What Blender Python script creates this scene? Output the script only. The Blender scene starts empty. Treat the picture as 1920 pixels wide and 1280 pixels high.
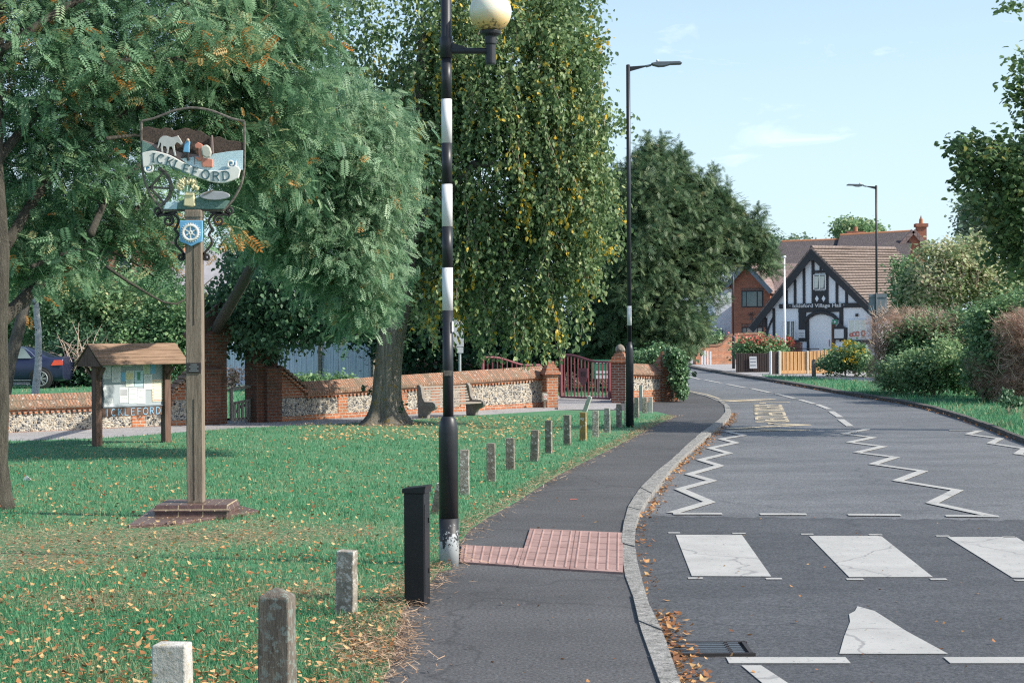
import bpy, bmesh, math, random
import numpy as np
from mathutils import Matrix, Vector, Euler
R = math.radians
random.seed(7)
scene = bpy.context.scene
# ------------------------------------------------------------------ camera
F = 3260.0; CH = 1.65; W0, H0 = 1920, 1280
cam_d = bpy.data.cameras.new("camera"); cam = bpy.data.objects.new("camera", cam_d)
scene.collection.objects.link(cam); scene.camera = cam
cam_d.sensor_width = 36; cam_d.lens = F * 36 / W0; cam_d.clip_end = 3000; cam_d.clip_start = 0.1
CR = Matrix.Rotation(R(90 - 0.316), 3, 'X') @ Matrix.Rotation(R(-0.3), 3, 'Z')
cam.matrix_world = Matrix.Translation((0, 0, CH)) @ CR.to_4x4()
# ------------------------------------------------------------------ sky and sun
SUN_EL, SUN_AZ = 38.0, -13.0          # azimuth measured from +X towards +Y
world = bpy.data.worlds.new("World"); scene.world = world; world.use_nodes = True
nt = world.node_tree; nt.nodes.clear()
def wn(t, **k):
    n = nt.nodes.new(t)
    for a, b in k.items(): setattr(n, a, b)
    return n
wo = wn('ShaderNodeOutputWorld'); bg = wn('ShaderNodeBackground'); sky = wn('ShaderNodeTexSky')
sky.sky_type = 'NISHITA'; sky.sun_disc = False; sky.sun_elevation = R(SUN_EL); sky.sun_rotation = R(90 - SUN_AZ)
sky.air_density = 1.0; sky.dust_density = 1.6; sky.ozone_density = 2.2; sky.altitude = 0
tc = wn('ShaderNodeTexCoord'); mp = wn('ShaderNodeMapping'); mp.inputs['Scale'].default_value = (4.0, 2.0, 15.0)
mp.inputs['Rotation'].default_value = (0, R(6), 0)
nz = wn('ShaderNodeTexNoise'); nz.inputs['Scale'].default_value = 2.9; nz.inputs['Detail'].default_value = 7; nz.inputs['Roughness'].default_value = .62; nz.inputs['Distortion'].default_value = .9
rp = wn('ShaderNodeValToRGB'); rp.color_ramp.elements[0].position = .61; rp.color_ramp.elements[1].position = .84
rp.color_ramp.elements[1].color = (.75, .75, .75, 1)
mx = wn('ShaderNodeMixRGB'); mx.inputs['Color2'].default_value = (5.6, 6.4, 7.0, 1)
hz_ = wn('ShaderNodeSeparateXYZ'); hr = wn('ShaderNodeValToRGB')
hr.color_ramp.elements[0].position = 0.0; hr.color_ramp.elements[0].color = (.78, .78, .78, 1)
hr.color_ramp.elements[1].position = .30; hr.color_ramp.elements[1].color = (.12, .12, .12, 1)
mh = wn('ShaderNodeMixRGB'); mh.inputs['Color2'].default_value = (4.2, 5.5, 6.4, 1)
L = nt.links.new
L(tc.outputs['Generated'], mp.inputs['Vector']); L(mp.outputs[0], nz.inputs['Vector']); L(nz.outputs['Fac'], rp.inputs[0])
L(tc.outputs['Generated'], hz_.inputs[0]); L(hz_.outputs['Z'], hr.inputs[0]); L(hr.outputs[0], mh.inputs['Fac']); L(sky.outputs[0], mh.inputs['Color1'])
L(mh.outputs[0], mx.inputs['Color1']); L(rp.outputs[0], mx.inputs['Fac'])
L(mx.outputs[0], bg.inputs['Color']); bg.inputs['Strength'].default_value = 0.122; L(bg.outputs[0], wo.inputs[0])
sd = bpy.data.lights.new("sun", 'SUN'); sd.energy = 4.2; sd.angle = R(0.5); sd.color = (1.0, .93, .82)
sun = bpy.data.objects.new("sun", sd); scene.collection.objects.link(sun)
sdir = Vector((math.cos(R(SUN_EL)) * math.cos(R(SUN_AZ)), math.cos(R(SUN_EL)) * math.sin(R(SUN_AZ)), math.sin(R(SUN_EL))))
sun.rotation_euler = sdir.to_track_quat('Z', 'Y').to_euler(); sun.location = (20, 0, 30)
scene.view_settings.view_transform = 'Standard'; scene.view_settings.look = 'None'; scene.view_settings.gamma = 1
scene.view_settings.exposure = 0.72
scene.render.engine = 'CYCLES'; scene.cycles.use_denoising = False; scene.cycles.filter_width = 1.25
scene.cycles.max_bounces = 6; scene.cycles.transparent_max_bounces = 4; scene.cycles.diffuse_bounces = 3
scene.cycles.glossy_bounces = 2; scene.cycles.transmission_bounces = 3
scene.cycles.use_adaptive_sampling = True; scene.cycles.adaptive_threshold = 0.01
# ------------------------------------------------------------------ points of the place
def ray(px, py):
    return CR @ Vector(((px - W0 / 2) / F, (H0 / 2 - py) / F, -1))
def gp(px, py, h=0.0):
    d = ray(px, py); t = (h - CH) / d.z
    return Vector((d.x * t, d.y * t, h))
def at(px, py, Y):
    d = ray(px, py); t = Y / d.y
    return Vector((d.x * t, Y, CH + d.z * t))
def yh(px): return 622 + 0.3 * math.pi / 180 * (960 - px)
def hgt(px, yb, yt): return CH * (yb - yt) / (yb - yh(px))
# ------------------------------------------------------------------ tagging
def tag(o, label=None, cat=None, group=None, kind=None):
    if label: o['label'] = label
    if cat: o['category'] = cat
    if group: o['group'] = group
    if kind: o['kind'] = kind
    return o
def thing(name, label, cat, loc=(0, 0, 0), rz=0, group=None):
    o = bpy.data.objects.new(name, None); scene.collection.objects.link(o)
    o.empty_display_size = .2; o.location = loc; o.rotation_euler = (0, 0, rz)
    return tag(o, label, cat, group)
# ------------------------------------------------------------------ materials
def rgba(c): return (c[0], c[1], c[2], 1)
class NT:
    def __init__(s, name):
        s.m = bpy.data.materials.new(name); s.m.use_nodes = True; s.t = s.m.node_tree; s.t.nodes.clear()
        s.out = s.n('ShaderNodeOutputMaterial'); s.p = s.n('ShaderNodeBsdfPrincipled'); s.l(s.p.outputs[0], s.out.inputs[0])
        s.tc = s.n('ShaderNodeTexCoord')
    def n(s, t, **k):
        n = s.t.nodes.new(t)
        for a, b in k.items(): setattr(n, a, b)
        return n
    def l(s, a, b): s.t.links.new(a, b)
    def noise(s, sc, det=4, rough=.55, co='Object', stretch=None, dist=0):
        n = s.n('ShaderNodeTexNoise'); n.inputs['Scale'].default_value = sc; n.inputs['Detail'].default_value = det
        n.inputs['Roughness'].default_value = rough; n.inputs['Distortion'].default_value = dist
        v = s.tc.outputs[co]
        if stretch:
            mp = s.n('ShaderNodeMapping'); mp.inputs['Scale'].default_value = stretch; s.l(v, mp.inputs[0]); v = mp.outputs[0]
        s.l(v, n.inputs['Vector']); return n.outputs['Fac']
    def ramp(s, f, stops, interp='LINEAR'):
        r = s.n('ShaderNodeValToRGB'); r.color_ramp.interpolation = interp; e = r.color_ramp.elements
        e[0].position, e[0].color = stops[0][0], rgba(stops[0][1]); e[1].position, e[1].color = stops[-1][0], rgba(stops[-1][1])
        for p, c in stops[1:-1]:
            q = e.new(p); q.color = rgba(c)
        s.l(f, r.inputs[0]); return r.outputs[0]
    def mix(s, f, a, b, bt='MIX'):
        m = s.n('ShaderNodeMixRGB', blend_type=bt)
        for i, v in ((0, f), (1, a), (2, b)):
            if hasattr(v, 'is_linked'): s.l(v, m.inputs[i])
            elif i == 0: m.inputs[0].default_value = v
            else: m.inputs[i].default_value = rgba(v)
        return m.outputs[0]
    def bump(s, f, st=.3, d=.01):
        b = s.n('ShaderNodeBump'); b.inputs['Strength'].default_value = st; b.inputs['Distance'].default_value = d
        s.l(f, b.inputs['Height']); s.l(b.outputs[0], s.p.inputs['Normal']); return b
    def fin(s, col, rough=.8, metal=0, spec=.4):
        if hasattr(col, 'is_linked'): s.l(col, s.p.inputs['Base Color'])
        else: s.p.inputs['Base Color'].default_value = rgba(col)
        s.p.inputs['Roughness'].default_value = rough; s.p.inputs['Metallic'].default_value = metal
        s.p.inputs['Specular IOR Level'].default_value = spec
        return s.m
M = {}
def m_noise(name, c1, c2, sc=6, rough=.8, bump=.25, bd=.01, spec=.35, metal=0, stretch=None, spots=None, spot_sc=30, spot_at=.64, stops=None):
    t = NT(name); f = t.noise(sc, 6, .6, stretch=stretch)
    col = t.ramp(f, stops or [(.3, c1), (.7, c2)])
    if spots:
        sp = t.noise(spot_sc, 4, .7); col = t.mix(t.ramp(sp, [(spot_at, (0, 0, 0)), (spot_at + .05, (1, 1, 1))]), col, spots)
    if bump: t.bump(t.noise(sc * 5, 5, .65, stretch=stretch), bump, bd)
    M[name] = t.fin(col, rough, metal, spec); return M[name]
def m_brick(name, c1, c2, mort, w=.225, h=.075, ms=.008, dirt=(.12, .07, .05), dirt_amt=.5, squash=1, white=None, rough=.9, offset=.5):
    t = NT(name); b = t.n('ShaderNodeTexBrick'); b.inputs['Scale'].default_value = 1; b.offset = offset
    b.inputs['Brick Width'].default_value = w; b.inputs['Row Height'].default_value = h; b.inputs['Mortar Size'].default_value = ms
    b.inputs['Mortar Smooth'].default_value = .3; b.inputs['Bias'].default_value = 0
    b.inputs['Color1'].default_value = rgba(c1); b.inputs['Color2'].default_value = rgba(c2); b.inputs['Mortar'].default_value = rgba(mort)
    t.l(t.tc.outputs['UV'], b.inputs['Vector'])
    n1 = t.noise(3.2, 5, .65); n2 = t.noise(24, 4, .6)
    col = t.mix(t.ramp(n1, [(.42, (0, 0, 0)), (.75, (dirt_amt,) * 3)]), b.outputs['Color'], dirt)
    col = t.mix(.35, col, t.ramp(n2, [(.3, (.35, .35, .35)), (.7, (.75, .75, .75))]), 'OVERLAY')
    if white: col = t.mix(t.ramp(t.noise(17, 4, .7), [(.60, (0, 0, 0)), (.66, (.8, .8, .8))]), col, white)
    h_ = t.n('ShaderNodeMath', operation='MULTIPLY_ADD'); t.l(b.outputs['Fac'], h_.inputs[0]); h_.inputs[1].default_value = -1; t.l(n2, h_.inputs[2])
    t.bump(h_.outputs[0], .6, .012)
    M[name] = t.fin(col, rough, 0, .25); return M[name]
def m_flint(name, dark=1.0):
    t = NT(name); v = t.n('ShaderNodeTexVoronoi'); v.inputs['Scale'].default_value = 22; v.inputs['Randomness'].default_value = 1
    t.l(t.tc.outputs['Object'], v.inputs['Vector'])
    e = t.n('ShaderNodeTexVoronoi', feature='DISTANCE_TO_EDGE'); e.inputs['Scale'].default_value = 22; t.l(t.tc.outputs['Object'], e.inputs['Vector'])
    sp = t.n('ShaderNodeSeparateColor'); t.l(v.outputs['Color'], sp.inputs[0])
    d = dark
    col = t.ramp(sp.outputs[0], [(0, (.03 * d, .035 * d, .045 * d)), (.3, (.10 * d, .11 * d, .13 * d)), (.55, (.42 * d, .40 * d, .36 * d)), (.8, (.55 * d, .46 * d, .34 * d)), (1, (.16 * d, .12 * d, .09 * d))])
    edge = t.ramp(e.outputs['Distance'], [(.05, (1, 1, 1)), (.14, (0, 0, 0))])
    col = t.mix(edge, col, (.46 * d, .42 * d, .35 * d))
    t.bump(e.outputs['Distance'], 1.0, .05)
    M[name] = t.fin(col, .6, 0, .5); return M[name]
def m_leaf(name, stops, trans=.3, rough=.5, patch=None, psc=.7, spec=.35):
    t = NT(name); a = t.n('ShaderNodeAttribute', attribute_name='rnd'); col = t.ramp(a.outputs['Fac'], stops)
    if patch: col = t.mix(t.ramp(t.noise(psc, 4, .6), [(.45, (0, 0, 0)), (.62, (.85, .85, .85))]), col, patch)
    t.fin(col, rough, 0, spec)
    tr = t.n('ShaderNodeBsdfTranslucent'); t.l(col, tr.inputs[0]); ms = t.n('ShaderNodeMixShader'); ms.inputs[0].default_value = trans
    t.l(t.p.outputs[0], ms.inputs[1]); t.l(tr.outputs[0], ms.inputs[2]); t.l(ms.outputs[0], t.out.inputs[0])
    M[name] = t.m; return t.m
def m_asphalt(name, c, var=.25, rough=.82):
    t = NT(name); big = t.noise(.35, 5, .6, stretch=(1, 2.2, 1)); fine = t.noise(55, 3, .75); mid = t.noise(6, 4, .6)
    c2 = tuple(x * (1 + var) for x in c); c1 = tuple(x * (1 - var) for x in c)
    col = t.ramp(big, [(.3, c1), (.7, c2)])
    col = t.mix(.5, col, t.ramp(mid, [(.3, (.42, .42, .42)), (.7, (.58, .58, .58))]), 'OVERLAY')
    col = t.mix(.75, col, t.ramp(fine, [(.36, (.16, .16, .16)), (.5, (.5, .5, .5)), (.64, (.86, .86, .86))]), 'OVERLAY')
    vo = t.n('ShaderNodeTexVoronoi'); vo.inputs['Scale'].default_value = 28; t.l(t.tc.outputs['Object'], vo.inputs['Vector'])
    col = t.mix(t.ramp(vo.outputs['Distance'], [(.04, (.8, .8, .8)), (.10, (0, 0, 0))]), col, (.34, .33, .31))
    ck = t.n('ShaderNodeTexVoronoi', feature='DISTANCE_TO_EDGE'); ck.inputs['Scale'].default_value = .42
    wv = t.n('ShaderNodeMixRGB'); wv.inputs[0].default_value = .35; t.l(t.tc.outputs['Object'], wv.inputs[1]); n3 = t.n('ShaderNodeTexNoise'); n3.inputs['Scale'].default_value = 2.2; n3.inputs['Detail'].default_value = 6; t.l(t.tc.outputs['Object'], n3.inputs['Vector']); t.l(n3.outputs['Color'], wv.inputs[2]); t.l(wv.outputs[0], ck.inputs['Vector'])
    col = t.mix(t.ramp(ck.outputs['Distance'], [(.0015, (.55, .55, .55)), (.006, (0, 0, 0))]), col, tuple(x * .4 for x in c))
    st = t.noise(.9, 6, .65, stretch=(1, .45, 1)); col = t.mix(t.ramp(st, [(.54, (0, 0, 0)), (.66, (.32, .32, .32))]), col, tuple(x * .55 for x in c))
    t.bump(fine, .6, .005)
    M[name] = t.fin(col, rough, 0, .45); return M[name]
def m_plain(name, c, rough=.5, metal=0, spec=.5, var=.12, sc=9):
    return m_noise(name, tuple(x * (1 - var) for x in c), tuple(x * (1 + var) for x in c), sc=sc, rough=rough, bump=.06, bd=.003, spec=spec, metal=metal)
m_asphalt('asphalt_road', (.120, .123, .128), .26, rough=.62)
m_asphalt('asphalt_dark', (.060, .062, .066), .28, rough=.66)
m_asphalt('asphalt_path', (.066, .067, .070), .25)
m_asphalt('path_grey', (.30, .29, .29), .12)
def m_paint(name, c, wear=.66):
    t = NT(name); n = t.noise(22, 5, .7); m2 = t.noise(2.5, 4, .6)
    col = t.ramp(m2, [(.3, tuple(x * .8 for x in c)), (.7, c)])
    v = t.n('ShaderNodeTexVoronoi', feature='DISTANCE_TO_EDGE'); v.inputs['Scale'].default_value = .8
    nn = t.n('ShaderNodeMixRGB'); nn.inputs[0].default_value = .25; t.l(t.tc.outputs['Object'], nn.inputs[1]); nz2 = t.n('ShaderNodeTexNoise'); nz2.inputs['Scale'].default_value = 3; t.l(t.tc.outputs['Object'], nz2.inputs['Vector']); t.l(nz2.outputs['Color'], nn.inputs[2]); t.l(nn.outputs[0], v.inputs['Vector'])
    col = t.mix(t.ramp(v.outputs['Distance'], [(.003, (.75, .75, .75)), (.008, (0, 0, 0))]), col, (.20, .20, .20))
    col = t.mix(t.ramp(n, [(wear, (0, 0, 0)), (wear + .05, (.8, .8, .8))]), col, (.16, .165, .175))
    t.bump(n, .2, .003); M[name] = t.fin(col, .7, 0, .3)
m_paint('paint_white', (.41, .41, .395), .60); m_paint('paint_yellow', (.62, .53, .38), .60)
m_noise('kerb_stone', (.13, .13, .125), (.36, .355, .34), sc=13, rough=.95, bump=.9, bd=.012, spots=(.09, .09, .085), spot_sc=38, spot_at=.55)
m_noise('kerb_dark', (.05, .05, .05), (.13, .12, .11), sc=7, rough=.9, bump=.5)
m_noise('soil', (.10, .105, .055), (.17, .13, .08), sc=2.5, rough=1, bump=.5, stops=[(.25, (.04, .15, .075)), (.55, (.065, .19, .09)), (.8, (.17, .19, .11))])
m_noise('earth_ground', (.06, .09, .04), (.12, .12, .07), sc=.6, rough=1)
m_noise('tactile_joint', (.17, .10, .09), (.24, .15, .13), sc=4)
m_noise('tactile', (.24, .15, .135), (.37, .245, .22), sc=4, rough=.85, bump=.3, spots=(.30, .17, .14), spot_sc=20, spot_at=.66)
m_brick('brick', (.34, .12, .06), (.25, .09, .05), (.34, .28, .22), w=.17, h=.058, dirt_amt=.45)
m_brick('brick_orange', (.46, .17, .075), (.31, .105, .055), (.44, .38, .31), w=.17, h=.058, dirt=(.14, .10, .07), dirt_amt=.6)
m_brick('brick_pier', (.24, .085, .055), (.18, .065, .045), (.40, .36, .32), w=.17, h=.058, dirt_amt=.3)
m_brick('brick_dark', (.10, .045, .035), (.16, .06, .04), (.30, .27, .25), dirt_amt=.3)
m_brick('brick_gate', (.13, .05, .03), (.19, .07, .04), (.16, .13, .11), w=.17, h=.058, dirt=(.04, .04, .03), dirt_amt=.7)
m_brick('brick_house', (.36, .14, .085), (.28, .11, .07), (.30, .22, .17), w=.4, h=.13, dirt_amt=.2)
m_brick('coping_tile', (.36, .175, .105), (.20, .125, .09), (.10, .075, .06), w=.06, h=.40, ms=.009, dirt=(.13, .12, .085), dirt_amt=.95, white=(.55, .53, .48))
m_brick('roof_tile_hall', (.225, .185, .17), (.185, .15, .135), (.10, .08, .07), w=.42, h=.34, ms=.03, dirt=(.20, .15, .11), dirt_amt=.4)
m_brick('roof_tile_dark', (.085, .07, .075), (.065, .055, .06), (.04, .035, .04), w=.35, h=.3, ms=.02, dirt=(.07, .065, .05), dirt_amt=.5, white=(.34, .34, .33))
m_brick('roof_tile_mauve', (.26, .19, .175), (.21, .155, .145), (.11, .08, .075), w=.35, h=.3, ms=.02, dirt_amt=.3, white=(.5, .47, .45))
m_brick('plinth_brick', (.105, .065, .06), (.085, .055, .052), (.36, .29, .19), w=.215, h=.09, ms=.006, dirt_amt=.1, rough=.45)
m_flint('flint', .95); m_flint('flint_shaded', .35)  # second flint is the same stone with shade put into its colour
m_noise('oak', (.13, .10, .075), (.27, .225, .175), sc=5, rough=.9, bump=.7, bd=.01, stretch=(9, 9, .7))
m_noise('timber_brown', (.075, .044, .034), (.17, .10, .075), sc=4, rough=.75, bump=.4, stretch=(6, 6, .8))
m_noise('roof_board', (.15, .095, .062), (.30, .20, .135), sc=4, rough=.85, bump=.5, stretch=(.7, 6, 6))
m_noise('fence_blue', (.42, .47, .57), (.64, .69, .78), sc=3, rough=.8, bump=.4, stretch=(7, 7, .5))
m_noise('fence_new', (.42, .23, .10), (.60, .37, .18), sc=3, rough=.8, bump=.3, stretch=(7, 7, .5))
m_noise('gate_wood', (.20, .18, .15), (.34, .31, .26), sc=4, rough=.9, bump=.5, stretch=(5, 5, 1))
m_noise('bench_slat', (.22, .19, .165), (.34, .30, .265), sc=4, rough=.8, bump=.4, stretch=(.8, 6, 6))
m_noise('bench_end', (.16, .145, .13), (.28, .255, .23), sc=7, rough=.9, bump=.3)
m_noise('concrete_post', (.15, .135, .11), (.36, .33, .28), sc=15, rough=.95, bump=.8, bd=.012, spots=(.48, .47, .43), spot_sc=30, spot_at=.54)
m_noise('concrete_brown', (.10, .085, .07), (.27, .235, .19), sc=14, rough=.95, bump=.7, bd=.012, spots=(.50, .49, .45), spot_sc=20, spot_at=.58)
m_noise('concrete_orange', (.20, .15, .09), (.38, .23, .06), sc=12, rough=.95, bump=.7, bd=.012, spots=(.52, .52, .48), spot_sc=10, spot_at=.55)
m_noise('concrete_yellowspot', (.30, .29, .26), (.58, .57, .53), sc=14, rough=.95, bump=.7, bd=.012, spots=(.42, .34, .13), spot_sc=26, spot_at=.60)
m_noise('concrete_plain', (.42, .42, .38), (.52, .52, .48), sc=8, rough=.9, bump=.3)
m_noise('post_timber', (.085, .072, .058), (.19, .165, .135), sc=6, rough=.9, bump=.7, stretch=(6, 6, 1), spots=(.19, .215, .19), spot_sc=34, spot_at=.52)
m_noise('black_paint', (.014, .016, .020), (.022, .025, .030), sc=12, rough=.42, bump=.12, bd=.004, spec=.45, spots=(.40, .42, .44), spot_sc=75, spot_at=.74)
m_noise('black_paint_worn', (.014, .016, .020), (.022, .025, .030), sc=12, rough=.45, bump=.12, bd=.004, spots=(.34, .37, .37), spot_sc=17, spot_at=.53)
m_noise('black_cabinet', (.010, .011, .014), (.018, .019, .023), sc=3, rough=.38, bump=.05, spots=(.2, .2, .2), spot_sc=80, spot_at=.72)
m_noise('band_white', (.60, .61, .62), (.72, .72, .72), sc=5, rough=.5, bump=.05, spots=(.40, .42, .38), spot_sc=14, spot_at=.66)
m_plain('grey_metal', (.13, .15, .17), .45, .3); m_plain('light_metal', (.42, .46, .47), .4, .3)
m_plain('steel_blue', (.16, .19, .22), .5, .2)
m_plain('maroon', (.19, .055, .065), .5); m_plain('iron', (.03, .025, .024), .6)
m_plain('white_render', (.76, .80, .84), .8, var=.03); m_plain('black_timber', (.030, .032, .036), .7)
m_plain('white_gloss', (.75, .77, .78), .4, var=.03); m_plain('fence_dark', (.05, .035, .032), .8)
m_plain('sign_white', (.60, .62, .63), .5, var=.03); m_plain('sign_green', (.04, .22, .13), .5)
m_plain('felt_grey', (.33, .37, .40), .9, var=.05); m_plain('text_blue', (.22, .42, .60), .7, var=.1)
m_plain('text_grey', (.22, .24, .27), .7); m_plain('red_print', (.50, .16, .13), .7); m_plain('curtain', (.35, .36, .33), .9, var=.3)
m_plain('blue_paint', (.16, .40, .62), .6, var=.2); m_plain('orange_clay', (.36, .16, .08), .8)
m_plain('banner_cream', (.74, .73, .67), .6, var=.12); m_plain('letter_teal', (.05, .12, .14), .6)
m_noise('relief_hedge', (.04, .03, .025), (.16, .11, .085), sc=60, rough=.8, bump=1, bd=.02)
m_noise('relief_water', (.40, .58, .64), (.52, .68, .72), sc=30, rough=.6, bump=.6, stretch=(1, 1, 6))
m_noise('relief_grass', (.09, .19, .16), (.18, .30, .26), sc=60, rough=.7, bump=1, bd=.01)
m_plain('relief_track', (.20, .15, .14), .8); m_plain('relief_horse', (.46, .47, .45), .6); m_plain('relief_coat', (.55, .22, .15), .6)
m_plain('relief_bag', (.50, .49, .42), .7); m_plain('relief_straw', (.66, .60, .36), .7); m_plain('relief_stone', (.34, .35, .37), .7)
m_plain('skin_paint', (.5, .36, .28), .6)
m_noise('lichen_frame', (.06, .05, .045), (.22, .20, .17), sc=40, rough=.9, bump=.5)
m_noise('bark', (.095, .085, .07), (.20, .185, .16), sc=5, rough=.95, bump=1, bd=.04, stretch=(4, 4, .6))
m_noise('bark_lime', (.14, .125, .10), (.40, .36, .30), sc=6, rough=.95, bump=1, bd=.09, stretch=(5, 5, .4), spots=(.36, .25, .07), spot_sc=9, spot_at=.57)
m_noise('bark_dark', (.05, .045, .035), (.12, .11, .09), sc=6, rough=.95, bump=1, bd=.04, stretch=(4, 4, .6), spots=(.22, .22, .17), spot_sc=30, spot_at=.66)
m_noise('bark_birch', (.38, .39, .40), (.55, .56, .57), sc=3, rough=.8, bump=.5, stretch=(1, 1, 9), spots=(.08, .08, .08), spot_sc=7, spot_at=.62)
m_noise('twig', (.20, .16, .12), (.38, .31, .24), sc=8, rough=.9)
m_noise('twig_dead', (.30, .22, .17), (.52, .42, .34), sc=3, rough=.95)
m_plain('car_blue', (.030, .038, .085), .22, .4, .6, var=.02); m_plain('chrome', (.5, .52, .55), .25, .8)
m_plain('tyre', (.02, .02, .02), .85); m_plain('rim', (.45, .44, .42), .35, .6); m_plain('tail_red', (.60, .07, .03), .3)
def m_glass(name, c, rough=.08):
    t = NT(name); M[name] = t.fin(t.ramp(t.noise(1.3, 3), [(.3, tuple(x * .5 for x in c)), (.7, c)]), rough, 0, .8)
m_glass('glass', (.07, .09, .10)); m_glass('glass_car', (.22, .28, .27), .15); m_glass('glass_teal', (.10, .20, .20))
def m_globe():
    t = NT('globe'); s = t.n('ShaderNodeSeparateXYZ'); t.l(t.tc.outputs['Object'], s.inputs[0])
    g = t.n('ShaderNodeMath', operation='MULTIPLY_ADD'); t.l(s.outputs['Z'], g.inputs[0]); g.inputs[1].default_value = -3.0; g.inputs[2].default_value = .02
    n = t.noise(38, 5, .7); add = t.n('ShaderNodeMath', operation='ADD'); t.l(n, add.inputs[0]); t.l(g.outputs[0], add.inputs[1])
    col = t.ramp(g.outputs[0], [(0, (.80, .76, .62)), (.3, (.76, .52, .20))])
    col = t.mix(t.ramp(add.outputs[0], [(.82, (0, 0, 0)), (.92, (.85, .85, .85))]), col, (.06, .055, .03))
    t.fin(col, .3, 0, .5); t.p.inputs['Subsurface Weight'].default_value = .15
    M['globe'] = t.m
m_globe()
G = [(0, (.020, .075, .042)), (.5, (.045, .135, .075)), (.86, (.085, .19, .10)), (.93, (.32, .21, .07)), (1, (.46, .22, .06))]
m_leaf('leaf_pinnate', [(0, (.05, .12, .07)), (.35, (.11, .225, .125)), (.7, (.21, .36, .20)), (.90, (.42, .56, .33)), (.955, (.46, .40, .18)), (.98, (.62, .30, .09)), (1, (.62, .22, .05))], .42)
m_leaf('leaf_pinnate_light', [(0, (.08, .17, .10)), (.4, (.20, .34, .20)), (.90, (.46, .60, .39)), (.96, (.50, .46, .24)), (1, (.60, .34, .12))], .42)
m_leaf('leaf_lime', [(0, (.06, .12, .055)), (.4, (.14, .23, .10)), (.75, (.29, .39, .18)), (.90, (.50, .54, .26)), (.92, (.64, .50, .10)), (1, (.80, .55, .06))], .38)
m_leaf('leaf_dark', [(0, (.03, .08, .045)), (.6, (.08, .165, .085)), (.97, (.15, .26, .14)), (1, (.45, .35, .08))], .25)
m_leaf('leaf_shade', [(0, (.018, .045, .032)), (.6, (.05, .10, .062)), (1, (.11, .18, .10))], .15)  # shade under the lime put into a near-black leaf colour
m_leaf('leaf_yew', [(0, (.05, .11, .06)), (.5, (.11, .19, .095)), (.9, (.24, .31, .16)), (1, (.38, .28, .14))], .3)
m_leaf('leaf_shrub', [(0, (.10, .20, .10)), (.5, (.21, .35, .17)), (.85, (.40, .50, .26)), (1, (.58, .48, .26))], .35)
m_leaf('leaf_maple', [(0, (.05, .11, .05)), (.5, (.13, .22, .09)), (.9, (.30, .38, .15)), (1, (.55, .38, .09))], .3)
m_leaf('leaf_olive', [(0, (.16, .27, .12)), (.4, (.34, .42, .21)), (.7, (.54, .52, .32)), (1, (.62, .48, .36))], .38)
m_leaf('leaf_hedge', [(0, (.07, .17, .075)), (.5, (.16, .29, .13)), (.8, (.29, .42, .20)), (1, (.42, .52, .29))], .32)
m_leaf('leaf_hedge_brown', [(0, (.22, .13, .09)), (.5, (.45, .29, .215)), (.8, (.62, .45, .36)), (1, (.74, .60, .50))], .28)
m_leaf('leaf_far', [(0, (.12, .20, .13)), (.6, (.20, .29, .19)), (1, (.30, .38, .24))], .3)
m_leaf('leaf_ivy', [(0, (.05, .125, .06)), (.6, (.12, .24, .11)), (.95, (.32, .44, .24)), (1, (.50, .38, .14))], .25, .35)
m_leaf('grass_blade', [(0, (.036, .165, .078)), (.5, (.072, .265, .128)), (.84, (.155, .37, .185)), (.90, (.30, .31, .15)), (1, (.54, .45, .28))], .35, .6)
m_leaf('fallen', [(0, (.16, .07, .035)), (.3, (.36, .16, .06)), (.6, (.48, .28, .12)), (.85, (.60, .43, .22)), (1, (.62, .25, .06))], .15, .7)
m_leaf('straw', [(0, (.20, .12, .07)), (.6, (.38, .25, .16)), (1, (.50, .38, .27))], .1, .8)
m_leaf('petal_red', [(0, (.06, .14, .06)), (.45, (.18, .28, .12)), (.5, (.45, .07, .06)), (1, (.62, .22, .16))], .2)
m_leaf('petal_yellow', [(0, (.65, .42, .03)), (1, (.75, .55, .05))], .2)
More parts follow.
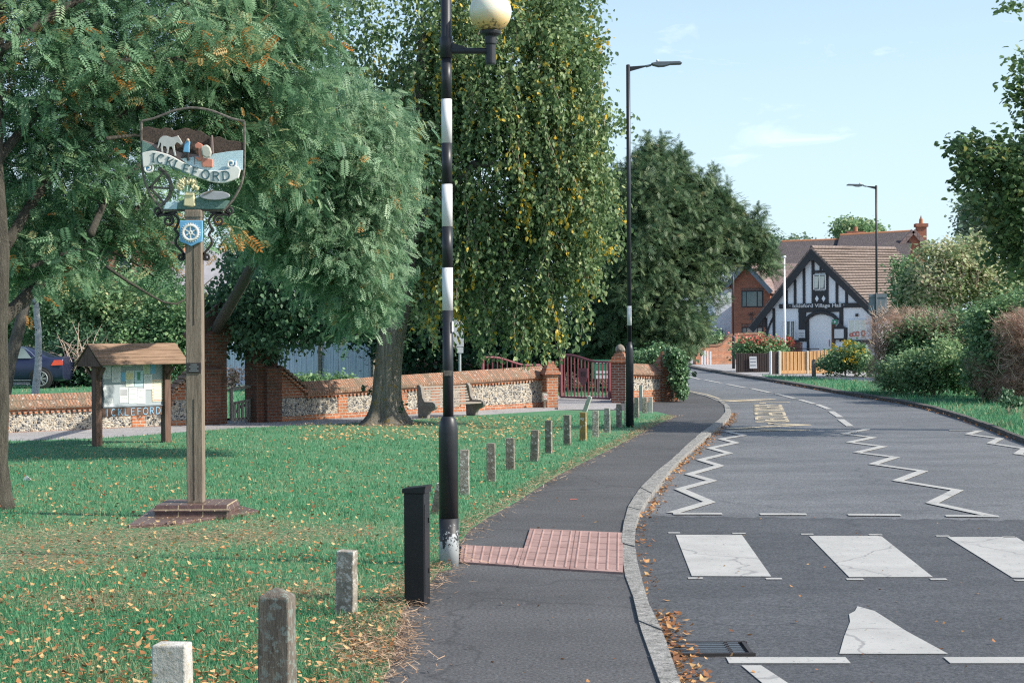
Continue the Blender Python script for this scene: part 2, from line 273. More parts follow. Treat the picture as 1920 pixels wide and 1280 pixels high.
# ------------------------------------------------------------------ mesh builder
def set_uv(me):
    n = len(me.loops)
    if n == 0: return
    uv = me.uv_layers.new(name='UVMap'); vs = me.vertices; out = np.zeros(n * 2, dtype=np.float32)
    for p in me.polygons:
        nz = p.normal
        if abs(nz.z) > .95: t = Vector((1, 0, 0)); b = Vector((0, 1, 0))
        else:
            t = Vector((-nz.y, nz.x, 0)).normalized(); b = nz.cross(t)
        for li in p.loop_indices:
            co = vs[me.loops[li].vertex_index].co
            out[li * 2] = co.dot(t); out[li * 2 + 1] = co.dot(b)
    uv.data.foreach_set('uv', out)
class MB:
    def __init__(s): s.v = []; s.f = []; s.M = Matrix.Identity(4)
    def add(s, vs, fs):
        o = len(s.v); s.v += [tuple(s.M @ Vector(v)) for v in vs]; s.f += [tuple(o + i for i in f) for f in fs]; return s
    def box(s, c, d, rz=0, rx=0, ry=0, top=1.0):
        m = Matrix.Translation(c) @ Euler((rx, ry, rz)).to_matrix().to_4x4(); x, y, z = d[0] / 2, d[1] / 2, d[2] / 2; t = top
        vs = [m @ Vector(q) for q in ((-x, -y, -z), (x, -y, -z), (x, y, -z), (-x, y, -z), (-x * t, -y * t, z), (x * t, -y * t, z), (x * t, y * t, z), (-x * t, y * t, z))]
        return s.add(vs, [(0, 3, 2, 1), (4, 5, 6, 7), (0, 1, 5, 4), (1, 2, 6, 5), (2, 3, 7, 6), (3, 0, 4, 7)])
    def bar(s, a, b, w, d=None):
        a = Vector(a); b = Vector(b); d = d or w; z = (b - a); l = z.length; z.normalize()
        up = Vector((0, 1, 0)) if abs(z.y) < .9 else Vector((1, 0, 0)); x = up.cross(z).normalized(); y = z.cross(x)
        m = Matrix((x, y, z)).transposed(); vs = []
        for k in (0, l):
            for i, j in ((-1, -1), (1, -1), (1, 1), (-1, 1)): vs.append(a + m @ Vector((i * w / 2, j * d / 2, k)))
        return s.add(vs, [(0, 3, 2, 1), (4, 5, 6, 7), (0, 1, 5, 4), (1, 2, 6, 5), (2, 3, 7, 6), (3, 0, 4, 7)])
    def xz(s, poly, y0, y1):           # polygon in the x-z plane, extruded from y0 (front) to y1
        a = sum(poly[i][0] * poly[(i + 1) % len(poly)][1] - poly[(i + 1) % len(poly)][0] * poly[i][1] for i in range(len(poly)))
        if a < 0: poly = poly[::-1]
        n = len(poly); vs = [(p[0], y0, p[1]) for p in poly] + [(p[0], y1, p[1]) for p in poly]
        return s.add(vs, [tuple(range(n)), tuple(range(2 * n - 1, n - 1, -1))] + [(i + n, (i + 1) % n + n, (i + 1) % n, i) for i in range(n)])
    def xy(s, poly, z0, z1):
        a = sum(poly[i][0] * poly[(i + 1) % len(poly)][1] - poly[(i + 1) % len(poly)][0] * poly[i][1] for i in range(len(poly)))
        if a < 0: poly = poly[::-1]
        n = len(poly); vs = [(p[0], p[1], z0) for p in poly] + [(p[0], p[1], z1) for p in poly]
        return s.add(vs, [tuple(range(n - 1, -1, -1)), tuple(range(n, 2 * n))] + [(i, (i + 1) % n, (i + 1) % n + n, i + n) for i in range(n)])
    def tube(s, pts, rad, n=8, cap=True):
        pts = [Vector(p) for p in pts]; k = len(pts)
        if not isinstance(rad, (list, tuple)): rad = [rad] * k
        vs = []; prev = None
        for i, p in enumerate(pts):
            d = (pts[min(i + 1, k - 1)] - pts[max(i - 1, 0)]).normalized()
            if prev is None: x = (Vector((0, 1, 0)) if abs(d.y) < .9 else Vector((1, 0, 0))).cross(d).normalized()
            else: x = (prev - d * prev.dot(d)).normalized()
            prev = x; y = d.cross(x)
            for j in range(n):
                a = 2 * math.pi * j / n; vs.append(p + (x * math.cos(a) + y * math.sin(a)) * rad[i])
        fs = [(i * n + j, i * n + (j + 1) % n, (i + 1) * n + (j + 1) % n, (i + 1) * n + j) for i in range(k - 1) for j in range(n)]
        if cap: fs += [tuple(range(n - 1, -1, -1)), tuple(range((k - 1) * n, k * n))]
        return s.add(vs, fs)
    def lathe(s, prof, n=20, c=(0, 0, 0)):
        vs = []; k = len(prof)
        for r, z in prof:
            for j in range(n):
                a = 2 * math.pi * j / n; vs.append((c[0] + r * math.cos(a), c[1] + r * math.sin(a), c[2] + z))
        fs = [(i * n + j, i * n + (j + 1) % n, (i + 1) * n + (j + 1) % n, (i + 1) * n + j) for i in range(k - 1) for j in range(n)]
        fs += [tuple(range(n - 1, -1, -1)), tuple(range((k - 1) * n, k * n))]
        return s.add(vs, fs)
    def build(s, name, mat, parent=None, smooth=False, bevel=0, sub=0, loc=None, flat_uv=False):
        me = bpy.data.meshes.new(name); me.from_pydata(s.v, [], s.f); me.update(); set_uv(me)
        me.materials.append(M[mat])
        if smooth: me.polygons.foreach_set('use_smooth', [True] * len(me.polygons))
        o = bpy.data.objects.new(name, me); scene.collection.objects.link(o)
        if parent: o.parent = parent
        if loc: o.location = loc
        if bevel:
            b = o.modifiers.new('bevel', 'BEVEL'); b.width = bevel; b.segments = 2; b.limit_method = 'ANGLE'
        if sub:
            b = o.modifiers.new('sub', 'SUBSURF'); b.levels = sub; b.render_levels = sub
        return o
def sheet(name, pts, z, mat, kind='structure', thick=.02):
    mb = MB(); mb.xy([(p.x, p.y) for p in pts], z - thick, z); o = mb.build(name, mat)
    if kind: o['kind'] = kind
    bm = bmesh.new(); bm.from_mesh(o.data); bmesh.ops.triangulate(bm, faces=[f for f in bm.faces if len(f.verts) > 4]); bm.to_mesh(o.data); bm.free()
    return o
def leaves_mesh(name, mat, tv, tf, pos, rot, scl, rnd, parent=None):
    tv = np.asarray(tv, dtype=np.float32); N = len(pos); K = len(tv)
    V = np.einsum('nij,kj->nki', rot.astype(np.float32), tv) * np.asarray(scl, dtype=np.float32).reshape(N, 1, -1) + pos[:, None, :].astype(np.float32)
    V = V.reshape(-1, 3); nf = len(tf); lens = np.array([len(f) for f in tf]); flat = np.concatenate([np.array(f) for f in tf])
    idx = (np.arange(N)[:, None] * K + flat[None, :]).ravel().astype(np.int32); tot = np.tile(lens, N).astype(np.int32)
    start = np.concatenate([[0], np.cumsum(tot)[:-1]]).astype(np.int32)
    me = bpy.data.meshes.new(name); me.vertices.add(len(V)); me.vertices.foreach_set('co', V.ravel())
    me.loops.add(len(idx)); me.loops.foreach_set('vertex_index', idx)
    me.polygons.add(len(tot)); me.polygons.foreach_set('loop_start', start)
    me.update(calc_edges=True)
    a = me.attributes.new('rnd', 'FLOAT', 'FACE'); a.data.foreach_set('value', np.repeat(np.clip(rnd, 0, 1), nf).astype(np.float32))
    me.materials.append(M[mat]); o = bpy.data.objects.new(name, me); scene.collection.objects.link(o)
    if parent: o.parent = parent
    return o
def eul(yaw, pitch, roll):
    cy, sy, cp, sp, cr, sr = np.cos(yaw), np.sin(yaw), np.cos(pitch), np.sin(pitch), np.cos(roll), np.sin(roll); z = np.zeros_like(cy); o = np.ones_like(cy)
    Rz = np.stack([np.stack([cy, -sy, z], -1), np.stack([sy, cy, z], -1), np.stack([z, z, o], -1)], -2)
    Ry = np.stack([np.stack([cp, z, -sp], -1), np.stack([z, o, z], -1), np.stack([sp, z, cp], -1)], -2)
    Rx = np.stack([np.stack([o, z, z], -1), np.stack([z, cr, -sr], -1), np.stack([z, sr, cr], -1)], -2)
    return Rz @ Ry @ Rx
# leaf shapes (along +x)
def t_pinnate(pairs=6):
    v = []; f = []
    def leaflet(bx, bz, ang, ln, w):
        c, s_ = math.cos(ang), math.sin(ang); o = len(v)
        for (a, b) in ((0, 0), (.45, w), (1, 0), (.45, -w)):
            x = a * ln; y = b * ln; v.append((bx + x * c - y * s_, x * s_ + y * c, bz - .12 * a * ln)); 
        f.append((o, o + 1, o + 2, o + 3))
    for i in range(pairs):
        bx = .18 + .70 * i / (pairs - 1); bz = -.25 * bx * bx; ln = .30 * (1 - .25 * abs(i - pairs * .4) / pairs)
        for sg in (1, -1): leaflet(bx, bz, sg * R(62), ln, .20)
    leaflet(.92, -.22, 0, .26, .2)
    return v, f
T_PIN = t_pinnate(6); T_PIN2 = t_pinnate(5); T_PIN3 = t_pinnate(8)
T_LEAF = ([(0, 0, 0), (.35, .36, .06), (.8, .25, .02), (1.05, 0, -.1), (.5, 0, -.03), (.8, -.25, .02), (.35, -.36, .06)], [(0, 4, 1), (4, 3, 2, 1), (0, 6, 4), (6, 5, 3, 4)])
T_DIA = ([(0, 0, 0), (.45, .3, .05), (1, 0, -.05), (.45, -.3, .05)], [(0, 1, 2, 3)])
def t_spray():
    v = []; f = []
    for i in range(7):
        x = i / 7; o = len(v)
        for sg in (1, -1):
            o = len(v); v.extend([(x, 0, 0), (x + .10, sg * .03, 0), (x + .30, sg * .20 * (1 - .4 * x), -.03), (x + .14, sg * .10, 0.0)]); f.append((o, o + 1, o + 2, o + 3) if sg < 0 else (o + 3, o + 2, o + 1, o))
    return v, f
T_SPRAY = t_spray()
def t_yew():
    v = []; f = []
    for (bx, a, l, w) in ((0, 0, 1, .03), (.1, .6, .55, .03), (.15, -.6, .55, .03), (.32, .55, .5, .03), (.36, -.55, .45, .03), (.52, .5, .4, .028), (.56, -.5, .38, .028), (.72, .45, .26, .025), (.75, -.45, .24, .025)):
        o = len(v); c, s_ = math.cos(a), math.sin(a)
        for x, y in ((0, 0), (.4 * l, w), (l, 0), (.4 * l, -w)): v.append((bx + x * c - y * s_, x * s_ + y * c, -.10 * (bx + x) ** 2 + .02 * abs(y)))
        f.append((o, o + 1, o + 2, o + 3))
    return v, f
T_YEW = t_yew()
def t_twigs():
    v = []; f = []
    for i in range(4):
        a = -.6 + .4 * i; c, s_ = math.cos(a), math.sin(a); o = len(v); b = .15 * i
        v.extend([(b, 0, 0), (b + .5 * c - .02 * s_, .5 * s_ + .02 * c, .05), (b + c * .9, s_ * .9, .02), (b + .5 * c + .02 * s_, .5 * s_ - .02 * c, .05)]); f.append((o, o + 1, o + 2, o + 3))
    return v, f
T_TWIG = t_twigs()
def blob3(b):
    px, py, rx, ry, Z, rd = b; c = at(px, py, Z); return c, rx * Z / F, ry * Z / F, rd
def in_blobs(rng, blobs, n, inner=.35, lump=.18, lf=2.2):
    B = [blob3(b) for b in blobs]; w = np.array([b[1] * b[2] + b[2] * b[3] for b in B]); w /= w.sum()
    k = rng.choice(len(B), n, p=w); d = rng.normal(size=(n, 3)); d /= np.linalg.norm(d, axis=1)[:, None]
    r = (inner ** 3 + (1 - inner ** 3) * rng.random(n)) ** (1 / 3)
    C = np.array([list(b[0]) for b in B])[k]; S = np.array([[b[1], b[3], b[2]] for b in B])[k]
    q = C + d * S; ph = np.sin(q[:, 0] * lf + 1.3) * np.sin(q[:, 2] * lf * 1.1 + .7) + .7 * np.sin(q[:, 0] * lf * 2.3 + q[:, 2] * lf * 1.9)
    r = r * (1 + lump * ph)
    return C + d * S * r[:, None], d
def scatter(name, mat, tmpl, blobs, ncl, per, sig, size, parent, seed, inner=.35, lump=.18, droop=(-.9, .1), lf=2.2, rbias=None, sizevar=.3, tone=.45, outward=.0, dens=None):
    rng = np.random.default_rng(seed); cc, dd = in_blobs(rng, blobs, ncl, inner, lump, lf)
    ctone = rng.random(ncl); n = ncl * per; ci = np.repeat(np.arange(ncl), per)
    pos = cc[ci] + rng.normal(size=(n, 3)) * np.array([1, 1, .75]) * sig
    yaw = rng.random(n) * 2 * np.pi
    if outward: yaw = np.where(rng.random(n) < outward, np.arctan2(dd[ci, 1], dd[ci, 0]) + rng.normal(size=n) * .7, yaw)
    pitch = rng.uniform(droop[0], droop[1], n); roll = rng.normal(size=n) * .6
    rnd = tone * ctone[ci] + (1 - tone) * rng.random(n)
    if rbias is not None: rnd = rbias(rng, pos, rnd, ctone[ci], ci)
    pos[:, 2] = np.maximum(pos[:, 2], .03)
    return leaves_mesh(name, mat, tmpl[0], tmpl[1], pos, eul(yaw, pitch, roll), size * (1 + sizevar * rng.uniform(-1, 1, n)), rnd, parent)
def branchset(mb, starts, blobs, n, seed, r0=.03, n_seg=5, sag=.1):
    rng = np.random.default_rng(seed); tgt, _ = in_blobs(rng, blobs, n, .5, 0)
    for i in range(n):
        b = Vector(tgt[i]); pts = []
        a = min((Vector(q) for q in starts), key=lambda q: (q - b).length); a = a + (b - a) * .0
        if (b - a).length > 1.3: b = a + (b - a).normalized() * 1.3
        ln = (b - a).length
        for k in range(n_seg + 1):
            t = k / n_seg; p = a.lerp(b, t) + Vector(rng.normal(size=3) * .05 * ln * math.sin(t * math.pi)); p.z += sag * ln * math.sin(t * math.pi); pts.append(p)
        mb.tube(pts, [r0 * (1 - .85 * k / n_seg) for k in range(n_seg + 1)], 5)
def in_poly(P, poly):
    x, y = P[:, 0], P[:, 1]; c = np.zeros(len(P), bool); n = len(poly)
    for i in range(n):
        x1, y1 = poly[i]; x2, y2 = poly[(i + 1) % n]
        if y1 == y2: continue
        k = ((y1 > y) != (y2 > y)) & (x < (x2 - x1) * (y - y1) / (y2 - y1) + x1); c ^= k
    return c
def xy(pts): return [(p.x, p.y) for p in pts]
# ================================================================== GROUND
mb = MB(); mb.box((0, 300, -.12), (1600, 1800, .04)); o = mb.build('ground', 'earth_ground'); o['kind'] = 'structure'
KI = [(1290, 735), (1323, 743), (1347, 752), (1358, 760), (1360, 773), (1347, 788), (1313, 813), (1280, 842), (1264, 858), (1230, 886), (1197, 920), (1177, 953), (1169, 985), (1166, 1010), (1167, 1045), (1172, 1080), (1186, 1117), (1200, 1177), (1236, 1278), (1262, 1340), (1330, 1500), (1450, 1750)]
KO = [(1292, 734), (1331, 743), (1358, 753), (1368, 762), (1371, 772), (1366, 784), (1347, 800), (1310, 830), (1280, 857), (1259, 878), (1216, 933), (1200, 958), (1191, 985), (1190, 1017), (1194, 1048), (1205, 1092), (1219, 1139), (1245, 1192), (1275, 1280), (1305, 1340), (1375, 1500), (1500, 1750)]
RK = [(1200, 679), (1290, 687), (1320, 693), (1380, 703), (1447, 713), (1513, 724), (1580, 736), (1647, 746), (1690, 753), (1747, 765), (1813, 785), (1847, 797), (1913, 823), (2040, 868), (2300, 960), (2700, 1100), (3400, 1400)]
ki = [gp(*p) for p in KI]; ko = [gp(*p) for p in KO]; rk = [gp(*p) for p in RK]
road_poly = [Vector((-40, 150, 0)), Vector((-14, 92, 0))] + rk + [Vector((14, 3, 0)), Vector((9, -6, 0)), Vector((.8, -6, 0))] + [(ki[i] + ko[i]) / 2 for i in range(len(ki) - 1, -1, -1)] + [Vector((-2, 54, 0)), Vector((-30, 76, 0))]
road_poly = [Vector((-60, 200, 0)), Vector((-14, 92, 0))] + rk + [Vector((14, 3, 0)), Vector((9, -6, 0)), Vector((.8, -6, 0))] + [(ki[i] + ko[i]) / 2 for i in range(len(ki) - 1, -1, -1)] + [gp(1255, 726), gp(1240, 705), Vector((-8, 62, 0)), Vector((-70, 150, 0))]
sheet('road', road_poly, -.05, 'asphalt_road')
# darker resurfaced stretch round the crossing
rj = random.Random(9)
dk = [(1195, 985), (1200, 966)] + [(1215 + i * 14, 968 + i * .16 + rj.uniform(-1.6, 1.6)) for i in range(78)] + [ (2900, 1400), (1700, 2000), (1500, 1750), (1375, 1500), (1305, 1340), (1275, 1280), (1245, 1192), (1219, 1139), (1205, 1092), (1194, 1048), (1190, 1017)]
sheet('road_resurfacing', [gp(a, b, -.05) for a, b in dk], -.046, 'asphalt_dark', thick=.003)
# left pavement and all paving to the wall
GL = [(1264, 781), (1229, 796), (1184, 821), (1115, 856), (1046, 890), (965, 942), (919, 967), (880, 993), (858, 1023), (845, 1066), (822, 1072), (800, 1100), (757, 1140), (741, 1200), (731, 1250), (690, 1330), (600, 1500), (480, 1800)]
GU = [(1233, 773), (1150, 770), (1046, 770), (932, 777), (840, 783), (700, 792), (600, 797), (450, 803), (380, 808), (200, 822), (20, 828), (-300, 842)]
gl = [gp(*p) for p in GL]; gu = [gp(*p) for p in GU]
pave = [Vector((p.x, p.y, 0)) for p in ki] + [Vector((.4, -6, 0)), Vector((-30, -6, 0)), Vector((-30, 26, 0)), gp(-300, 830), gp(20, 806), gp(385, 790), gp(700, 772), gp(1045, 746), gp(1160, 738), gp(1240, 738)]
sheet('pavement', pave, 0, 'asphalt_path', thick=.08)
green = gl + [Vector((-3, -6, 0)), Vector((-28, -6, 0)), Vector((-28, 26, 0))] + gu[::-1]
sheet('green', green, .012, 'soil', thick=.03)
wp = [gp(1264, 781)]
path = [gp(-300, 850)] + [gp(a, b + 3) for a, b in GU[::-1]] + [gp(1040, 768), gp(1040, 757), gp(820, 766), gp(520, 786), gp(385, 792), gp(200, 800), gp(20, 806), gp(-300, 818)]
sheet('footpath', path, .006, 'path_grey', thick=.004)
sheet('driveway', [gp(1046, 768), gp(1150, 768), gp(1165, 757), gp(1150, 750), gp(1150, 744), gp(1040, 742), gp(1046, 757)], .008, 'path_grey', thick=.004)
lawn = [gp(-300, 800), gp(20, 800), gp(385, 784), gp(700, 766), gp(1040, 745), gp(1150, 743), gp(1240, 728), gp(1235, 712), Vector((-5, 75, 0)), Vector((-50, 75, 0))]
sheet('churchyard_lawn', lawn, -.004, 'soil')
sheet('churchyard_path', [gp(-200, 713.5), gp(60, 716), gp(300, 716), gp(520, 722), gp(520, 727), gp(300, 720.5), gp(60, 721.5), gp(-200, 719)], .02, 'path_grey', thick=.03)
# right side
far_pave = [gp(1200, 677), gp(1290, 685), gp(1320, 691.5), gp(1380, 701.5), gp(1447, 711.5), gp(1513, 722), gp(1700, 740), gp(1760, 706), gp(1560, 694), gp(1440, 690), gp(1400, 683), gp(1295, 676)]
sheet('far_pavement', far_pave, .0, 'path_grey', thick=.06)
verge = [gp(1428, 704)] + [gp(a + 4, b - 3) for a, b in RK[4:]] + [Vector((18, 3, 0)), Vector((40, 3, 0)), Vector((40, 62, 0)), gp(1640, 716), gp(1560, 711), gp(1490, 706)]
sheet('grass_verge', verge, .014, 'soil', thick=.06)
hall_yard = [gp(1300, 683), gp(1440, 690), gp(1560, 694), gp(1800, 700), Vector((60, 60, 0)), Vector((70, 130, 0)), Vector((5, 130, 0))]
sheet('hall_yard', hall_yard, -.03, 'path_grey')
# kerbs
def kerb(name, a, b, z0, z1, mat, step=.92, gap=.012):
    mb = MB(); cum = [0]
    mid = [(a[i] + b[i]) / 2 for i in range(len(a))]
    for i in range(1, len(a)): cum.append(cum[-1] + (mid[i] - mid[i - 1]).length)
    def sm(c, d):
        d = max(0, min(cum[-1] - 1e-6, d))
        for i in range(1, len(cum)):
            if cum[i] >= d:
                t = (d - cum[i - 1]) / (cum[i] - cum[i - 1]); return c[i - 1].lerp(c[i], t)
        return c[-1]
    d = 0; rr = random.Random(3)
    while d < cum[-1]:
        dz = rr.uniform(-.006, .006); pts = []
        nsub = 3
        L1 = [sm(a, d + gap + (step - gap) * k / nsub) for k in range(nsub + 1)]; L2 = [sm(b, d + gap + (step - gap) * k / nsub) for k in range(nsub + 1)]
        vs = []; fs = []
        for p, q in zip(L1, L2): vs += [(p.x, p.y, z0), (p.x, p.y, z1 + dz), (q.x, q.y, z1 + dz - .004), (q.x, q.y, z0)]
        for k in range(nsub):
            o_ = k * 4; fs += [(o_, o_ + 1, o_ + 5, o_ + 4), (o_ + 1, o_ + 2, o_ + 6, o_ + 5), (o_ + 2, o_ + 3, o_ + 7, o_ + 6)]
        fs += [(0, 3, 2, 1), (nsub * 4, nsub * 4 + 1, nsub * 4 + 2, nsub * 4 + 3)]
        mb.add(vs, fs); d += step
    o = mb.build(name, mat, bevel=.008); o['kind'] = 'structure'; return o
kerb('kerb', ki, ko, -.08, .012, 'kerb_stone')
rk2 = [gp(a + 5, b - 2.2) for a, b in RK]
kerb('far_kerb', [gp(a, b) for a, b in RK[1:]], rk2[1:], -.08, .03, 'kerb_dark')
# ------------------------------------------------------------------ road paint
def strip(mb, pts, w, z=-.040, h=.003):
    for i in range(len(pts) - 1):
        a, b = pts[i], pts[i + 1]; d = (b - a); d.z = 0; d.normalize(); n = Vector((-d.y, d.x, 0)) * w / 2
        e = d * w * .25 if len(pts) > 2 else d * 0
        q = [a - n - e, b - n + e, b + n + e, a + n - e]; mb.xy([(p.x, p.y) for p in q], z - h, z + (i % 2) * .0015)
def marking(name, mb, mat='paint_white'):
    o = mb.build(name, mat); o['kind'] = 'structure'; return o
g = lambda a, b: gp(a, b, -.045)
def fan(mb, pts, z=-.040):
    mb.xy([(g(*p).x, g(*p).y) for p in pts], z - .003, z)
for q in ([(1267, 1003), (1391, 1003), (1446, 1081), (1297, 1080)], [(1517, 1005), (1652, 1005), (1749, 1082), (1592, 1082)], [(1776, 1007), (1905, 1007), (2040, 1086), (1898, 1083)], [(2030, 1010), (2160, 1011), (2320, 1088), (2180, 1088)]):
    mb = MB(); fan(mb, q); marking('crossing_stripe', mb)
mb = MB()
for x0, x1, y in ((1253, 1275, 999), (1373, 1398, 1000), (1502, 1525, 1001.5), (1629, 1654, 1002.5), (1755, 1780, 1005), (1880, 1904, 1007), (1290, 1318, 1084), (1436, 1466, 1085), (1587, 1619, 1086), (1744, 1775, 1086), (1902, 1935, 1088)): strip(mb, [g(x0, y), g(x1, y)], .06)
marking('crossing_studs', mb)
mb = MB()
for x0, x1, y0, y1 in ((1262, 1354, 963, 963), (1425, 1512, 964, 964), (1590, 1689, 965, 965.5), (1773, 1873, 967, 968), (1955, 2050, 969, 970)): strip(mb, [g(x0, y0), g(x1, y1)], .13)
marking('give_way_line', mb)
mb = MB()
for x0, x1, y in ((1364, 1590, 1238), (1775, 2010, 1238)): strip(mb, [g(x0, y), g(x1, y)], .16)
marking('give_way_line', mb)
mb = MB(); fan(mb, [(1608, 1137), (1640, 1146), (1700, 1184), (1777, 1226), (1574, 1226), (1583, 1194), (1594, 1166), (1592, 1152), (1603, 1146)]); marking('zigzag_line', mb)
mb = MB(); fan(mb, [(1390, 1248), (1427, 1248), (1500, 1296), (1620, 1360), (1560, 1360), (1440, 1290)]); marking('zigzag_line', mb)
zz = {'a': [(1420, 808), (1363, 809), (1394, 816), (1352, 823), (1379, 830), (1331, 840), (1366, 849.5), (1313, 862), (1349, 873), (1292, 889), (1334, 901), (1274, 917), (1330, 941), (1262, 961)],
      'b': [(1578, 804), (1629, 804), (1582, 813), (1636, 820), (1593, 829), (1655, 837), (1607, 848), (1678, 857), (1637, 870), (1730, 883), (1683, 901), (1795, 919), (1747, 943), (1853, 966)],
      'c': [(1783, 807), (1837, 807), (1815, 814), (1875, 822), (1857, 831), (1922, 841), (1908, 851), (1990, 861), (1970, 873), (2070, 888)]}
for k in zz:
    mb = MB(); strip(mb, [g(*p) for p in zz[k]], .115); marking('zigzag_line', mb)
for a, b in (((1288, 705), (1312, 711)), ((1321, 712), (1352, 718)), ((1362, 720), (1398, 727)), ((1408, 728), (1444, 736)), ((1455, 738), (1490, 747)), ((1499, 749), (1527, 757)), ((1532, 758), (1555, 767)), ((1558, 771), (1575, 782)), ((1576, 786), (1594, 799)), ((1250, 697), (1278, 703))):
    mb = MB(); strip(mb, [g(*a), g(*b)], .13); marking('centre_line', mb)
for pts in ([(1452, 794.5), (1512, 796.3), (1367, 803), (1512, 806), (1365, 808)], [(1345, 750.3), (1448, 748.4), (1363, 752.3), (1476, 754)]):
    mb = MB(); strip(mb, [g(*p) for p in pts], .16); marking('yellow_zigzag', mb, 'paint_yellow')
mb = MB(); strip(mb, [g(1424, 756), g(1436, 756)], .3); strip(mb, [g(1440, 794), g(1451, 794)], .3); marking('yellow_zigzag', mb, 'paint_yellow')
mb = MB(); strip(mb, [gp(1290, 736.5, -.04), gp(1325, 743.5, -.04), gp(1349, 752, -.04)], .05); o = marking('yellow_edge_line', mb, 'paint_yellow'); o.location.z = .06
def text_mesh(s, size, ext, name, mat, parent=None, mw=None, kind=None, font_off=0, align='CENTER', sx=1):
    c = bpy.data.curves.new(name, 'FONT'); c.body = s; c.size = size; c.extrude = ext; c.align_x = align; c.offset = font_off; c.resolution_u = 3
    t = bpy.data.objects.new(name + '_tmp', c); scene.collection.objects.link(t); dg = bpy.context.evaluated_depsgraph_get()
    me = bpy.data.meshes.new_from_object(t.evaluated_get(dg)); bpy.data.objects.remove(t); bpy.data.curves.remove(c)
    me.materials.clear(); me.materials.append(M[mat])
    if mw is not None: me.transform(mw @ Matrix.Diagonal((sx, 1, 1, 1)))
    o = bpy.data.objects.new(name, me); scene.collection.objects.link(o)
    if parent: o.parent = parent
    if kind: o['kind'] = kind
    return o
pf, pn = g(1437, 758), g(1446, 792.5); dv = pn - pf; ang = math.atan2(dv.y, dv.x); cm = (pf + pn) / 2
up = Vector((-math.sin(ang), math.cos(ang), 0)) * -.30
text_mesh('SCHOOL KEEP CLEAR', .95, .002, 'road_lettering', 'paint_yellow', mw=Matrix.Translation(cm + up + Vector((0, 0, .006))) @ Matrix.Rotation(ang, 4, 'Z'), kind='structure', font_off=-.012, sx=dv.length / 9.6)
# tactile paving with ridges
def tact(name, pts, n, mbase='tactile'):
    a, b, c, d = [gp(*p) for p in pts]  # near-left, near-right, far-right, far-left
    mb = MB(); mb.xy(xy([a, b, c, d]), -.01, .014)
    for i in range(n):
        t = (i + .5) / n; p = a.lerp(b, t); q = d.lerp(c, t); m = Vector((0, 0, .006)); pts_ = [p.lerp(q, .03) + m, q.lerp(p, .03) + m]
        mb.tube(pts_, .0135, 8)
    o = mb.build(name, mbase, bevel=0); o['kind'] = 'structure'; mj = MB(); Lx = (b - a).length; Ly = (d - a).length
    for i in range(1, max(2, round(Ly / .4))):
        t = i / max(2, round(Ly / .4)); p = a.lerp(d, t); q = b.lerp(c, t); strip(mj, [p, q], .005, .0155)
    for i in range(1, max(2, round(Lx / .4))):
        t = i / max(2, round(Lx / .4)); p = a.lerp(b, t); q = d.lerp(c, t); strip(mj, [p, q], .006, .0165)
    jo = mj.build('tactile_joint', 'tactile_joint'); jo['kind'] = 'structure'
tact('tactile_paving', [(972, 1064), (1168, 1076), (1168, 1001), (994, 993)], 10)
tact('tactile_paving', [(862, 1056), (971, 1063), (982, 1030), (866, 1024)], 7)
# drain grate
c = gp(1320, 1218, -.045); dr = thing('drain_grate', 'black iron drain grate in the gutter beside the kerb among brown leaves', 'drain grate', (c.x, c.y, -.045))
mb = MB(); w_ = .46; d_ = .17
for s_ in (-1, 1): mb.box((0, s_ * d_, .008), (w_ + .04, .02, .016)); mb.box((s_ * w_ / 2, 0, .008), (.02, 2 * d_, .016))
mb.box((w_ * .28, 0, .008), (.02, 2 * d_, .014)); mb.build('frame', 'iron', dr)
mb = MB()
for i in range(6): mb.box((-.02, -d_ + .04 + i * .053, .008), (w_ * .95, .016, .014))
mb.build('bars', 'grey_metal', dr); mb = MB(); mb.box((0, 0, .0015), (w_, 2 * d_, .003)); mb.build('pit_shade', 'tyre', dr)  # thin black plate under the bars paints the shade of the drain hole
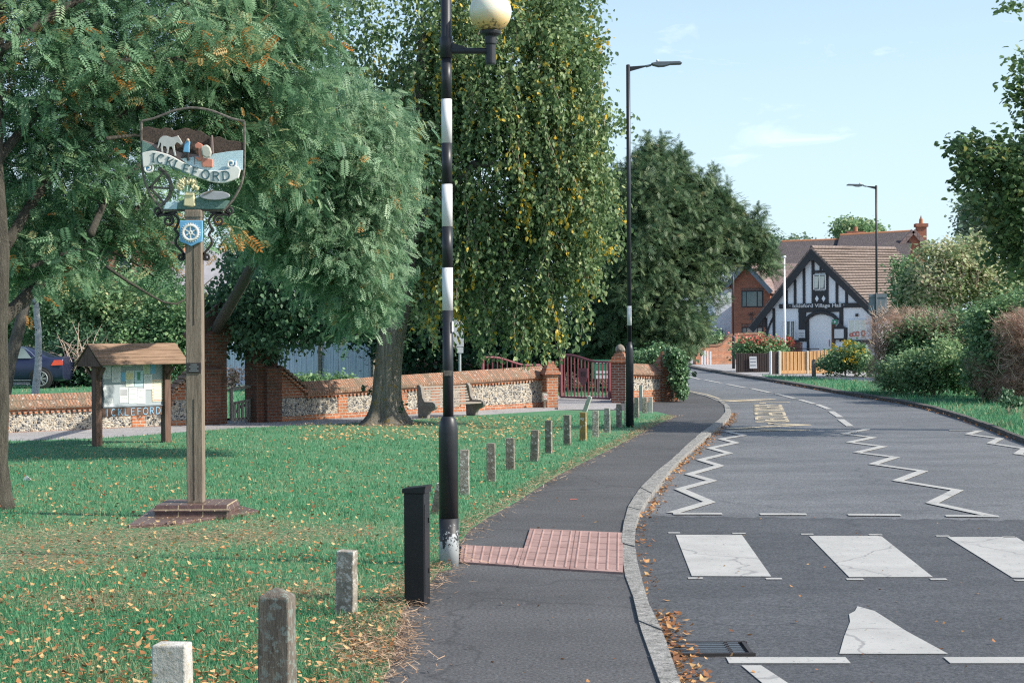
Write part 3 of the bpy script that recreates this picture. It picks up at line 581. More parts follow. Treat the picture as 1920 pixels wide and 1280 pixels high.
# ================================================================== GRASS
def blades(name, poly, n, zlim, pxr, seed, hmin, hmax, z=.012, bare=None, mat='grass_blade', dry=.045):
    rng = np.random.default_rng(seed); u = rng.random(n); Z = 1 / ((1 / zlim[0]) * (1 - u) + (1 / zlim[1]) * u)
    X = (rng.uniform(pxr[0], pxr[1], n) - 960) / F * Z; P = np.stack([X, Z], 1); k = in_poly(P, poly); P = P[k]; n = len(P)
    dens = np.ones(n); dryv = np.zeros(n)
    nzv = np.sin(P[:, 0] * 1.7 + 2 * np.sin(P[:, 1] * .6)) * np.sin(P[:, 1] * 1.1 + 1.5 * np.sin(P[:, 0] * .9)) + .6 * np.sin(P[:, 0] * 4.1 + P[:, 1] * 2.7)
    dens -= .25 * (nzv > .55)
    nz2 = np.sin(P[:, 0] * .7 + 1.2 * np.sin(P[:, 1] * .35 + 2)) * np.sin(P[:, 1] * .55 + 1); dryv += .18 * np.clip(nzv, 0, 1) + .16 * np.clip(nz2, 0, 1) ** 1.5
    for (cx, cy, rx, ry, s_) in (bare or []):
        c = gp(cx, cy); e1 = gp(cx + rx, cy); e2 = gp(cx, cy - ry); ax = abs(e1.x - c.x); ay = abs(e2.y - c.y)
        q = np.exp(-(((P[:, 0] - c.x) / ax) ** 2 + ((P[:, 1] - c.y) / ay) ** 2)); dens -= s_ * q * .85; dryv += .8 * s_ * q
    k = rng.random(n) < dens; P = P[k]; dryv = dryv[k]; n = len(P)
    h = rng.uniform(hmin, hmax, n) * (.75 + .5 * np.sin(P[:, 0] * 3 + P[:, 1] * 2) ** 2) * (1 - .5 * np.clip(dryv, 0, 1)); w = np.maximum(.0035, P[:, 1] * .00028)
    tv = [(0, -.5, 0), (0, .5, 0), (.22, .38, .55), (.22, -.38, .55), (.55, 0, 1)]; tf = [(0, 1, 2, 3), (3, 2, 4)]
    rot = eul(rng.random(n) * 2 * np.pi, rng.normal(size=n) * .25, rng.normal(size=n) * .2)
    tvn = np.array(tv); pos = np.stack([P[:, 0], P[:, 1], np.full(n, z)], 1)
    rnd = rng.random(n) * .86; isd = rng.random(n) < (dry + dryv); rnd = np.where(isd, .9 + .1 * rng.random(n), rnd)
    # scale anisotropically before rotation: fold scale into rotation matrix columns
    rot = rot * np.stack([h, w, h], -1)[:, None, :]
    return leaves_mesh(name, mat, tvn, tf, pos, rot, np.ones(n), rnd)
bare = [(330, 1008, 300, 24, .85), (100, 1025, 240, 40, .7), (560, 1120, 120, 22, .35), (200, 1130, 160, 20, .35), (640, 1000, 120, 12, .6), (720, 800, 130, 14, .9), (850, 800, 130, 12, .6), (250, 828, 70, 4, .9), (480, 985, 60, 8, .5), (60, 1060, 160, 18, .5), (420, 1010, 160, 14, .45), (1120, 815, 60, 8, .4)]
gpoly = xy(green)
tag(blades('grass', gpoly, 420000, (5.2, 34), (-120, 1330), 1, .022, .05, bare=bare), 'short green mown grass of the village green with dry patches', 'grass', kind='stuff')
tag(blades('grass', xy(lawn), 50000, (28, 62), (-40, 1300), 2, .04, .08, z=0), 'green grass behind the flint wall', 'grass', kind='stuff')
tag(blades('grass', xy(verge), 130000, (14, 64), (1400, 2080), 3, .05, .12, dry=.06), 'rough green grass on the verge along the far kerb', 'grass', kind='stuff')
# fallen leaves
def litter(name, P, seed, s0, s1, mat='fallen', z=.045, lo=0, hi=1):
    rng = np.random.default_rng(seed); n = len(P); pos = np.stack([P[:, 0], P[:, 1], z + rng.uniform(-.012, .012, n)], 1)
    tv = [(-.5, 0, .06), (-.1, .28, -.03), (.5, .05, .10), (.0, -.30, .0), (0, 0, -.03)]; tf = [(0, 4, 1), (4, 2, 1), (4, 3, 2), (0, 3, 4)]
    return leaves_mesh(name, mat, tv, tf, pos, eul(rng.random(n) * 6.28, rng.normal(size=n) * .35, rng.normal(size=n) * .35), rng.uniform(s0, s1, n), lo + (hi - lo) * rng.random(n) ** 1.25)
def pts_poly(seed, n, zlim, pxr, poly):
    rng = np.random.default_rng(seed); u = rng.random(n); Z = 1 / ((1 / zlim[0]) * (1 - u) + (1 / zlim[1]) * u)
    X = (rng.uniform(pxr[0], pxr[1], n) - 960) / F * Z; P = np.stack([X, Z], 1); return P[in_poly(P, poly)]
def along(seed, line, n, sig, off=0):
    rng = np.random.default_rng(seed); L_ = np.array([[p.x, p.y] for p in line]); seg = np.linalg.norm(np.diff(L_, axis=0), axis=1); cum = np.concatenate([[0], np.cumsum(seg)])
    d = rng.random(n) * cum[-1]; i = np.clip(np.searchsorted(cum, d) - 1, 0, len(seg) - 1); t = (d - cum[i]) / seg[i]; P = L_[i] + (L_[i + 1] - L_[i]) * t[:, None]
    nn = np.stack([-(L_[i + 1] - L_[i])[:, 1], (L_[i + 1] - L_[i])[:, 0]], 1) / seg[i][:, None]
    return P + nn * (off + rng.normal(size=n) * sig)[:, None]
Pl = pts_poly(11, 21000, (5.2, 33), (-60, 1300), gpoly)
tag(litter('fallen_leaves', Pl, 12, .012, .050), 'brown and yellow fallen leaves scattered over the green', 'leaves', kind='stuff')
cl = np.sin(Pl[:, 0] * 3.1 + 1.7 * np.sin(Pl[:, 1] * 1.3)) * np.sin(Pl[:, 1] * 2.3 + Pl[:, 0]) + .5 * np.sin(Pl[:, 0] * 9 + 3 * np.sin(Pl[:, 1] * 4)); Pl = Pl[np.random.default_rng(5).random(len(Pl)) < .22 + .9 * np.clip(cl, 0, 1)]
Pk = pts_poly(15, 1500, (26, 33), (560, 1050), gpoly)
tag(litter('fallen_leaves', Pk, 16, .035, .07, lo=.6, hi=.95), 'yellow leaves fallen under the weeping lime by the bench', 'leaves', kind='stuff')
Pg = np.concatenate([along(13, ko[4:17], 620, .05, .05), along(14, ko[16:20], 480, .06, .06), along(18, ko[4:12], 420, .05, .07)])
tag(litter('gutter_leaves', Pg, 14, .02, .06, z=-.03, lo=0, hi=.75), 'brown leaves gathered in the gutter against the near kerb', 'leaves', kind='stuff')
Pr = np.concatenate([along(19, [gp(a, b) for a, b in RK[4:13]], 500, .05, -.05)])
tag(litter('gutter_leaves', Pr, 20, .03, .06, z=-.02, lo=0, hi=.6), 'brown leaves along the far kerb below the verge', 'leaves', kind='stuff')
Pp = pts_poly(21, 420, (5.5, 40), (700, 2000), xy([p for p in pave[:len(ki)]] + gl[::-1])); Pq = pts_poly(22, 110, (5.5, 16), (1250, 1950), xy(road_poly))
tag(litter('fallen_leaves', Pp, 23, .012, .04, z=.012, lo=0, hi=.7), 'scattered dry leaves and crumbs lying on the near pavement', 'leaves', kind='stuff')
tag(litter('fallen_leaves', Pq, 24, .02, .045, z=-.035, lo=0, hi=.8), 'odd dry leaves on the dark road round the crossing', 'leaves', kind='stuff')
def straws(name, P, seed, z=.02, l0=.03, l1=.09):
    rng = np.random.default_rng(seed); n = len(P); pos = np.stack([P[:, 0], P[:, 1], np.full(n, z) + rng.random(n) * .02], 1)
    tv = [(-.5, -.035, 0), (.5, -.025, .05), (.5, .025, .05), (-.5, .035, 0)]
    return leaves_mesh(name, 'straw', tv, [(0, 1, 2, 3)], pos, eul(rng.random(n) * 6.28, rng.normal(size=n) * .2, rng.normal(size=n) * .3), rng.uniform(l0, l1, n), rng.random(n))
Ps = np.concatenate([along(31, gl[:10], 5200, .09, -.03), along(32, gl[9:], 5200, .10, -.07), along(33, [gp(738, 1160), gp(742, 1215), gp(735, 1250)], 1800, .12, -.12)])
rngp = np.random.default_rng(77); Pb = []
for (cx, cy, rx, ry, s_) in bare:
    n_ = int(rx * ry * 1.1); qx = cx + rngp.normal(size=n_) * rx * .62; qy = cy + rngp.normal(size=n_) * ry * .62
    Pb += [tuple(gp(a_, b_)[:2]) for a_, b_ in zip(qx, qy)]
Pb = np.array(Pb); Pb = Pb[in_poly(Pb, gpoly)]
tag(straws('dry_grass', Pb, 78, .014, .015, .05), 'thin dry worn patches of clippings on the green', 'dry grass', kind='stuff')
tag(straws('dry_grass_edge', Ps, 34), 'strip of dry clippings between the green and the pavement', 'dry grass', kind='stuff')
# ================================================================== WALLS
def wall_run(name, p0, p1, h0, h1, label, th=.30, cop=.22, piers=(), hc=.16, flint='flint', brick='brick_orange', base_h=.06):
    a = Vector((p0.x, p0.y, 0)); b = Vector((p1.x, p1.y, 0)); ln = (b - a).length; ang = math.atan2(b.y - a.y, b.x - a.x)
    root = thing(name, label, 'wall', a, ang)    # local x along the wall, front face towards -y
    hb0, hb1 = h0 - cop, h1 - cop
    f = lambda x: hb0 + (hb1 - hb0) * x / ln
    MB().xz([(0, -.05), (ln, -.05), (ln, hb1), (0, hb0)], 0, th).build('flint_panel', flint, root)
    mb = MB(); e = .012
    mb.xz([(0, -.04), (ln, -.04), (ln, base_h), (0, base_h)], -e, .05)
    mb.xz([(0, hb0 - .035), (ln, hb1 - .035), (ln, hb1 + .001), (0, hb0 + .001)], -.03, .05)
    x = .02
    while x < ln - .1:
        z = f(x) - .055; mb.box((x + .03, -.016, z), (.05, .035, .035)); x += .10
    for c, w in piers:
        if 0 < c < ln: mb.xz([(c - w / 2, base_h + .001), (c + w / 2, base_h + .001), (c + w / 2, f(c) - .036), (c - w / 2, f(c) - .036)], -e - .003, .05)
    mb.build('brickwork', brick, root)
    o = .07; pr = [(-o, 0), (-o, .045), (th * .5, cop), (th + o, .045), (th + o, 0)]; vs = []; n = len(pr)
    for X, H in ((0, hb0), (ln, hb1)): vs += [(X, y, H + z + .003) for y, z in pr]
    MB().add(vs, [tuple(range(n)), tuple(range(2 * n - 1, n - 1, -1))] + [(i + n, (i + 1) % n + n, (i + 1) % n, i) for i in range(n)]).build('coping', 'coping_tile', root)
    # loose tile edges so that the coping is not a clean line
    mb = MB(); rr = random.Random(5); x = 0
    while x < ln:
        H = f(x); sl = math.atan2(cop - .045, th * .5 + o)
        mb.box((x + .04, -o + .10 + rr.uniform(-.01, .02), H + .045 + .055), (.078, .24, .012), rx=sl + rr.uniform(-.04, .05)); x += .088
    mb.build('tiles', 'coping_tile', root)
    return root
A0, A1 = gp(-260, 824), gp(322, 798)
hA0, hA1 = hgt(20, 812, 740), hgt(322, 800, 732)
wall_run('flint_wall', A0, A1, hA0 * .98, hA1, 'low flint wall with tiled brick coping behind the notice board', piers=[(2.35, .26), (4.9, .26), (6.2, .22)], cop=.25, base_h=.012)
gA = gp(322, 798); gB = gp(386, 796)
def wall_ramp(p0, p1, h0, h1, label, flat=0.0):
    a = Vector((p0.x, p0.y, 0)); b = Vector((p1.x, p1.y, 0)); ln = (b - a).length; ang = math.atan2(b.y - a.y, b.x - a.x)
    root = thing('wall_ramp', label, 'wall', a, ang); th = .30; lo = min(h0, h1) - .19
    MB().xz([(0, -.05), (ln, -.05), (ln, lo), (0, lo)], 0.002, th).build('flint_panel', 'flint', root)
    MB().xz([(0, lo + .001), (ln, lo + .001), (ln, h1 - .05), (0, h0 - .05)], -.012, th + .01).build('brick_slope', 'brick', root)
    mb = MB(); mb.xz([(0, -.04), (ln, -.04), (ln, .09), (0, .09)], -.012, .05)
    n = 12
    for i in range(n):
        x = ln * (i + .5) / n; z = h0 + (h1 - h0) * (i + .5) / n - .10; mb.box((x, -.03, z), (.06, .05, .045))
    mb.build('brickwork', 'brick_orange', root)
    sl = math.atan2(h1 - h0, ln); mb = MB(); L_ = math.hypot(ln, h1 - h0); m = 14
    for i in range(m):
        t = (i + .5) / m; mb.box((ln * t, th * .5, h0 - .03 + (h1 - h0) * t + .02 * (i % 2)), (L_ / m * .95, th + .16, .05), ry=-sl)
    mb.build('coping', 'coping_tile', root, bevel=.006)
wall_ramp(gA, gB, hA1, hgt(386, 796, 672), 'brick wall ramp climbing to the gateway behind the oak post')
# gateway
gd = gp(425, 795.5); gleft = gp(384, 796.5); gright = gp(522, 790.5)
av = (gright - gleft); ang = math.atan2(av.y, av.x); LN = av.length
gt = thing('brick_gateway', 'brick churchyard gateway with arched opening overgrown by dark leaves', 'gateway', (gleft.x, gleft.y, 0), ang)
pw = LN * .30; top = hgt(450, 793, 640)
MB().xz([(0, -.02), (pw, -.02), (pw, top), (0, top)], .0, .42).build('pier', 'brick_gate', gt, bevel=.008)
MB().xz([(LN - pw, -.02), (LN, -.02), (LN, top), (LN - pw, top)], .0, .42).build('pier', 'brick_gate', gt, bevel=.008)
for x in (-.02, LN - pw * .62): mb = MB(); mb.box((x + pw * .32, -.06, hgt(400, 796, 693)), (pw * .75, .16, .07), rx=.35); mb.box((x + pw * .32, -.04, hgt(400, 796, 696) / 2), (pw * .68, .12, hgt(400, 796, 696) - .02)); mb.build('buttress', 'brick_gate', gt)
arch = [(pw, top - .12)] + [(LN / 2 - (LN / 2 - pw) * math.cos(math.pi * i / 10), top - .12 + .18 * math.sin(math.pi * i / 10)) for i in range(1, 10)] + [(LN - pw, top - .12), (LN - pw, top + .001), (LN + .06, top + .001), (LN / 2, top + .62), (-.06, top + .001), (pw, top + .001)]
MB().xz(arch, .01, .41).build('arch', 'brick_gate', gt)
mb = MB(); mb.bar((-.16, .2, top - .06), (LN / 2, .2, top + .68), .5, .07); mb.bar((LN + .16, .2, top - .06), (LN / 2, .2, top + .68), .5, .07); mb.build('roof', 'timber_brown', gt)
go = gp(426, 795); ge = gp(472, 791.5); av = ge - go; ga = math.atan2(av.y, av.x); gl_ = av.length
gg = thing('wicket_gate', 'weathered grey wooden gate closing the brick gateway', 'gate', (go.x + .05, go.y + .18, 0), ga)
hg = hgt(450, 793, 722)
MB().bar((gl_ * .0, 0, .05), (gl_ * .0, 0, hg * .92), .05).build('stile', 'gate_wood', gg); MB().bar((gl_, 0, .05), (gl_, 0, hg * 1.05), .06).build('stile', 'gate_wood', gg)
mb = MB(); mb.bar((0, 0, hg * .90), (gl_, 0, hg * .98), .045, .07); mb.bar((0, 0, hg * .52), (gl_, 0, hg * .62), .04, .06); mb.bar((0, 0, .08), (gl_, 0, .08), .04, .06)
mb.bar((0, .02, .10), (gl_ * .5, .02, hg * .5), .03); mb.bar((gl_, .02, .10), (gl_ * .5, .02, hg * .5), .03); mb.build('rail', 'gate_wood', gg)
mb = MB()
for i in range(6): mb.box((gl_ * (i + .6) / 6.4, -.02, hg * .3), (.065, .02, hg * .52))
mb.build('picket', 'gate_wood', gg)
B0 = gp(524, 790.5); B1 = gp(573, 787.5); B2 = gp(1026, 762.5)
wall_ramp(B0, B1, hgt(524, 790, 684), hgt(573, 787, 725), 'brick wall ramp descending from the gateway towards the bench')
ln = (B2 - B1).length
wall_run('flint_wall', B1, B2, hgt(573, 787.5, 716), hgt(1026, 762.5, 686), 'long flint wall with brick piers and tiled coping behind the bench', piers=[(.95, .24), (2.55, .3), (ln * .50, .26), (ln * .63, .36)], cop=.25, base_h=.10)
# gate piers
def pier(p, w, h, label, mat='brick_orange', capm='coping_tile', rz=0, knob=True, px=None):
    r = thing('gate_pier', label, 'pier', (p.x, p.y, 0), rz)
    MB().box((0, 0, h / 2 - .03), (w, w, h + .05)).build('shaft', mat, r, bevel=.006)
    mb = MB()
    for i in range(4):
        s_ = (w + .11) * (1 - i * .2); mb.box((0, 0, h + .035 + i * .072), (s_, s_, .074), top=.90)
    mb.build('cap', 'brick', r, bevel=.006)
    if knob: MB().lathe([(w * .36, -.03), (w * .36, .02), (w * .29, .08), (w * .15, .12), (.01, .135)], 10, (0, 0, h + .29)).build('finial', 'concrete_brown', r, smooth=True)
    return r
p = gp(1032, 764); pier(p + Vector((0, .12, 0)), .27, hgt(1032, 764, 702), 'orange brick gate pier with stepped cap at the end of the bench wall', rz=R(20), knob=False)
p = gp(1164, 756); pier(p + Vector((.0, .16, 0)), .33, hgt(1164, 756, 680), 'tall dark red gate pier with rounded cap behind the black lamp column', mat='brick_pier', rz=R(-18))
p = gp(1247, 752); pier(p + Vector((0, .2, 0)), .26, hgt(1247, 752, 682), 'brick end pier partly buried in ivy', mat='brick_orange', rz=R(15), knob=False)
q0 = gp(1180, 756); q1 = gp(1238, 752.5)
wall_run('flint_wall', q0, q1, hgt(1180, 756, 681), hgt(1238, 752, 683), 'short flint wall panel framed in brick between the lamp column and the ivy', piers=[(.04, .08), (1.28, .22)], base_h=.28, cop=.26)
mb = MB(); a = gp(1258, 752)
mb.box((a.x + .02, a.y + .2, .25), (.34, .3, .55), top=.6); tag(mb.build('wall_buttress', 'brick', bevel=.01), 'sloping brick buttress stub beside the ivy clad pier', 'buttress')
# ------------------------------------------------------------------ maroon gates
def gate(p0, p1, hf, hl, label, nb=14, shield=True):
    a = Vector((p0.x, p0.y, 0)); b = Vector((p1.x, p1.y, 0)); ln = (b - a).length
    r = thing('metal_gate', label, 'gate', a, math.atan2(b.y - a.y, b.x - a.x), 'maroon gates at the drive'); z0 = .06
    def topz(t): return hf if t < .15 else (hl + (hf - hl) * (.5 + .5 * math.cos(math.pi * min(1, (t - .15) / .65))))
    mb = MB(); mb.tube([(ln * i / 24, 0, topz(i / 24)) for i in range(25)], .026, 8); mb.bar((0, 0, z0), (ln, 0, z0), .045); mb.bar((0, 0, z0), (0, 0, topz(0)), .06); mb.bar((ln, 0, z0), (ln, 0, topz(1)), .06); mb.build('gate_frame', 'maroon', r)
    for i in range(1, nb):
        t = i / nb; MB().tube([(ln * t, 0, z0), (ln * t, 0, topz(t))], .017, 6).build('bar', 'maroon', r)
    if shield:
        cx = ln * .49; cz = (z0 + hf) * .50; s_ = .16
        o = MB().xz([(cx - s_, cz + .2), (cx + s_, cz + .2), (cx + s_, cz - .02), (cx + s_ * .55, cz - .16), (cx, cz - .24), (cx - s_ * .55, cz - .16), (cx - s_, cz - .02)], -.045, -.03).build('shield', 'maroon', r)
        mb = MB()
        for i in range(3): mb.box((cx, -.048, cz + .10 - i * .05), (s_ * 1.1, .006, .012)); mb.box((cx - s_ * .4 + i * s_ * .4, -.0485, cz + .05), (.012, .006, .12))
        mb.build('emblem', 'iron', o)
    return r
gate(gp(1052, 748.5), gp(1143, 752), hgt(1052, 748, 665), hgt(1143, 751, 678), 'maroon barred gate leaf with a shield plate closing the drive between the piers')
p = gp(1150, 753); tag(MB().box((p.x, p.y + .02, hgt(1147, 752, 676) / 2), (.10, .10, hgt(1147, 752, 676))).build('gate_post', 'maroon', bevel=.005), 'thick maroon hinge post against the tall dark gate pier', 'gate post')
pa = at(905, 700, 41.0); pb = at(1012, 700, 42.5)
gate(Vector((pa.x, 41.0, 0)), Vector((pb.x, 42.5, 0)), at(905, 670, 41).z, at(1012, 684, 42.5).z, 'maroon gate leaf folded open, its curved top showing above the bench wall', shield=False, nb=12)
# ================================================================== STREET FURNITURE
def frustum(r, name, mat, prof, n=24, smooth=True): return MB().lathe(prof, n).build(name, mat, r, smooth=smooth)
bp = gp(842, 1061); SB = (1061 - yh(842)) / CH
zb = lambda y: (1061 - y) / SB
bb = thing('belisha_beacon', 'black and white banded crossing beacon with amber globe on the pavement edge', 'beacon', (bp.x, bp.y, 0))
r1, r2 = 18.2 / SB, 10.4 / SB
frustum(bb, 'base_column', 'black_paint', [(r1, 0.34), (r1, zb(812)), (r1 * .96, zb(800)), (r1 * .80, zb(785)), (r1 * .62, zb(781)), (r2, zb(780))])
t = NT('foot_flaking'); sx3 = t.n('ShaderNodeSeparateXYZ'); t.l(t.tc.outputs['Object'], sx3.inputs[0]); mm = t.n('ShaderNodeMath', operation='MULTIPLY_ADD'); t.l(sx3.outputs['Z'], mm.inputs[0]); mm.inputs[1].default_value = -1.5; t.l(t.noise(24, 5, .7), mm.inputs[2])
cf = t.mix(t.ramp(mm.outputs[0], [(.20, (0, 0, 0)), (.225, (1, 1, 1))]), (.02, .022, .026), (.36, .39, .40)); M['foot_flaking'] = t.fin(cf, .5, 0, .4)
frustum(bb, 'worn_foot', 'foot_flaking', [(r1 + .001, -.02), (r1 + .001, .34)])
bands = [(780, 582, 'black_paint'), (582, 502, 'band_white'), (502, 425, 'black_paint'), (425, 346, 'band_white'), (346, 269, 'black_paint'), (269, 187, 'band_white'), (187, 110, 'black_paint')]
for y0, y1, m_ in bands: frustum(bb, 'white_band' if 'white' in m_ else 'black_band', m_, [(r2 * (.96 if 'white' in m_ else .95), zb(y0)), (r2 * (.96 if 'white' in m_ else .95), zb(y1))])
frustum(bb, 'upper_pole', 'black_paint', [(r2 * 1.12, zb(110)), (r2 * 1.12, zb(72)), (r2 * .95, zb(70)), (r2 * .95, zb(-260)), (.01, zb(-262))])
ax = (921 - 838) / SB
mb = MB(); mb.tube([(0, 0, zb(97)), (ax - .01, 0, zb(97))], .022, 12); mb.box((.08, 0, zb(92)), (.10, .03, .05), ry=.3); mb.lathe([(.036, zb(123)), (.038, zb(120)), (.036, zb(86)), (.042, zb(84)), (.042, zb(70)), (.072, zb(66)), (.076, zb(60)), (.01, zb(60))], 20, (ax, 0, 0)); mb.build('arm', 'black_paint', bb, smooth=False, bevel=.003)
mb = MB(); rg = 39.5 / SB; gz = zb(24)
mb.lathe([(max(.004, rg * math.sin(math.pi * i / 20)), -rg * math.cos(math.pi * i / 20)) for i in range(0, 21)], 32)
o = mb.build('globe', 'globe', bb, smooth=True); o.location = (ax, 0, gz)
mb = MB()
for yy in (655,): mb.box((r2 * .72, -r2 * .5, zb(612)), (.012, .03, .075), rz=.6)
mb.build('sticker', 'sign_white', bb)
mb = MB(); mb.xz([(-.03, zb(704)), (.032, zb(704)), (.032, zb(694)), (-.03, zb(694))], -r2 - .001, -r2 + .002); mb.build('faded_label', 'lichen_frame', bb)
# black cabinet
cp_ = gp(781, 1137); SC = (1137 - yh(781)) / CH
cb = thing('control_cabinet', 'slim black metal cabinet with sloping lid beside the beacon', 'cabinet', (cp_.x, cp_.y + .09, 0), R(-12))
h_ = (1137 - 925) / SC
MB().box((0, 0, h_ / 2 - .01), (.125, .14, h_ + .02)).build('case', 'black_cabinet', cb, bevel=.004)
MB().xz([(-.072, h_), (.072, h_), (.072, h_ + .022), (.078, h_ + .045), (-.072, h_ + .028)], -.078, .078).build('lid', 'black_cabinet', cb, bevel=.003)
mb = MB(); mb.box((.0635, 0, h_ * .5), (.003, .11, h_ * .8)); mb.box((.067, .03, h_ * .75), (.006, .012, .03)); mb.box((.067, .03, h_ * .3), (.006, .012, .03)); mb.build('door', 'black_cabinet', cb)
# stone posts
def stone_post(px, yb, yt, wpx, mat, label, lean=0, leany=0, cap=False, group='stone posts edging the green', rz=None, tilt=0):
    sc = (yb - yh(px)) / CH; h = (yb - yt) / sc; w = wpx / sc; p = gp(px, yb); rr = random.Random(int(px * 7))
    nm = 'timber_post' if cap else 'stone_post'
    mb = MB(); dpt = w * .82; seg = 5; vs = []; fs = []
    for k in range(seg + 1):
        t = k / seg; ww = w / 2 * (1 - .06 * t)
        for i, j in ((-1, -1), (1, -1), (1, 1), (-1, 1)): vs.append((i * ww + rr.uniform(-.02, .02) * w, j * dpt / 2 * (1 - .06 * t) + rr.uniform(-.02, .02) * w, -.05 + (h + .05) * t))
    for k in range(seg):
        for j in range(4): fs.append((k * 4 + j, k * 4 + (j + 1) % 4, k * 4 + 4 + (j + 1) % 4, k * 4 + 4 + j))
    fs += [(3, 2, 1, 0)]
    if cap: vs.append((0, 0, h + w * .28)); n = seg * 4; fs += [(n, n + 1, len(vs) - 1), (n + 1, n + 2, len(vs) - 1), (n + 2, n + 3, len(vs) - 1), (n + 3, n, len(vs) - 1)]
    else: fs.append(tuple(seg * 4 + j for j in range(4)))
    mb.add(vs, fs)
    o = mb.build(nm, mat, bevel=w * .05); o.location = (p.x, p.y + dpt / 2, 0)
    o.rotation_euler = (leany, lean, rz if rz is not None else R(-10) + rr.uniform(-.12, .12)); tag(o, label, 'post', group if not cap else None)
    return o
stone_post(319, 1560, 1210, 68, 'concrete_yellowspot', 'pale square post with yellow lichen nearest the camera at the bottom of the green', rz=R(-6))
stone_post(517, 1405, 1120, 64, 'post_timber', 'dark timber post with pointed top at the front of the green', cap=True, rz=R(-10))
stone_post(648, 1160, 1033, 36, 'concrete_post', 'grey mottled post between the pointed timber post and the black cabinet', lean=R(1))
stone_post(816, 966, 905, 18, 'concrete_brown', 'brown leaning post half hidden behind the beacon column', lean=R(12))
stone_post(871, 930, 843, 18, 'concrete_post', 'pale grey post just beyond the beacon column')
stone_post(921, 905, 831, 17, 'concrete_brown', 'mossy white-topped post, second beyond the beacon column')
stone_post(957, 883, 821, 16, 'concrete_brown', 'round-shouldered brown post, third beyond the beacon column')
stone_post(1002, 867, 806, 15, 'concrete_brown', 'dark square post, fourth beyond the beacon column', lean=R(2))
stone_post(1029, 851, 788, 13, 'concrete_brown', 'dark lichened post, fifth beyond the beacon column')
stone_post(1064, 836, 778, 13, 'concrete_brown', 'brown post standing just before the orange one')
stone_post(1094, 828, 773, 12, 'concrete_orange', 'post covered in orange lichen in the middle of the row')
stone_post(1117, 820, 770, 12, 'concrete_post', 'whitish post next beyond the orange lichened one')
stone_post(1139, 812, 765, 11, 'concrete_post', 'blotchy pale post, second beyond the orange lichened one')
stone_post(1161, 803, 757, 10, 'concrete_brown', 'light brown post just before the black lamp column')
stone_post(1175, 797, 752, 8, 'concrete_post', 'post almost wholly hidden behind the black lamp column')
stone_post(1194, 785, 745, 9, 'concrete_post', 'grey post first beyond the black lamp column')
stone_post(1209, 776, 744, 9, 'concrete_post', 'white-topped low post, last but one before the drive')
stone_post(1220, 775, 744, 8, 'concrete_plain', 'thin low post at the far end of the row')
stone_post(1202, 770, 722, 7, 'concrete_plain', 'tall plain pale post standing above the far end of the row')
stone_post(1096, 773, 741, 8, 'concrete_plain', 'plain pale post leaning sharply by the drive', lean=R(20))
# street lamps
def lamp(px, yb, ytop, label, face=1, dep=None, hidden_base=False, rb=.0, arm=True):
    if dep is None: p = gp(px, yb); dep = p.y
    else: p = at(px, 640, dep)
    sc = F / dep; H = at(px, ytop, dep).z; r = thing('street_lamp', label, 'street lamp', (p.x, dep, 0), 0, 'black column street lamps')
    a = 7 / 1.0 * dep / F if not rb else rb; a = .068; b_ = .038
    MB().lathe([(a, -.02), (a, 1.28), (a * .95, 1.34), (b_, 1.47)], 20).build('base_column', 'black_paint', r, smooth=True)
    MB().lathe([(b_, 1.47), (b_ * .92, H), (.004, H + .01)], 16).build('pole', 'black_paint', r, smooth=True)
    if px < 1300: MB().lathe([(b_ * 1.04, 1.75), (b_ * 1.04, 2.08)], 16).build('white_label', 'band_white', r, smooth=True)
    f = face
    mb = MB(); mb.xz([(f * .03, H - .03), (f * .30, H - .012), (f * .30, H - .035), (f * .03, H - .11)], -.02, .02); mb.build('bracket', 'black_paint', r)
    mb = MB(); mb.xz([(f * .29, H - .01), (f * .40, H + .01), (f * .40, H - .02), (f * .31, H - .045)], -.035, .035)
    mb.xz([(f * .39, H + .02), (f * .50, H + .045), (f * .62, H + .045), (f * .88, H + .05), (f * .92, H + .02), (f * .90, H + .005), (f * .72, H), (f * .62, H - .03), (f * .52, H - .035), (f * .42, H - .01)], -.085, .085)
    mb.build('lantern', 'grey_metal', r, bevel=.008)
    MB().lathe([(.02, 0), (.024, .03), (.012, .045), (.001, .046)], 12, (f * .50, 0, H + .045)).build('sensor', 'sign_white', r, smooth=True)
    return r
lamp(1181, 802, 122, 'black lamp column with lantern over the road by the gate piers')
lamp(1644, 0, 348, 'distant lamp column rising behind the brown hedge', face=-1, dep=54)
lamp(1375.5, 691, 500, 'far lamp column at the corner in front of the brick house', face=-1)
# ------------------------------------------------------------------ village sign
vs_ = gp(368, 971); SS = (971 - yh(368)) / CH; VZ = vs_.y
vg = thing('village_sign', 'carved village sign on an oak post over a stepped brick plinth', 'village sign', (vs_.x, VZ, 0))
def S(zx, zy):   # position on the sign in metres from its post foot
    return ((zx / 4 + 240 - 367.5 + (zy / 4 - 0) * 0) / SS, (971 - (zy / 4 + 180)) / SS)
def relief(name, pts, y0, y1, mat, par=vg, bevel=.006): return MB().xz([S(*p) for p in pts], y0, y1).build(name, mat, par, bevel=bevel)
zt = lambda y: (971 - y) / SS
pw2 = 30 / SS
MB().box((0, 0, (zt(400) + zt(941)) / 2), (pw2, pw2, zt(400) - zt(941))).build('post', 'oak', vg, bevel=.006)
mb = MB(); mb.box((-.004, -pw2 / 2 - .001, (zt(700) + zt(941)) / 2 - .1), (.006, .004, .9)); mb.box((.003, -pw2 / 2 - .001, zt(520)), (.005, .004, .85)); mb.build('crack', 'iron', vg)
MB().box((0, 0, zt(402)), (pw2 * 1.06, pw2 * 1.1, .07)).build('post_cap', 'oak', vg, bevel=.01)
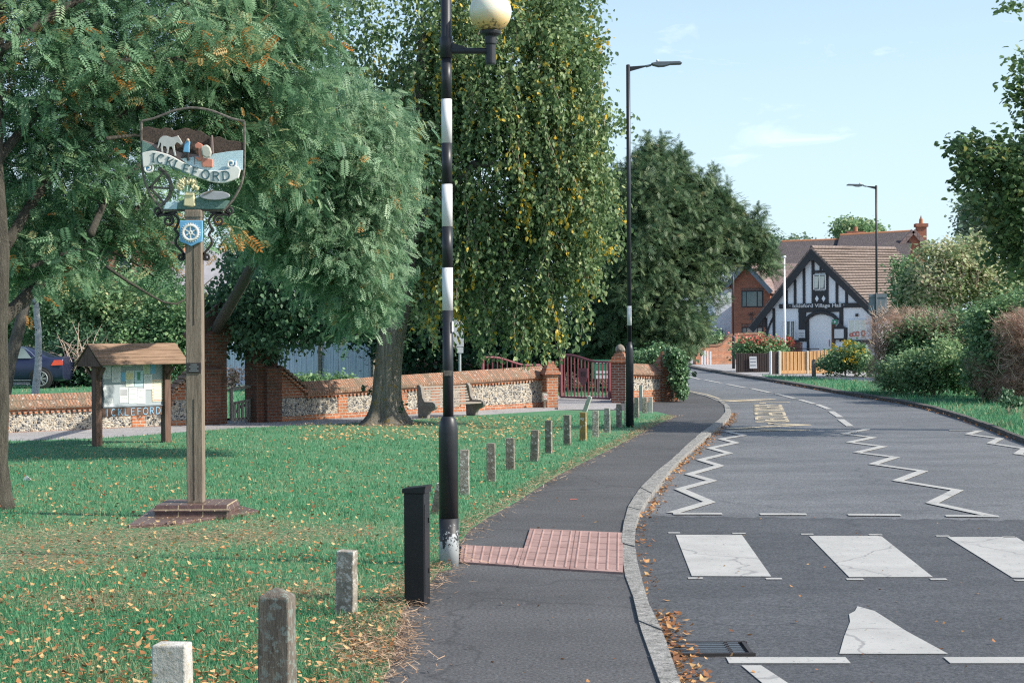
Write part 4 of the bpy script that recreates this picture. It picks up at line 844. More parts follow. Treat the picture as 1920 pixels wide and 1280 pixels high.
MB().box((0, -pw2 / 2 - .004, zt(689)), (pw2 * .9, .008, .09)).build('plaque', 'iron', vg, bevel=.002)
mb = MB()
for i in range(4): mb.box((0, -pw2 / 2 - .009, zt(683) - i * .018), (pw2 * (.4 + .2 * (i % 2)), .002, .004))
mb.build('plaque_lettering', 'light_metal', vg)
# plinth: rotated so that the lower slab runs away to the right
pl = Matrix.Rotation(R(0), 4, 'Z')
z2 = zt(941); hw = 70 / SS
mb = MB(); mb.box((0.005, .02, z2 / 2 - .01), (hw * 2 - .02, .58, z2 - .04)); mb.box((0.005, .02, z2 - .028), (hw * 2 + .01, .60, .055), top=.93); mb.build('plinth', 'plinth_brick', vg, bevel=.004)
lo_ = [gp(*q) - vs_ for q in ((240, 993), (330, 988), (487, 965), (440, 953), (286, 960))]
MB().xy([(q.x, q.y) for q in lo_], -.03, .045).build('plinth_step', 'plinth_brick', vg, bevel=.012)
fr = .010
def ztube(name, pts, r_, mat, y=0, par=vg): return MB().tube([(S(*p)[0], y, S(*p)[1]) for p in pts], r_, 6).build(name, mat, par, smooth=True)
mb = MB()
def smooth_line(pts, n=6):
    out = []
    for i in range(len(pts) - 1):
        p0 = pts[max(i - 1, 0)]; p1 = pts[i]; p2 = pts[i + 1]; p3 = pts[min(i + 2, len(pts) - 1)]
        for k in range(n):
            t = k / n; out.append(tuple(.5 * ((2 * p1[j]) + (-p0[j] + p2[j]) * t + (2 * p0[j] - 5 * p1[j] + 4 * p2[j] - p3[j]) * t * t + (-p0[j] + 3 * p1[j] - 3 * p2[j] + p3[j]) * t ** 3) for j in range(2)))
    return out + [pts[-1]]
top_l = smooth_line([(118, 190), (200, 172), (290, 140), (380, 108), (500, 92), (620, 108), (715, 142), (800, 175), (888, 195)])
side = smooth_line([(118, 190), (118, 380), (122, 540), (150, 670), (205, 770), (268, 850)]); side_r = smooth_line([(888, 195), (888, 380), (884, 560), (856, 680), (800, 780), (735, 852)])
for ln_ in (top_l, side, side_r, [(262, 858), (738, 858)]): mb.tube([(S(*p)[0], 0, S(*p)[1]) for p in ln_], .011, 6)
mb.build('sign_frame', 'lichen_frame', vg)
def spiral(cx, cy, r0, r1, a0, turns, n=22): return [(cx + (r0 + (r1 - r0) * i / n) * math.cos(a0 + turns * 2 * math.pi * i / n), cy + (r0 + (r1 - r0) * i / n) * math.sin(a0 + turns * 2 * math.pi * i / n)) for i in range(n + 1)]
for sg in (1, -1):
    mb = MB(); mx_ = lambda p: (503 + (p[0] - 503) * sg, p[1])
    curls = [spiral(312, 935, 46, 10, -2.2, 1.5), smooth_line([(285, 880), (350, 885), (388, 930), (372, 985), (360, 1000), (390, 1040), (372, 1070), (368, 1110), (400, 1150), (435, 1190)]), spiral(408, 1205, 30, 6, -1.0, 1.4), spiral(235, 860, 36, 8, -1.2, 1.5), smooth_line([(265, 870), (230, 900), (300, 880), (380, 872)])]
    for c_ in curls: mb.tube([(S(*mx_(p))[0], 0.01, S(*mx_(p))[1]) for p in c_], .0115, 6)
    mb.build('scroll_bracket', 'iron', vg)
relief('hedge_relief', [(125, 240), (165, 228), (200, 238), (260, 250), (290, 238), (330, 242), (365, 262), (400, 255), (440, 240), (475, 245), (520, 265), (560, 262), (600, 290), (640, 318), (700, 305), (760, 335), (820, 340), (880, 352), (880, 440), (640, 445), (400, 440), (125, 420)], -.004, .018, 'relief_hedge')
relief('track_relief', [(125, 330), (250, 372), (430, 430), (600, 450), (520, 520), (130, 430)], -.014, -.004, 'relief_track')
relief('grass_relief', [(125, 335), (190, 365), (240, 410), (125, 432)], -.018, -.0142, 'relief_grass')
relief('water_relief', [(410, 470), (560, 455), (660, 438), (780, 420), (880, 412), (876, 560), (560, 575), (480, 530)], -.020, -.0145, 'relief_water')
relief('trunk_relief', [(640, 300), (655, 300), (662, 440), (638, 440)], -.028, -.010, 'relief_track')
relief('horse', [(266, 318), (285, 305), (310, 304), (335, 312), (352, 316), (372, 312), (390, 308), (397, 300), (402, 311), (412, 325), (430, 360), (428, 370), (418, 373), (404, 360), (390, 352), (378, 362), (370, 376), (374, 412), (382, 452), (371, 455), (361, 414), (352, 384), (332, 386), (326, 410), (321, 438), (310, 437), (315, 408), (309, 386), (288, 379), (281, 392), (286, 424), (275, 426), (268, 392), (271, 362), (262, 350), (256, 378), (246, 396), (242, 390), (250, 362), (256, 332)], -.046, -.016, 'relief_horse', vg, .002)
b_ = relief('child_figure', [(445, 368), (455, 340), (478, 335), (487, 350), (482, 380), (482, 430), (432, 425)], -.044, -.018, 'blue_paint')
MB().lathe([(.001, -.016), (.013, -.008), (.015, 0), (.012, .010), (.001, .016)], 10, (S(472, 338)[0], -.045, S(472, 338)[1])).build('head', 'skin_paint', b_, smooth=True)
relief('legs', [(440, 431), (478, 431), (480, 490), (462, 490), (457, 450), (420, 476), (417, 466)], -.040, -.019, 'iron', b_)
t_ = relief('traveller_figure', [(520, 372), (545, 352), (578, 368), (585, 470), (655, 480), (655, 540), (578, 535), (572, 485), (555, 495), (520, 468), (528, 458), (552, 468), (548, 400), (525, 396)], -.044, -.018, 'relief_coat')
relief('sack', [(568, 392), (590, 378), (615, 372), (640, 392), (652, 435), (640, 465), (612, 475), (582, 455)], -.066, -.040, 'relief_bag', t_, .012)
MB().bar((S(522, 462)[0], -.05, S(522, 462)[1]), (S(522, 520)[0], -.05, S(522, 520)[1]), .005).build('stick', 'iron', t_)
bn = relief('banner', smooth_line([(130, 432), (175, 420), (230, 418), (340, 450), (450, 510), (560, 555), (660, 568), (770, 560), (830, 530), (865, 560)], 3) + smooth_line([(850, 622), (760, 655), (670, 655), (560, 622), (440, 570), (340, 530), (240, 518), (138, 540)], 3), -.060, -.030, 'banner_cream')
for cx, cy in ((175, 545), (795, 515)):
    mb = MB(); mb.tube([(S(*p)[0], -.05, S(*p)[1]) for p in spiral(cx, cy, 38, 8, -.5, 1.4)], .009, 6); mb.build('banner_curl', 'banner_cream', bn)
    MB().xz([S(cx + 34 * math.cos(a * .5), cy + 26 * math.sin(a * .5)) for a in range(13)], -.045, -.035).build('curl_fill', 'blue_paint', bn)  # blue-painted disc inside the curl
# serif letters built from strokes
LT = {'I': [[(0, 0), (0, 1)]], 'C': 'arcC', 'K': [[(-.25, 0), (-.25, 1)], [(-.2, .45), (.32, 1)], [(-.05, .6), (.38, 0)]], 'L': [[(-.25, 0), (-.25, 1)], [(-.25, .04), (.32, .04)]],
      'E': [[(-.25, 0), (-.25, 1)], [(-.25, .04), (.32, .04)], [(-.25, .52), (.22, .52)], [(-.25, .96), (.32, .96)]], 'F': [[(-.25, 0), (-.25, 1)], [(-.25, .52), (.2, .52)], [(-.25, .96), (.32, .96)]],
      'O': 'arcO', 'R': [[(-.28, 0), (-.28, 1)], [(-.28, .96), (.05, .96), (.26, .86), (.28, .72), (.18, .55), (-.28, .5)], [(0, .5), (.38, 0)]], 'D': [[(-.3, 0), (-.3, 1)], [(-.3, .96), (.05, .96), (.3, .8), (.38, .5), (.3, .2), (.05, .04), (-.3, .04)]]}
LT['C'] = [[(.36 * math.cos(a), .5 + .48 * math.sin(a)) for a in [R(45 + 270 * i / 12) for i in range(13)]]]
LT['O'] = [[(.40 * math.cos(a), .5 + .48 * math.sin(a)) for a in [R(360 * i / 16) for i in range(17)]]]
def letters(word, spots, h, wst, y, parent, mat, name, serif=True, thick=.008):
    mb = MB()
    for ch, (cx, cz, rot) in zip(word, spots):
        c, s_ = math.cos(rot), math.sin(rot)
        def T(p): x, z = p[0] * h, (p[1] - .5) * h; return (cx + x * c - z * s_, y, cz + x * s_ + z * c)
        for k, st in enumerate(LT[ch]):
            for i in range(len(st) - 1): mb.bar(T(st[i]), T(st[i + 1]), wst * (1 if (k == 0 or ch in 'CODR') else .7), thick + .0006 * ((k + i) % 3))
        if serif and ch in 'IKLEFRD':
            x0 = LT[ch][0][0][0]
            for zz_ in (.03, .97): mb.bar(T((x0 - .16, zz_)), T((x0 + .16, zz_)), wst * .5, thick + .002)
    return mb.build(name, mat, parent)
sp = [(218, 468, -6), (272, 478, -14), (336, 502, -20), (393, 526, -22), (460, 552, -18), (527, 574, -14), (605, 596, -8), (682, 608, -2), (756, 604, 5)]
letters('ICKLEFORD', [(*S(a, b), R(c_)) for a, b, c_ in sp],   .082, .0105, -.062, bn, 'letter_teal', 'lettering')
mb = MB(); wc = (178, 685); arc_ = [(wc[0] + 158 * math.cos(a), wc[1] + 158 * math.sin(a)) for a in [R(-66 + 132 * i / 16) for i in range(17)]]
mb.tube([(S(*p)[0], .005, S(*p)[1]) for p in arc_], .017, 6)
for a in (-48, 2, 48): mb.tube([(S(wc[0] + r_ * math.cos(R(a)), wc[1] + r_ * math.sin(R(a)))[0], .005, S(wc[0] + r_ * math.cos(R(a)), wc[1] + r_ * math.sin(R(a)))[1]) for r_ in (-10, 150)], .011, 6)
mb.build('cart_wheel', 'lichen_frame', vg)
sh = relief('wheat_sheaf', [(445, 722), (512, 722), (524, 828), (500, 836), (434, 826), (440, 760)], -.045, .0, 'relief_straw', vg, .01)
MB().tube([(S(445, 744)[0], -.05, S(445, 744)[1]), (S(515, 744)[0], -.05, S(515, 744)[1])], .005, 6).build('tie', 'relief_straw', sh)
mb = MB(); rr = random.Random(4)
for i in range(150):
    a = rr.uniform(-.35, math.pi + .35); q = rr.uniform(.25, 1) ** .6; ex, ey = 465 + 94 * q * math.cos(a), 680 - 74 * q * math.sin(a); sx_, sy_ = 476 + (ex - 476) * .65, 722 + (ey - 722) * .65
    P0 = S(sx_, sy_); P1 = S(ex, ey); yy = -.02 - rr.random() * .03; mb.tube([(P0[0], yy, P0[1]), ((P0[0] + P1[0]) / 2, yy - .006, (P0[1] + P1[1]) / 2), (P1[0], yy - .002, P1[1])], [.004, .0095, .003], 5)
mb.build('ears', 'relief_straw', sh)
relief('hillock', [(385, 852), (395, 800), (440, 775), (560, 762), (640, 782), (780, 790), (735, 852)], -.028, .006, 'relief_grass')
relief('pond_relief', [(280, 851), (300, 797), (392, 795), (384, 851)], -.020, .006, 'relief_water')
ms = relief('millstone', [(670 + 114 * math.cos(a) + 0, 752 + 34 * math.sin(a)) for a in [R(22.5 * i) for i in range(16)]], -.055, -.020, 'relief_stone')
MB().bar((S(585, 745)[0], -.06, S(585, 745)[1]), (S(665, 708)[0], -.06, S(665, 708)[1]), .008).build('handle', 'oak', ms)
sd_ = relief('shield', [(415, 940), (585, 940), (586, 1060), (580, 1100), (540, 1112), (500, 1132), (460, 1112), (420, 1100), (414, 1050)], -pw2 / 2 - .03, -pw2 / 2 - .002, 'blue_paint')
mb = MB(); yy = -pw2 / 2 - .036
def ring(cx, cy, r_, n=20): return [(S(cx + r_ * math.cos(R(360 * i / n)), cy + r_ * math.sin(R(360 * i / n)))[0], yy, S(cx + r_ * math.cos(R(360 * i / n)), cy + r_ * math.sin(R(360 * i / n)))[1]) for i in range(n + 1)]
mb.tube(ring(497, 1030, 55), .011, 6); mb.tube(ring(497, 1030, 10), .008, 6)
for i in range(6):
    a = R(60 * i + 30); p0 = S(497 + 10 * math.cos(a), 1030 + 10 * math.sin(a)); p1 = S(497 + 52 * math.cos(a), 1030 + 52 * math.sin(a)); mb.bar((p0[0], yy, p0[1]), (p1[0], yy, p1[1]), .011)
for i in range(24):
    a = R(15 * i); p0 = S(497 + 60 * math.cos(a), 1030 + 60 * math.sin(a)); p1 = S(497 + 74 * math.cos(a), 1030 + 74 * math.sin(a)); mb.bar((p0[0], yy + .004, p0[1]), (p1[0], yy + .004, p1[1]), .008)
mb.build('cog_emblem', 'banner_cream', sd_)
# ------------------------------------------------------------------ notice board
nl = gp(184, 838); nr = gp(313, 830); av = nr - nl; na = math.atan2(av.y, av.x); NL = av.length
nb = thing('notice_board', 'brown timber notice board with boarded roof and pinned papers', 'notice board', (nl.x, nl.y, 0), na)
SN = (838 - yh(184)) / CH; nz_ = lambda y: (838 - y) / SN
H1 = nz_(683)
for x in (0, NL):
    MB().box((x - .035, -.02, H1 / 2), (.10, .11, H1 + .06)).build('post', 'timber_brown', nb, bevel=.005)
    MB().box((x + .055, .05, H1 / 2 * .92), (.07, .07, H1 * .95)).build('post', 'timber_brown', nb, bevel=.005)
for x in (-.035, NL - .035):
    MB().bar((x, -.05, H1 - .24), (x, -.22, H1 - .05), .035).bar((x, .02, H1 - .24), (x, .22, H1 - .05), .035).build('brace', 'timber_brown', nb)
MB().box((NL / 2, 0, nz_(774)), (NL - .02, .05, .13)).build('name_rail', 'timber_brown', nb, bevel=.004)
bx0, bx1, bz0, bz1 = .07, NL - .06, nz_(764), H1 + .03
bd = MB().box(((bx0 + bx1) / 2, 0.0, (bz0 + bz1) / 2), (bx1 - bx0, .03, bz1 - bz0)).build('pin_board', 'felt_grey', nb)
mb = MB()
for x in (bx0, bx1): mb.box((x, -.01, (bz0 + bz1) / 2), (.018, .045, bz1 - bz0))
mb.box(((bx0 + bx1) / 2, -.01, bz0), (bx1 - bx0, .05, .018)); mb.build('board_frame', 'steel_blue', bd)
# papers: zoom px (5.33x, origin 120,620) -> board coordinates; board spans zoom x 390..970, y 350..760
def bc(zx, zy): return (bx0 + (zx - 392) / (972 - 392) * (bx1 - bx0), bz0 + (758 - zy) / (758 - 350) * (bz1 - bz0) + 0)
papers = [(400, 362, 468, 500, 'sign_white'), (476, 394, 560, 536, 'sign_white'), (560, 445, 610, 525, 'blue_paint'), (604, 432, 682, 575, 'paper_pale'), (690, 432, 770, 575, 'paper_blue'), (770, 355, 840, 465, 'paper_green'), (842, 360, 892, 465, 'blue_paint'), (775, 470, 856, 612, 'sign_white'), (548, 580, 630, 722, 'sign_white'), (634, 590, 712, 730, 'sign_white'), (714, 598, 790, 738, 'sign_white'), (856, 518, 962, 722, 'paper_cream'), (500, 355, 575, 388, 'paper_green'), (585, 355, 665, 392, 'paper_pale'), (405, 676, 488, 790, 'sign_white')]
m_plain('paper_pale', (.62, .66, .58), .8, var=.05); m_plain('paper_blue', (.45, .62, .68), .8, var=.1); m_plain('paper_green', (.50, .56, .40), .8, var=.1); m_plain('paper_cream', (.72, .67, .52), .8, var=.04)
rr = random.Random(8)
for k, (x0, y0, x1, y1, m_) in enumerate(papers):
    a = bc(x0, y0); b = bc(x1, y1); yv = -.018 - .0012 * (k % 4); cx = (a[0] + b[0]) / 2; cz = (a[1] + b[1]) / 2; w = b[0] - a[0]; h = a[1] - b[1]
    o = MB().box((cx, yv, cz), (w, .0018, h), ry=rr.uniform(-.02, .02)).build('paper', m_, bd)
    mb = MB(); n = int(h / .018)
    if k == 11:
        for i in range(8):
            for X, Z_ in ((cx - w * .42, cz + h * (.45 - .9 * i / 7)), (cx + w * .42, cz + h * (.45 - .9 * i / 7)), (cx - w * .42 + w * .84 * i / 7, cz + h * .45), (cx - w * .42 + w * .84 * i / 7, cz - h * .45)): mb.lathe([(.009, -.001), (.009, .001)], 6, (0, 0, 0)) if False else mb.box((X, yv - .002, Z_), (.014, .002, .014), ry=i)
        mb.build('berries', 'red_print', o); mb = MB()
    if k in (8, 3): MB().box((cx, yv - .002, cz + h * .15), (w * .8, .0015, h * .4)).build('picture', 'relief_straw' if k == 3 else 'relief_stone', o)
    if k == 4: MB().box((cx, yv - .002, cz + h * .15), (w * .35, .0015, h * .5)).build('picture', 'sign_green', o)
    for i in range(1, n):
        if k in (2, 6): break
        if rr.random() < .75: mb.box((cx - w * .05 * rr.random(), yv - .0015, cz + h / 2 - i * .018), (w * rr.uniform(.4, .8), .0012, .0035))
    if mb.v: mb.build('print', 'text_grey', o)
MB().xz([(bx0 - .02, nz_(728)), (bx0 + .02, nz_(720)), (bx0 + .06, nz_(744)), (bx0 + .045, nz_(748)), (bx0 + .02, nz_(752))], -.06, -.056).build('curled_paper', 'sign_white', bd)
LX = [.12 + i * (NL - .32) / 8 for i in range(9)]
letters('ICKLEFORD', [(x + .02, nz_(774), R(rr.uniform(-3, 3))) for x in LX], .105, .012, -.027, nb, 'text_blue', 'lettering', serif=False, thick=.004)
RH, RE = nz_(645), nz_(684); rdp = .34; ovx = .17
mb = MB()
for sg in (-1, 1):
    for i in range(6):
        t = (i + .5) / 6; y = sg * rdp * t; z = RH + (RE - RH) * t - .005 + .006; sl = math.atan2(RH - RE, rdp)
        mb.box((NL / 2 - .0, y, z), (NL + 2 * ovx, rdp / 6 / math.cos(sl) * 1.12, .016), rx=-sg * sl * 1.0 + sg * .10)
    
mb.build('roof', 'roof_board', nb, bevel=.002)
for x in (-ovx + .02, NL + ovx - .02): MB().add([(x - .01, -rdp * .9, RE - .02), (x - .01, rdp * .9, RE - .02), (x - .01, 0, RH - .03), (x + .01, -rdp * .9, RE - .02), (x + .01, rdp * .9, RE - .02), (x + .01, 0, RH - .03)], [(0, 2, 1), (3, 4, 5), (0, 3, 5, 2), (1, 2, 5, 4), (0, 1, 4, 3)]).build('gable', 'timber_brown', nb)
# ------------------------------------------------------------------ bench
b0 = gp(800, 784); b1 = gp(890, 779); av = b1 - b0; ba = math.atan2(av.y, av.x); BL = av.length
bn2 = thing('bench', 'slatted wooden bench with curved concrete ends against the flint wall', 'bench', (b0.x, b0.y, 0), ba)
hb = hgt(800, 784, 722)
prof = [(.20, 0), (.24, hb), (.17, hb + .01), (.12, hb * .93), (.08, hb * .62), (.02, hb * .50), (-.20, hb * .50), (-.27, hb * .44), (-.28, hb * .36), (-.24, hb * .28), (-.10, hb * .20), (-.06, hb * .10), (-.06, 0)]
for x in (0, BL):
    mb = MB(); mb.M = Matrix.Translation((x, 0, 0)) @ Matrix.Rotation(R(90), 4, 'Z'); mb.xz([(p[0], p[1]) for p in prof], -.04, .04); mb.build('end_frame', 'bench_end', bn2, bevel=.012)
for i in range(6): MB().box((BL / 2, .10 + .018 * i, hb * (.50 + .085 * i)), (BL - .06, .022, hb * .058), rx=-.14).build('back_slat', 'bench_slat', bn2, bevel=.003)
for i in range(4): MB().box((BL / 2, .06 - .085 * i, hb * .42), (BL - .06, .075, .03)).build('seat_slat', 'bench_slat', bn2, bevel=.003)
# ------------------------------------------------------------------ small signs
def plate_post(name, label, cat, px, yb, dep, parts, pr=.02, mat='light_metal', ztop=None):
    p = gp(px, yb) if dep is None else at(px, 640, dep); d = p.y
    r = thing(name, label, cat, (p.x, d, 0)); MB().tube([(0, .02, -.02), (0, .02, ztop)], pr, 10).build('pole', mat, r)
    return r, d
p = gp(1021, 765); s_ = (765 - yh(1021)) / CH
hy = thing('hydrant_marker', 'small concrete marker with a pale plate beside the orange gate pier', 'marker post', (p.x, p.y, 0), R(15))
MB().box((0, 0, .07), (.055, .05, .18), top=.8).build('stem', 'concrete_brown', hy, bevel=.004); MB().box((0, 0, .245), (.125, .06, .19)).build('head', 'concrete_brown', hy, bevel=.008)
o = MB().box((.01, -.033, .25), (.085, .004, .13)).build('plate', 'concrete_plain', hy, bevel=.001)
mb = MB(); mb.tube([(.01 + .025 * math.cos(R(i * 30)), -.037, .25 + .032 * math.sin(R(i * 30))) for i in range(13)], .004, 5); mb.build('symbol', 'red_print', o)
d = 40.5; p = at(862, 640, d)
rs = thing('road_sign', 'white sign plates on a grey pole behind the long flint wall', 'sign', (p.x, d, 0))
MB().tube([(0, .03, 0), (0, .03, at(862, 600, d).z)], .03, 10).build('pole', 'light_metal', rs)
zz_ = lambda y, D=d: at(900, y, D).z
MB().box((-.06, 0, (zz_(600) + zz_(650)) / 2), (.30, .012, zz_(600) - zz_(650))).build('plate', 'sign_white', rs, bevel=.003)
MB().box((.0, 0, (zz_(652) + zz_(661)) / 2), (.16, .012, zz_(652) - zz_(662))).build('plate', 'sign_white', rs, bevel=.003)
d = 46; p = at(1130, 640, d); sb = thing('school_sign', 'green and white sign board on a post seen through the maroon gate', 'sign', (p.x, d, 0))
zz2 = lambda y: at(1130, y, d).z
MB().tube([(-.12, .03, 0), (-.12, .03, zz2(675))], .03, 8).build('pole', 'light_metal', sb)
MB().box((0, 0, (zz2(674) + zz2(710)) / 2), (.54, .03, zz2(674) - zz2(710))).build('board', 'sign_green', sb)
mb = MB()
for y0, y1 in ((695, 700), (703, 709.5), (678, 681)): mb.box((0.02, -.018, (zz2(y0) + zz2(y1)) / 2), (.46, .006, zz2(y0) - zz2(y1)))
mb.build('white_panel', 'sign_white', sb)
d = 51; p = at(1646, 640, d); ss = thing('road_sign', 'back of a grey two-panel road sign in front of the distant lamp column', 'sign', (p.x, d, 0))
zz3 = lambda y: at(1646, y, d).z
MB().box((0, 0, (zz3(551) + zz3(589)) / 2), (.53, .02, zz3(551) - zz3(589))).build('panel', 'steel_blue', ss, bevel=.003)
mb = MB(); mb.box((0, .02, zz3(558)), (.50, .02, .03)); mb.box((0, -.018, zz3(557)), (.53, .015, .02)); mb.tube([(-.05, -.03, 0), (-.05, -.03, zz3(549))], .03, 8); mb.build('pole', 'grey_metal', ss)
# ================================================================== VILLAGE HALL (front gable towards the road)
HZ = 100.0; k_ = HZ / F
hp = at(1530, 640, HZ); hall = thing('village_hall', 'black and white timbered village hall with steep gable and tiled roof', 'hall', (hp.x, HZ, 0), R(-38))
def hx(px): return (px - 1530) * k_ / math.cos(R(38))
def hz(py): return CH + (619 - py) * k_
def hbx(name, x0, y0, x1, y1, yf, yb, mat, par=hall, bevel=0): return MB().xz([(hx(x0), hz(y0)), (hx(x1), hz(y0)), (hx(x1), hz(y1)), (hx(x0), hz(y1))], yf, yb).build(name, mat, par, bevel=bevel)
MB().xz([(hx(1446), -.1), (hx(1446), hz(592)), (hx(1527), hz(476)), (hx(1632), hz(596)), (hx(1632), -.1)], 0, .3).build('wall', 'white_render', hall)
# gable roof slabs, ridge running back
HD = 10.5; RU = .30
mb = MB()
for (xa, ya, xb, yb_) in ((1527, 464, 1421, 611), (1527, 464, 1641, 598)):
    mb.add([(hx(xa), -.35, hz(ya)), (hx(xb), -.35, hz(yb_)), (hx(xb), HD, hz(yb_) + RU), (hx(xa), HD, hz(ya) + RU), (hx(xa), -.35, hz(ya + 3)), (hx(xb), -.35, hz(yb_ + 3)), (hx(xb), HD, hz(yb_ + 3) + RU), (hx(xa), HD, hz(ya + 3) + RU)], [(0, 1, 2, 3), (7, 6, 5, 4), (0, 4, 5, 1), (1, 5, 6, 2), (3, 2, 6, 7), (0, 3, 7, 4)])
mb.build('roof', 'roof_tile_hall', hall)
MB().tube([(hx(1527), -.3, hz(463.5)), (hx(1527), HD, hz(463.5) + RU)], .10, 8).build('ridge', 'roof_tile_hall', hall)
mb = MB(); nr_ = 26; vx = hx(1641) - hx(1527); vz = hz(598) - hz(464)
for i in range(nr_):
    t = (i + .5) / nr_; mb.bar((hx(1527) + vx * t + .02, -.30, hz(464) + vz * t + .035), (hx(1527) + vx * t + .02, HD, hz(464) + vz * t + .035 + RU), .03, .13)
mb.build('tile_courses', 'roof_tile_hall', hall)
MB().add([(hx(1446), 0.01, -.1), (hx(1632), .01, -.1), (hx(1632), HD - .3, -.1), (hx(1446), HD - .3, -.1), (hx(1446), .01, hz(600)), (hx(1632), .01, hz(600)), (hx(1632), HD - .3, hz(600)), (hx(1446), HD - .3, hz(600))], [(1, 2, 6, 5), (2, 3, 7, 6), (3, 0, 4, 7)]).build('side_wall', 'white_render', hall)
mb = MB(); bw = 15 * k_
for (xa, ya, xb, yb_) in ((1527, 474, 1424, 617), (1527, 474, 1638, 601)):
    mb.bar((hx(xa), -.30, hz(ya)), (hx(xb), -.30, hz(yb_)), bw, .08)
mb.xz([(hx(1527), hz(466)), (hx(1537), hz(484)), (hx(1527), hz(490)), (hx(1518), hz(484))], -.345, -.26)
mb.build('bargeboard', 'black_timber', hall)
mb = MB()
def rake(px): return 474 + (px - 1527) * (127 / 111) + 9 if px > 1527 else 474 + (1527 - px) * (143 / 103) + 9
for x, w in ((1481.5, 4), (1496, 4), (1511, 4), (1526, 4.5), (1549, 4.5), (1565, 4), (1580.5, 4)): mb.xz([(hx(x - w / 2), hz(570)), (hx(x + w / 2), hz(570)), (hx(x + w / 2), hz(rake(x) - 3)), (hx(x - w / 2), hz(rake(x) - 3))], -.06, .05)
mb.xz([(hx(1470), hz(577.5)), (hx(1610), hz(577.5)), (hx(1610), hz(569)), (hx(1470), hz(569))], -.11, .05)
mb.xz([(hx(1526), hz(512)), (hx(1550), hz(512)), (hx(1550), hz(507)), (hx(1526), hz(507))], -.07, .05)
mb.xz([(hx(1537), hz(508)), (hx(1540), hz(508)), (hx(1540), hz(488)), (hx(1537), hz(488))], -.065, .05)
mb.xz([(hx(1527), hz(569)), (hx(1549), hz(569)), (hx(1549), hz(545)), (hx(1527), hz(545))], -.05, .05)
for x, w, y0 in ((1447, 3, 595), (1460, 4, 577), (1508, 12, 577), (1572, 6, 577), (1624, 6, 590), (1517, 5, 600)): mb.xz([(hx(x - w / 2), hz(640)), (hx(x + w / 2), hz(640)), (hx(x + w / 2), hz(y0)), (hx(x - w / 2), hz(y0))], -.065, .05)
mb.xz([(hx(1502), hz(585)), (hx(1575), hz(585)), (hx(1575), hz(578)), (hx(1502), hz(578))], -.09, .05)
mb.xz([(hx(1446), hz(645)), (hx(1502), hz(645)), (hx(1502), hz(637)), (hx(1446), hz(637))], -.08, .05); mb.xz([(hx(1582), hz(645)), (hx(1630), hz(645)), (hx(1630), hz(637)), (hx(1582), hz(637))], -.08, .05)
mb.tube([(hx(1448), -.06, hz(636)), (hx(1450), -.06, hz(618)), (hx(1455), -.06, hz(603)), (hx(1459), -.06, hz(594))], .06, 6)
mb.tube([(hx(1514), -.12, hz(602)), (hx(1520), -.12, hz(593)), (hx(1530), -.12, hz(587)), (hx(1540), -.12, hz(585)), (hx(1550), -.12, hz(587)), (hx(1560), -.12, hz(592)), (hx(1567), -.12, hz(600))], .11, 6)
mb.xz([(hx(1516), hz(657)), (hx(1519.5), hz(657)), (hx(1519.5), hz(600)), (hx(1516), hz(600))], -.10, .05)
mb.build('timber_frame', 'black_timber', hall)
mb = MB()
for cx in (1532.5, 1543.5): mb.xz([(hx(cx - 3), hz(560)), (hx(cx), hz(554)), (hx(cx + 3), hz(560)), (hx(cx), hz(566))], -.062, -.04)
mb.build('diamond_panels', 'white_render', hall)
dr_ = hbx('door', 1519.5, 660, 1556, 600, -.03, .06, 'white_gloss'); MB().xz([(hx(1519.5), hz(600)), (hx(1524), hz(595)), (hx(1532), hz(591.5)), (hx(1540), hz(590.5)), (hx(1548), hz(591.5)), (hx(1556), hz(597)), (hx(1556), hz(600))], -.03, .06).build('door_arch', 'white_gloss', dr_)
MB().xz([(hx(1552), hz(649)), (hx(1553.3), hz(649)), (hx(1553.3), hz(637)), (hx(1552), hz(637))], -.07, -.03).build('handle', 'red_print', dr_)
hbx('door_jamb', 1556, 660, 1562, 605, -.04, .05, 'timber_brown')
def win(x0, y0, x1, y1, n, mat='glass', par=hall):
    f_ = MB(); t = .8
    f_.xz([(hx(x0), hz(y0)), (hx(x1), hz(y0)), (hx(x1), hz(y0) - t * k_), (hx(x0), hz(y0) - t * k_)], -.10, .0); f_.xz([(hx(x0), hz(y1) + t * k_), (hx(x1), hz(y1) + t * k_), (hx(x1), hz(y1)), (hx(x0), hz(y1))], -.10, .0)
    for i in range(n + 1):
        x = x0 + (x1 - x0) * i / n; f_.xz([(hx(x) - .03, hz(y1)), (hx(x) + .03, hz(y1)), (hx(x) + .03, hz(y0)), (hx(x) - .03, hz(y0))], -.095, -.002)
    w = f_.build('window', 'white_gloss', par); hbx('pane', x0, y1, x1, y0, -.07, -.04, mat, w)
    return w
w = win(1475, 601, 1496, 635, 3); mb = MB()
for x in (1478, 1486, 1491.5): mb.xz([(hx(x), hz(634)), (hx(x + 2), hz(634)), (hx(x + 1.5), hz(603)), (hx(x), hz(603))], -.078, -.0705)
mb.build('curtain', 'curtain', w)
w = win(1528, 515, 1547, 543, 2); mb = MB()
for x in (1529, 1538.5): mb.xz([(hx(x), hz(540)), (hx(x + 5), hz(540)), (hx(x + 7), hz(518)), (hx(x), hz(518))], -.078, -.0705)
mb.build('curtain', 'paper_pale', w)
w = win(1584, 600, 1612, 633, 3, 'paper_pale'); mb = MB()
for x, h_ in ((1586, 6), (1590.5, 9), (1596, 10), (1605, 12)):
    mb.tube([(hx(x + 2.6 + 2.6 * math.cos(R(i * 40))), -.09, hz(631 - h_ / 2 + h_ / 2.4 * math.sin(R(i * 40)))) for i in range(10)], .035, 5)
mb.build('window_lettering', 'red_print', w)
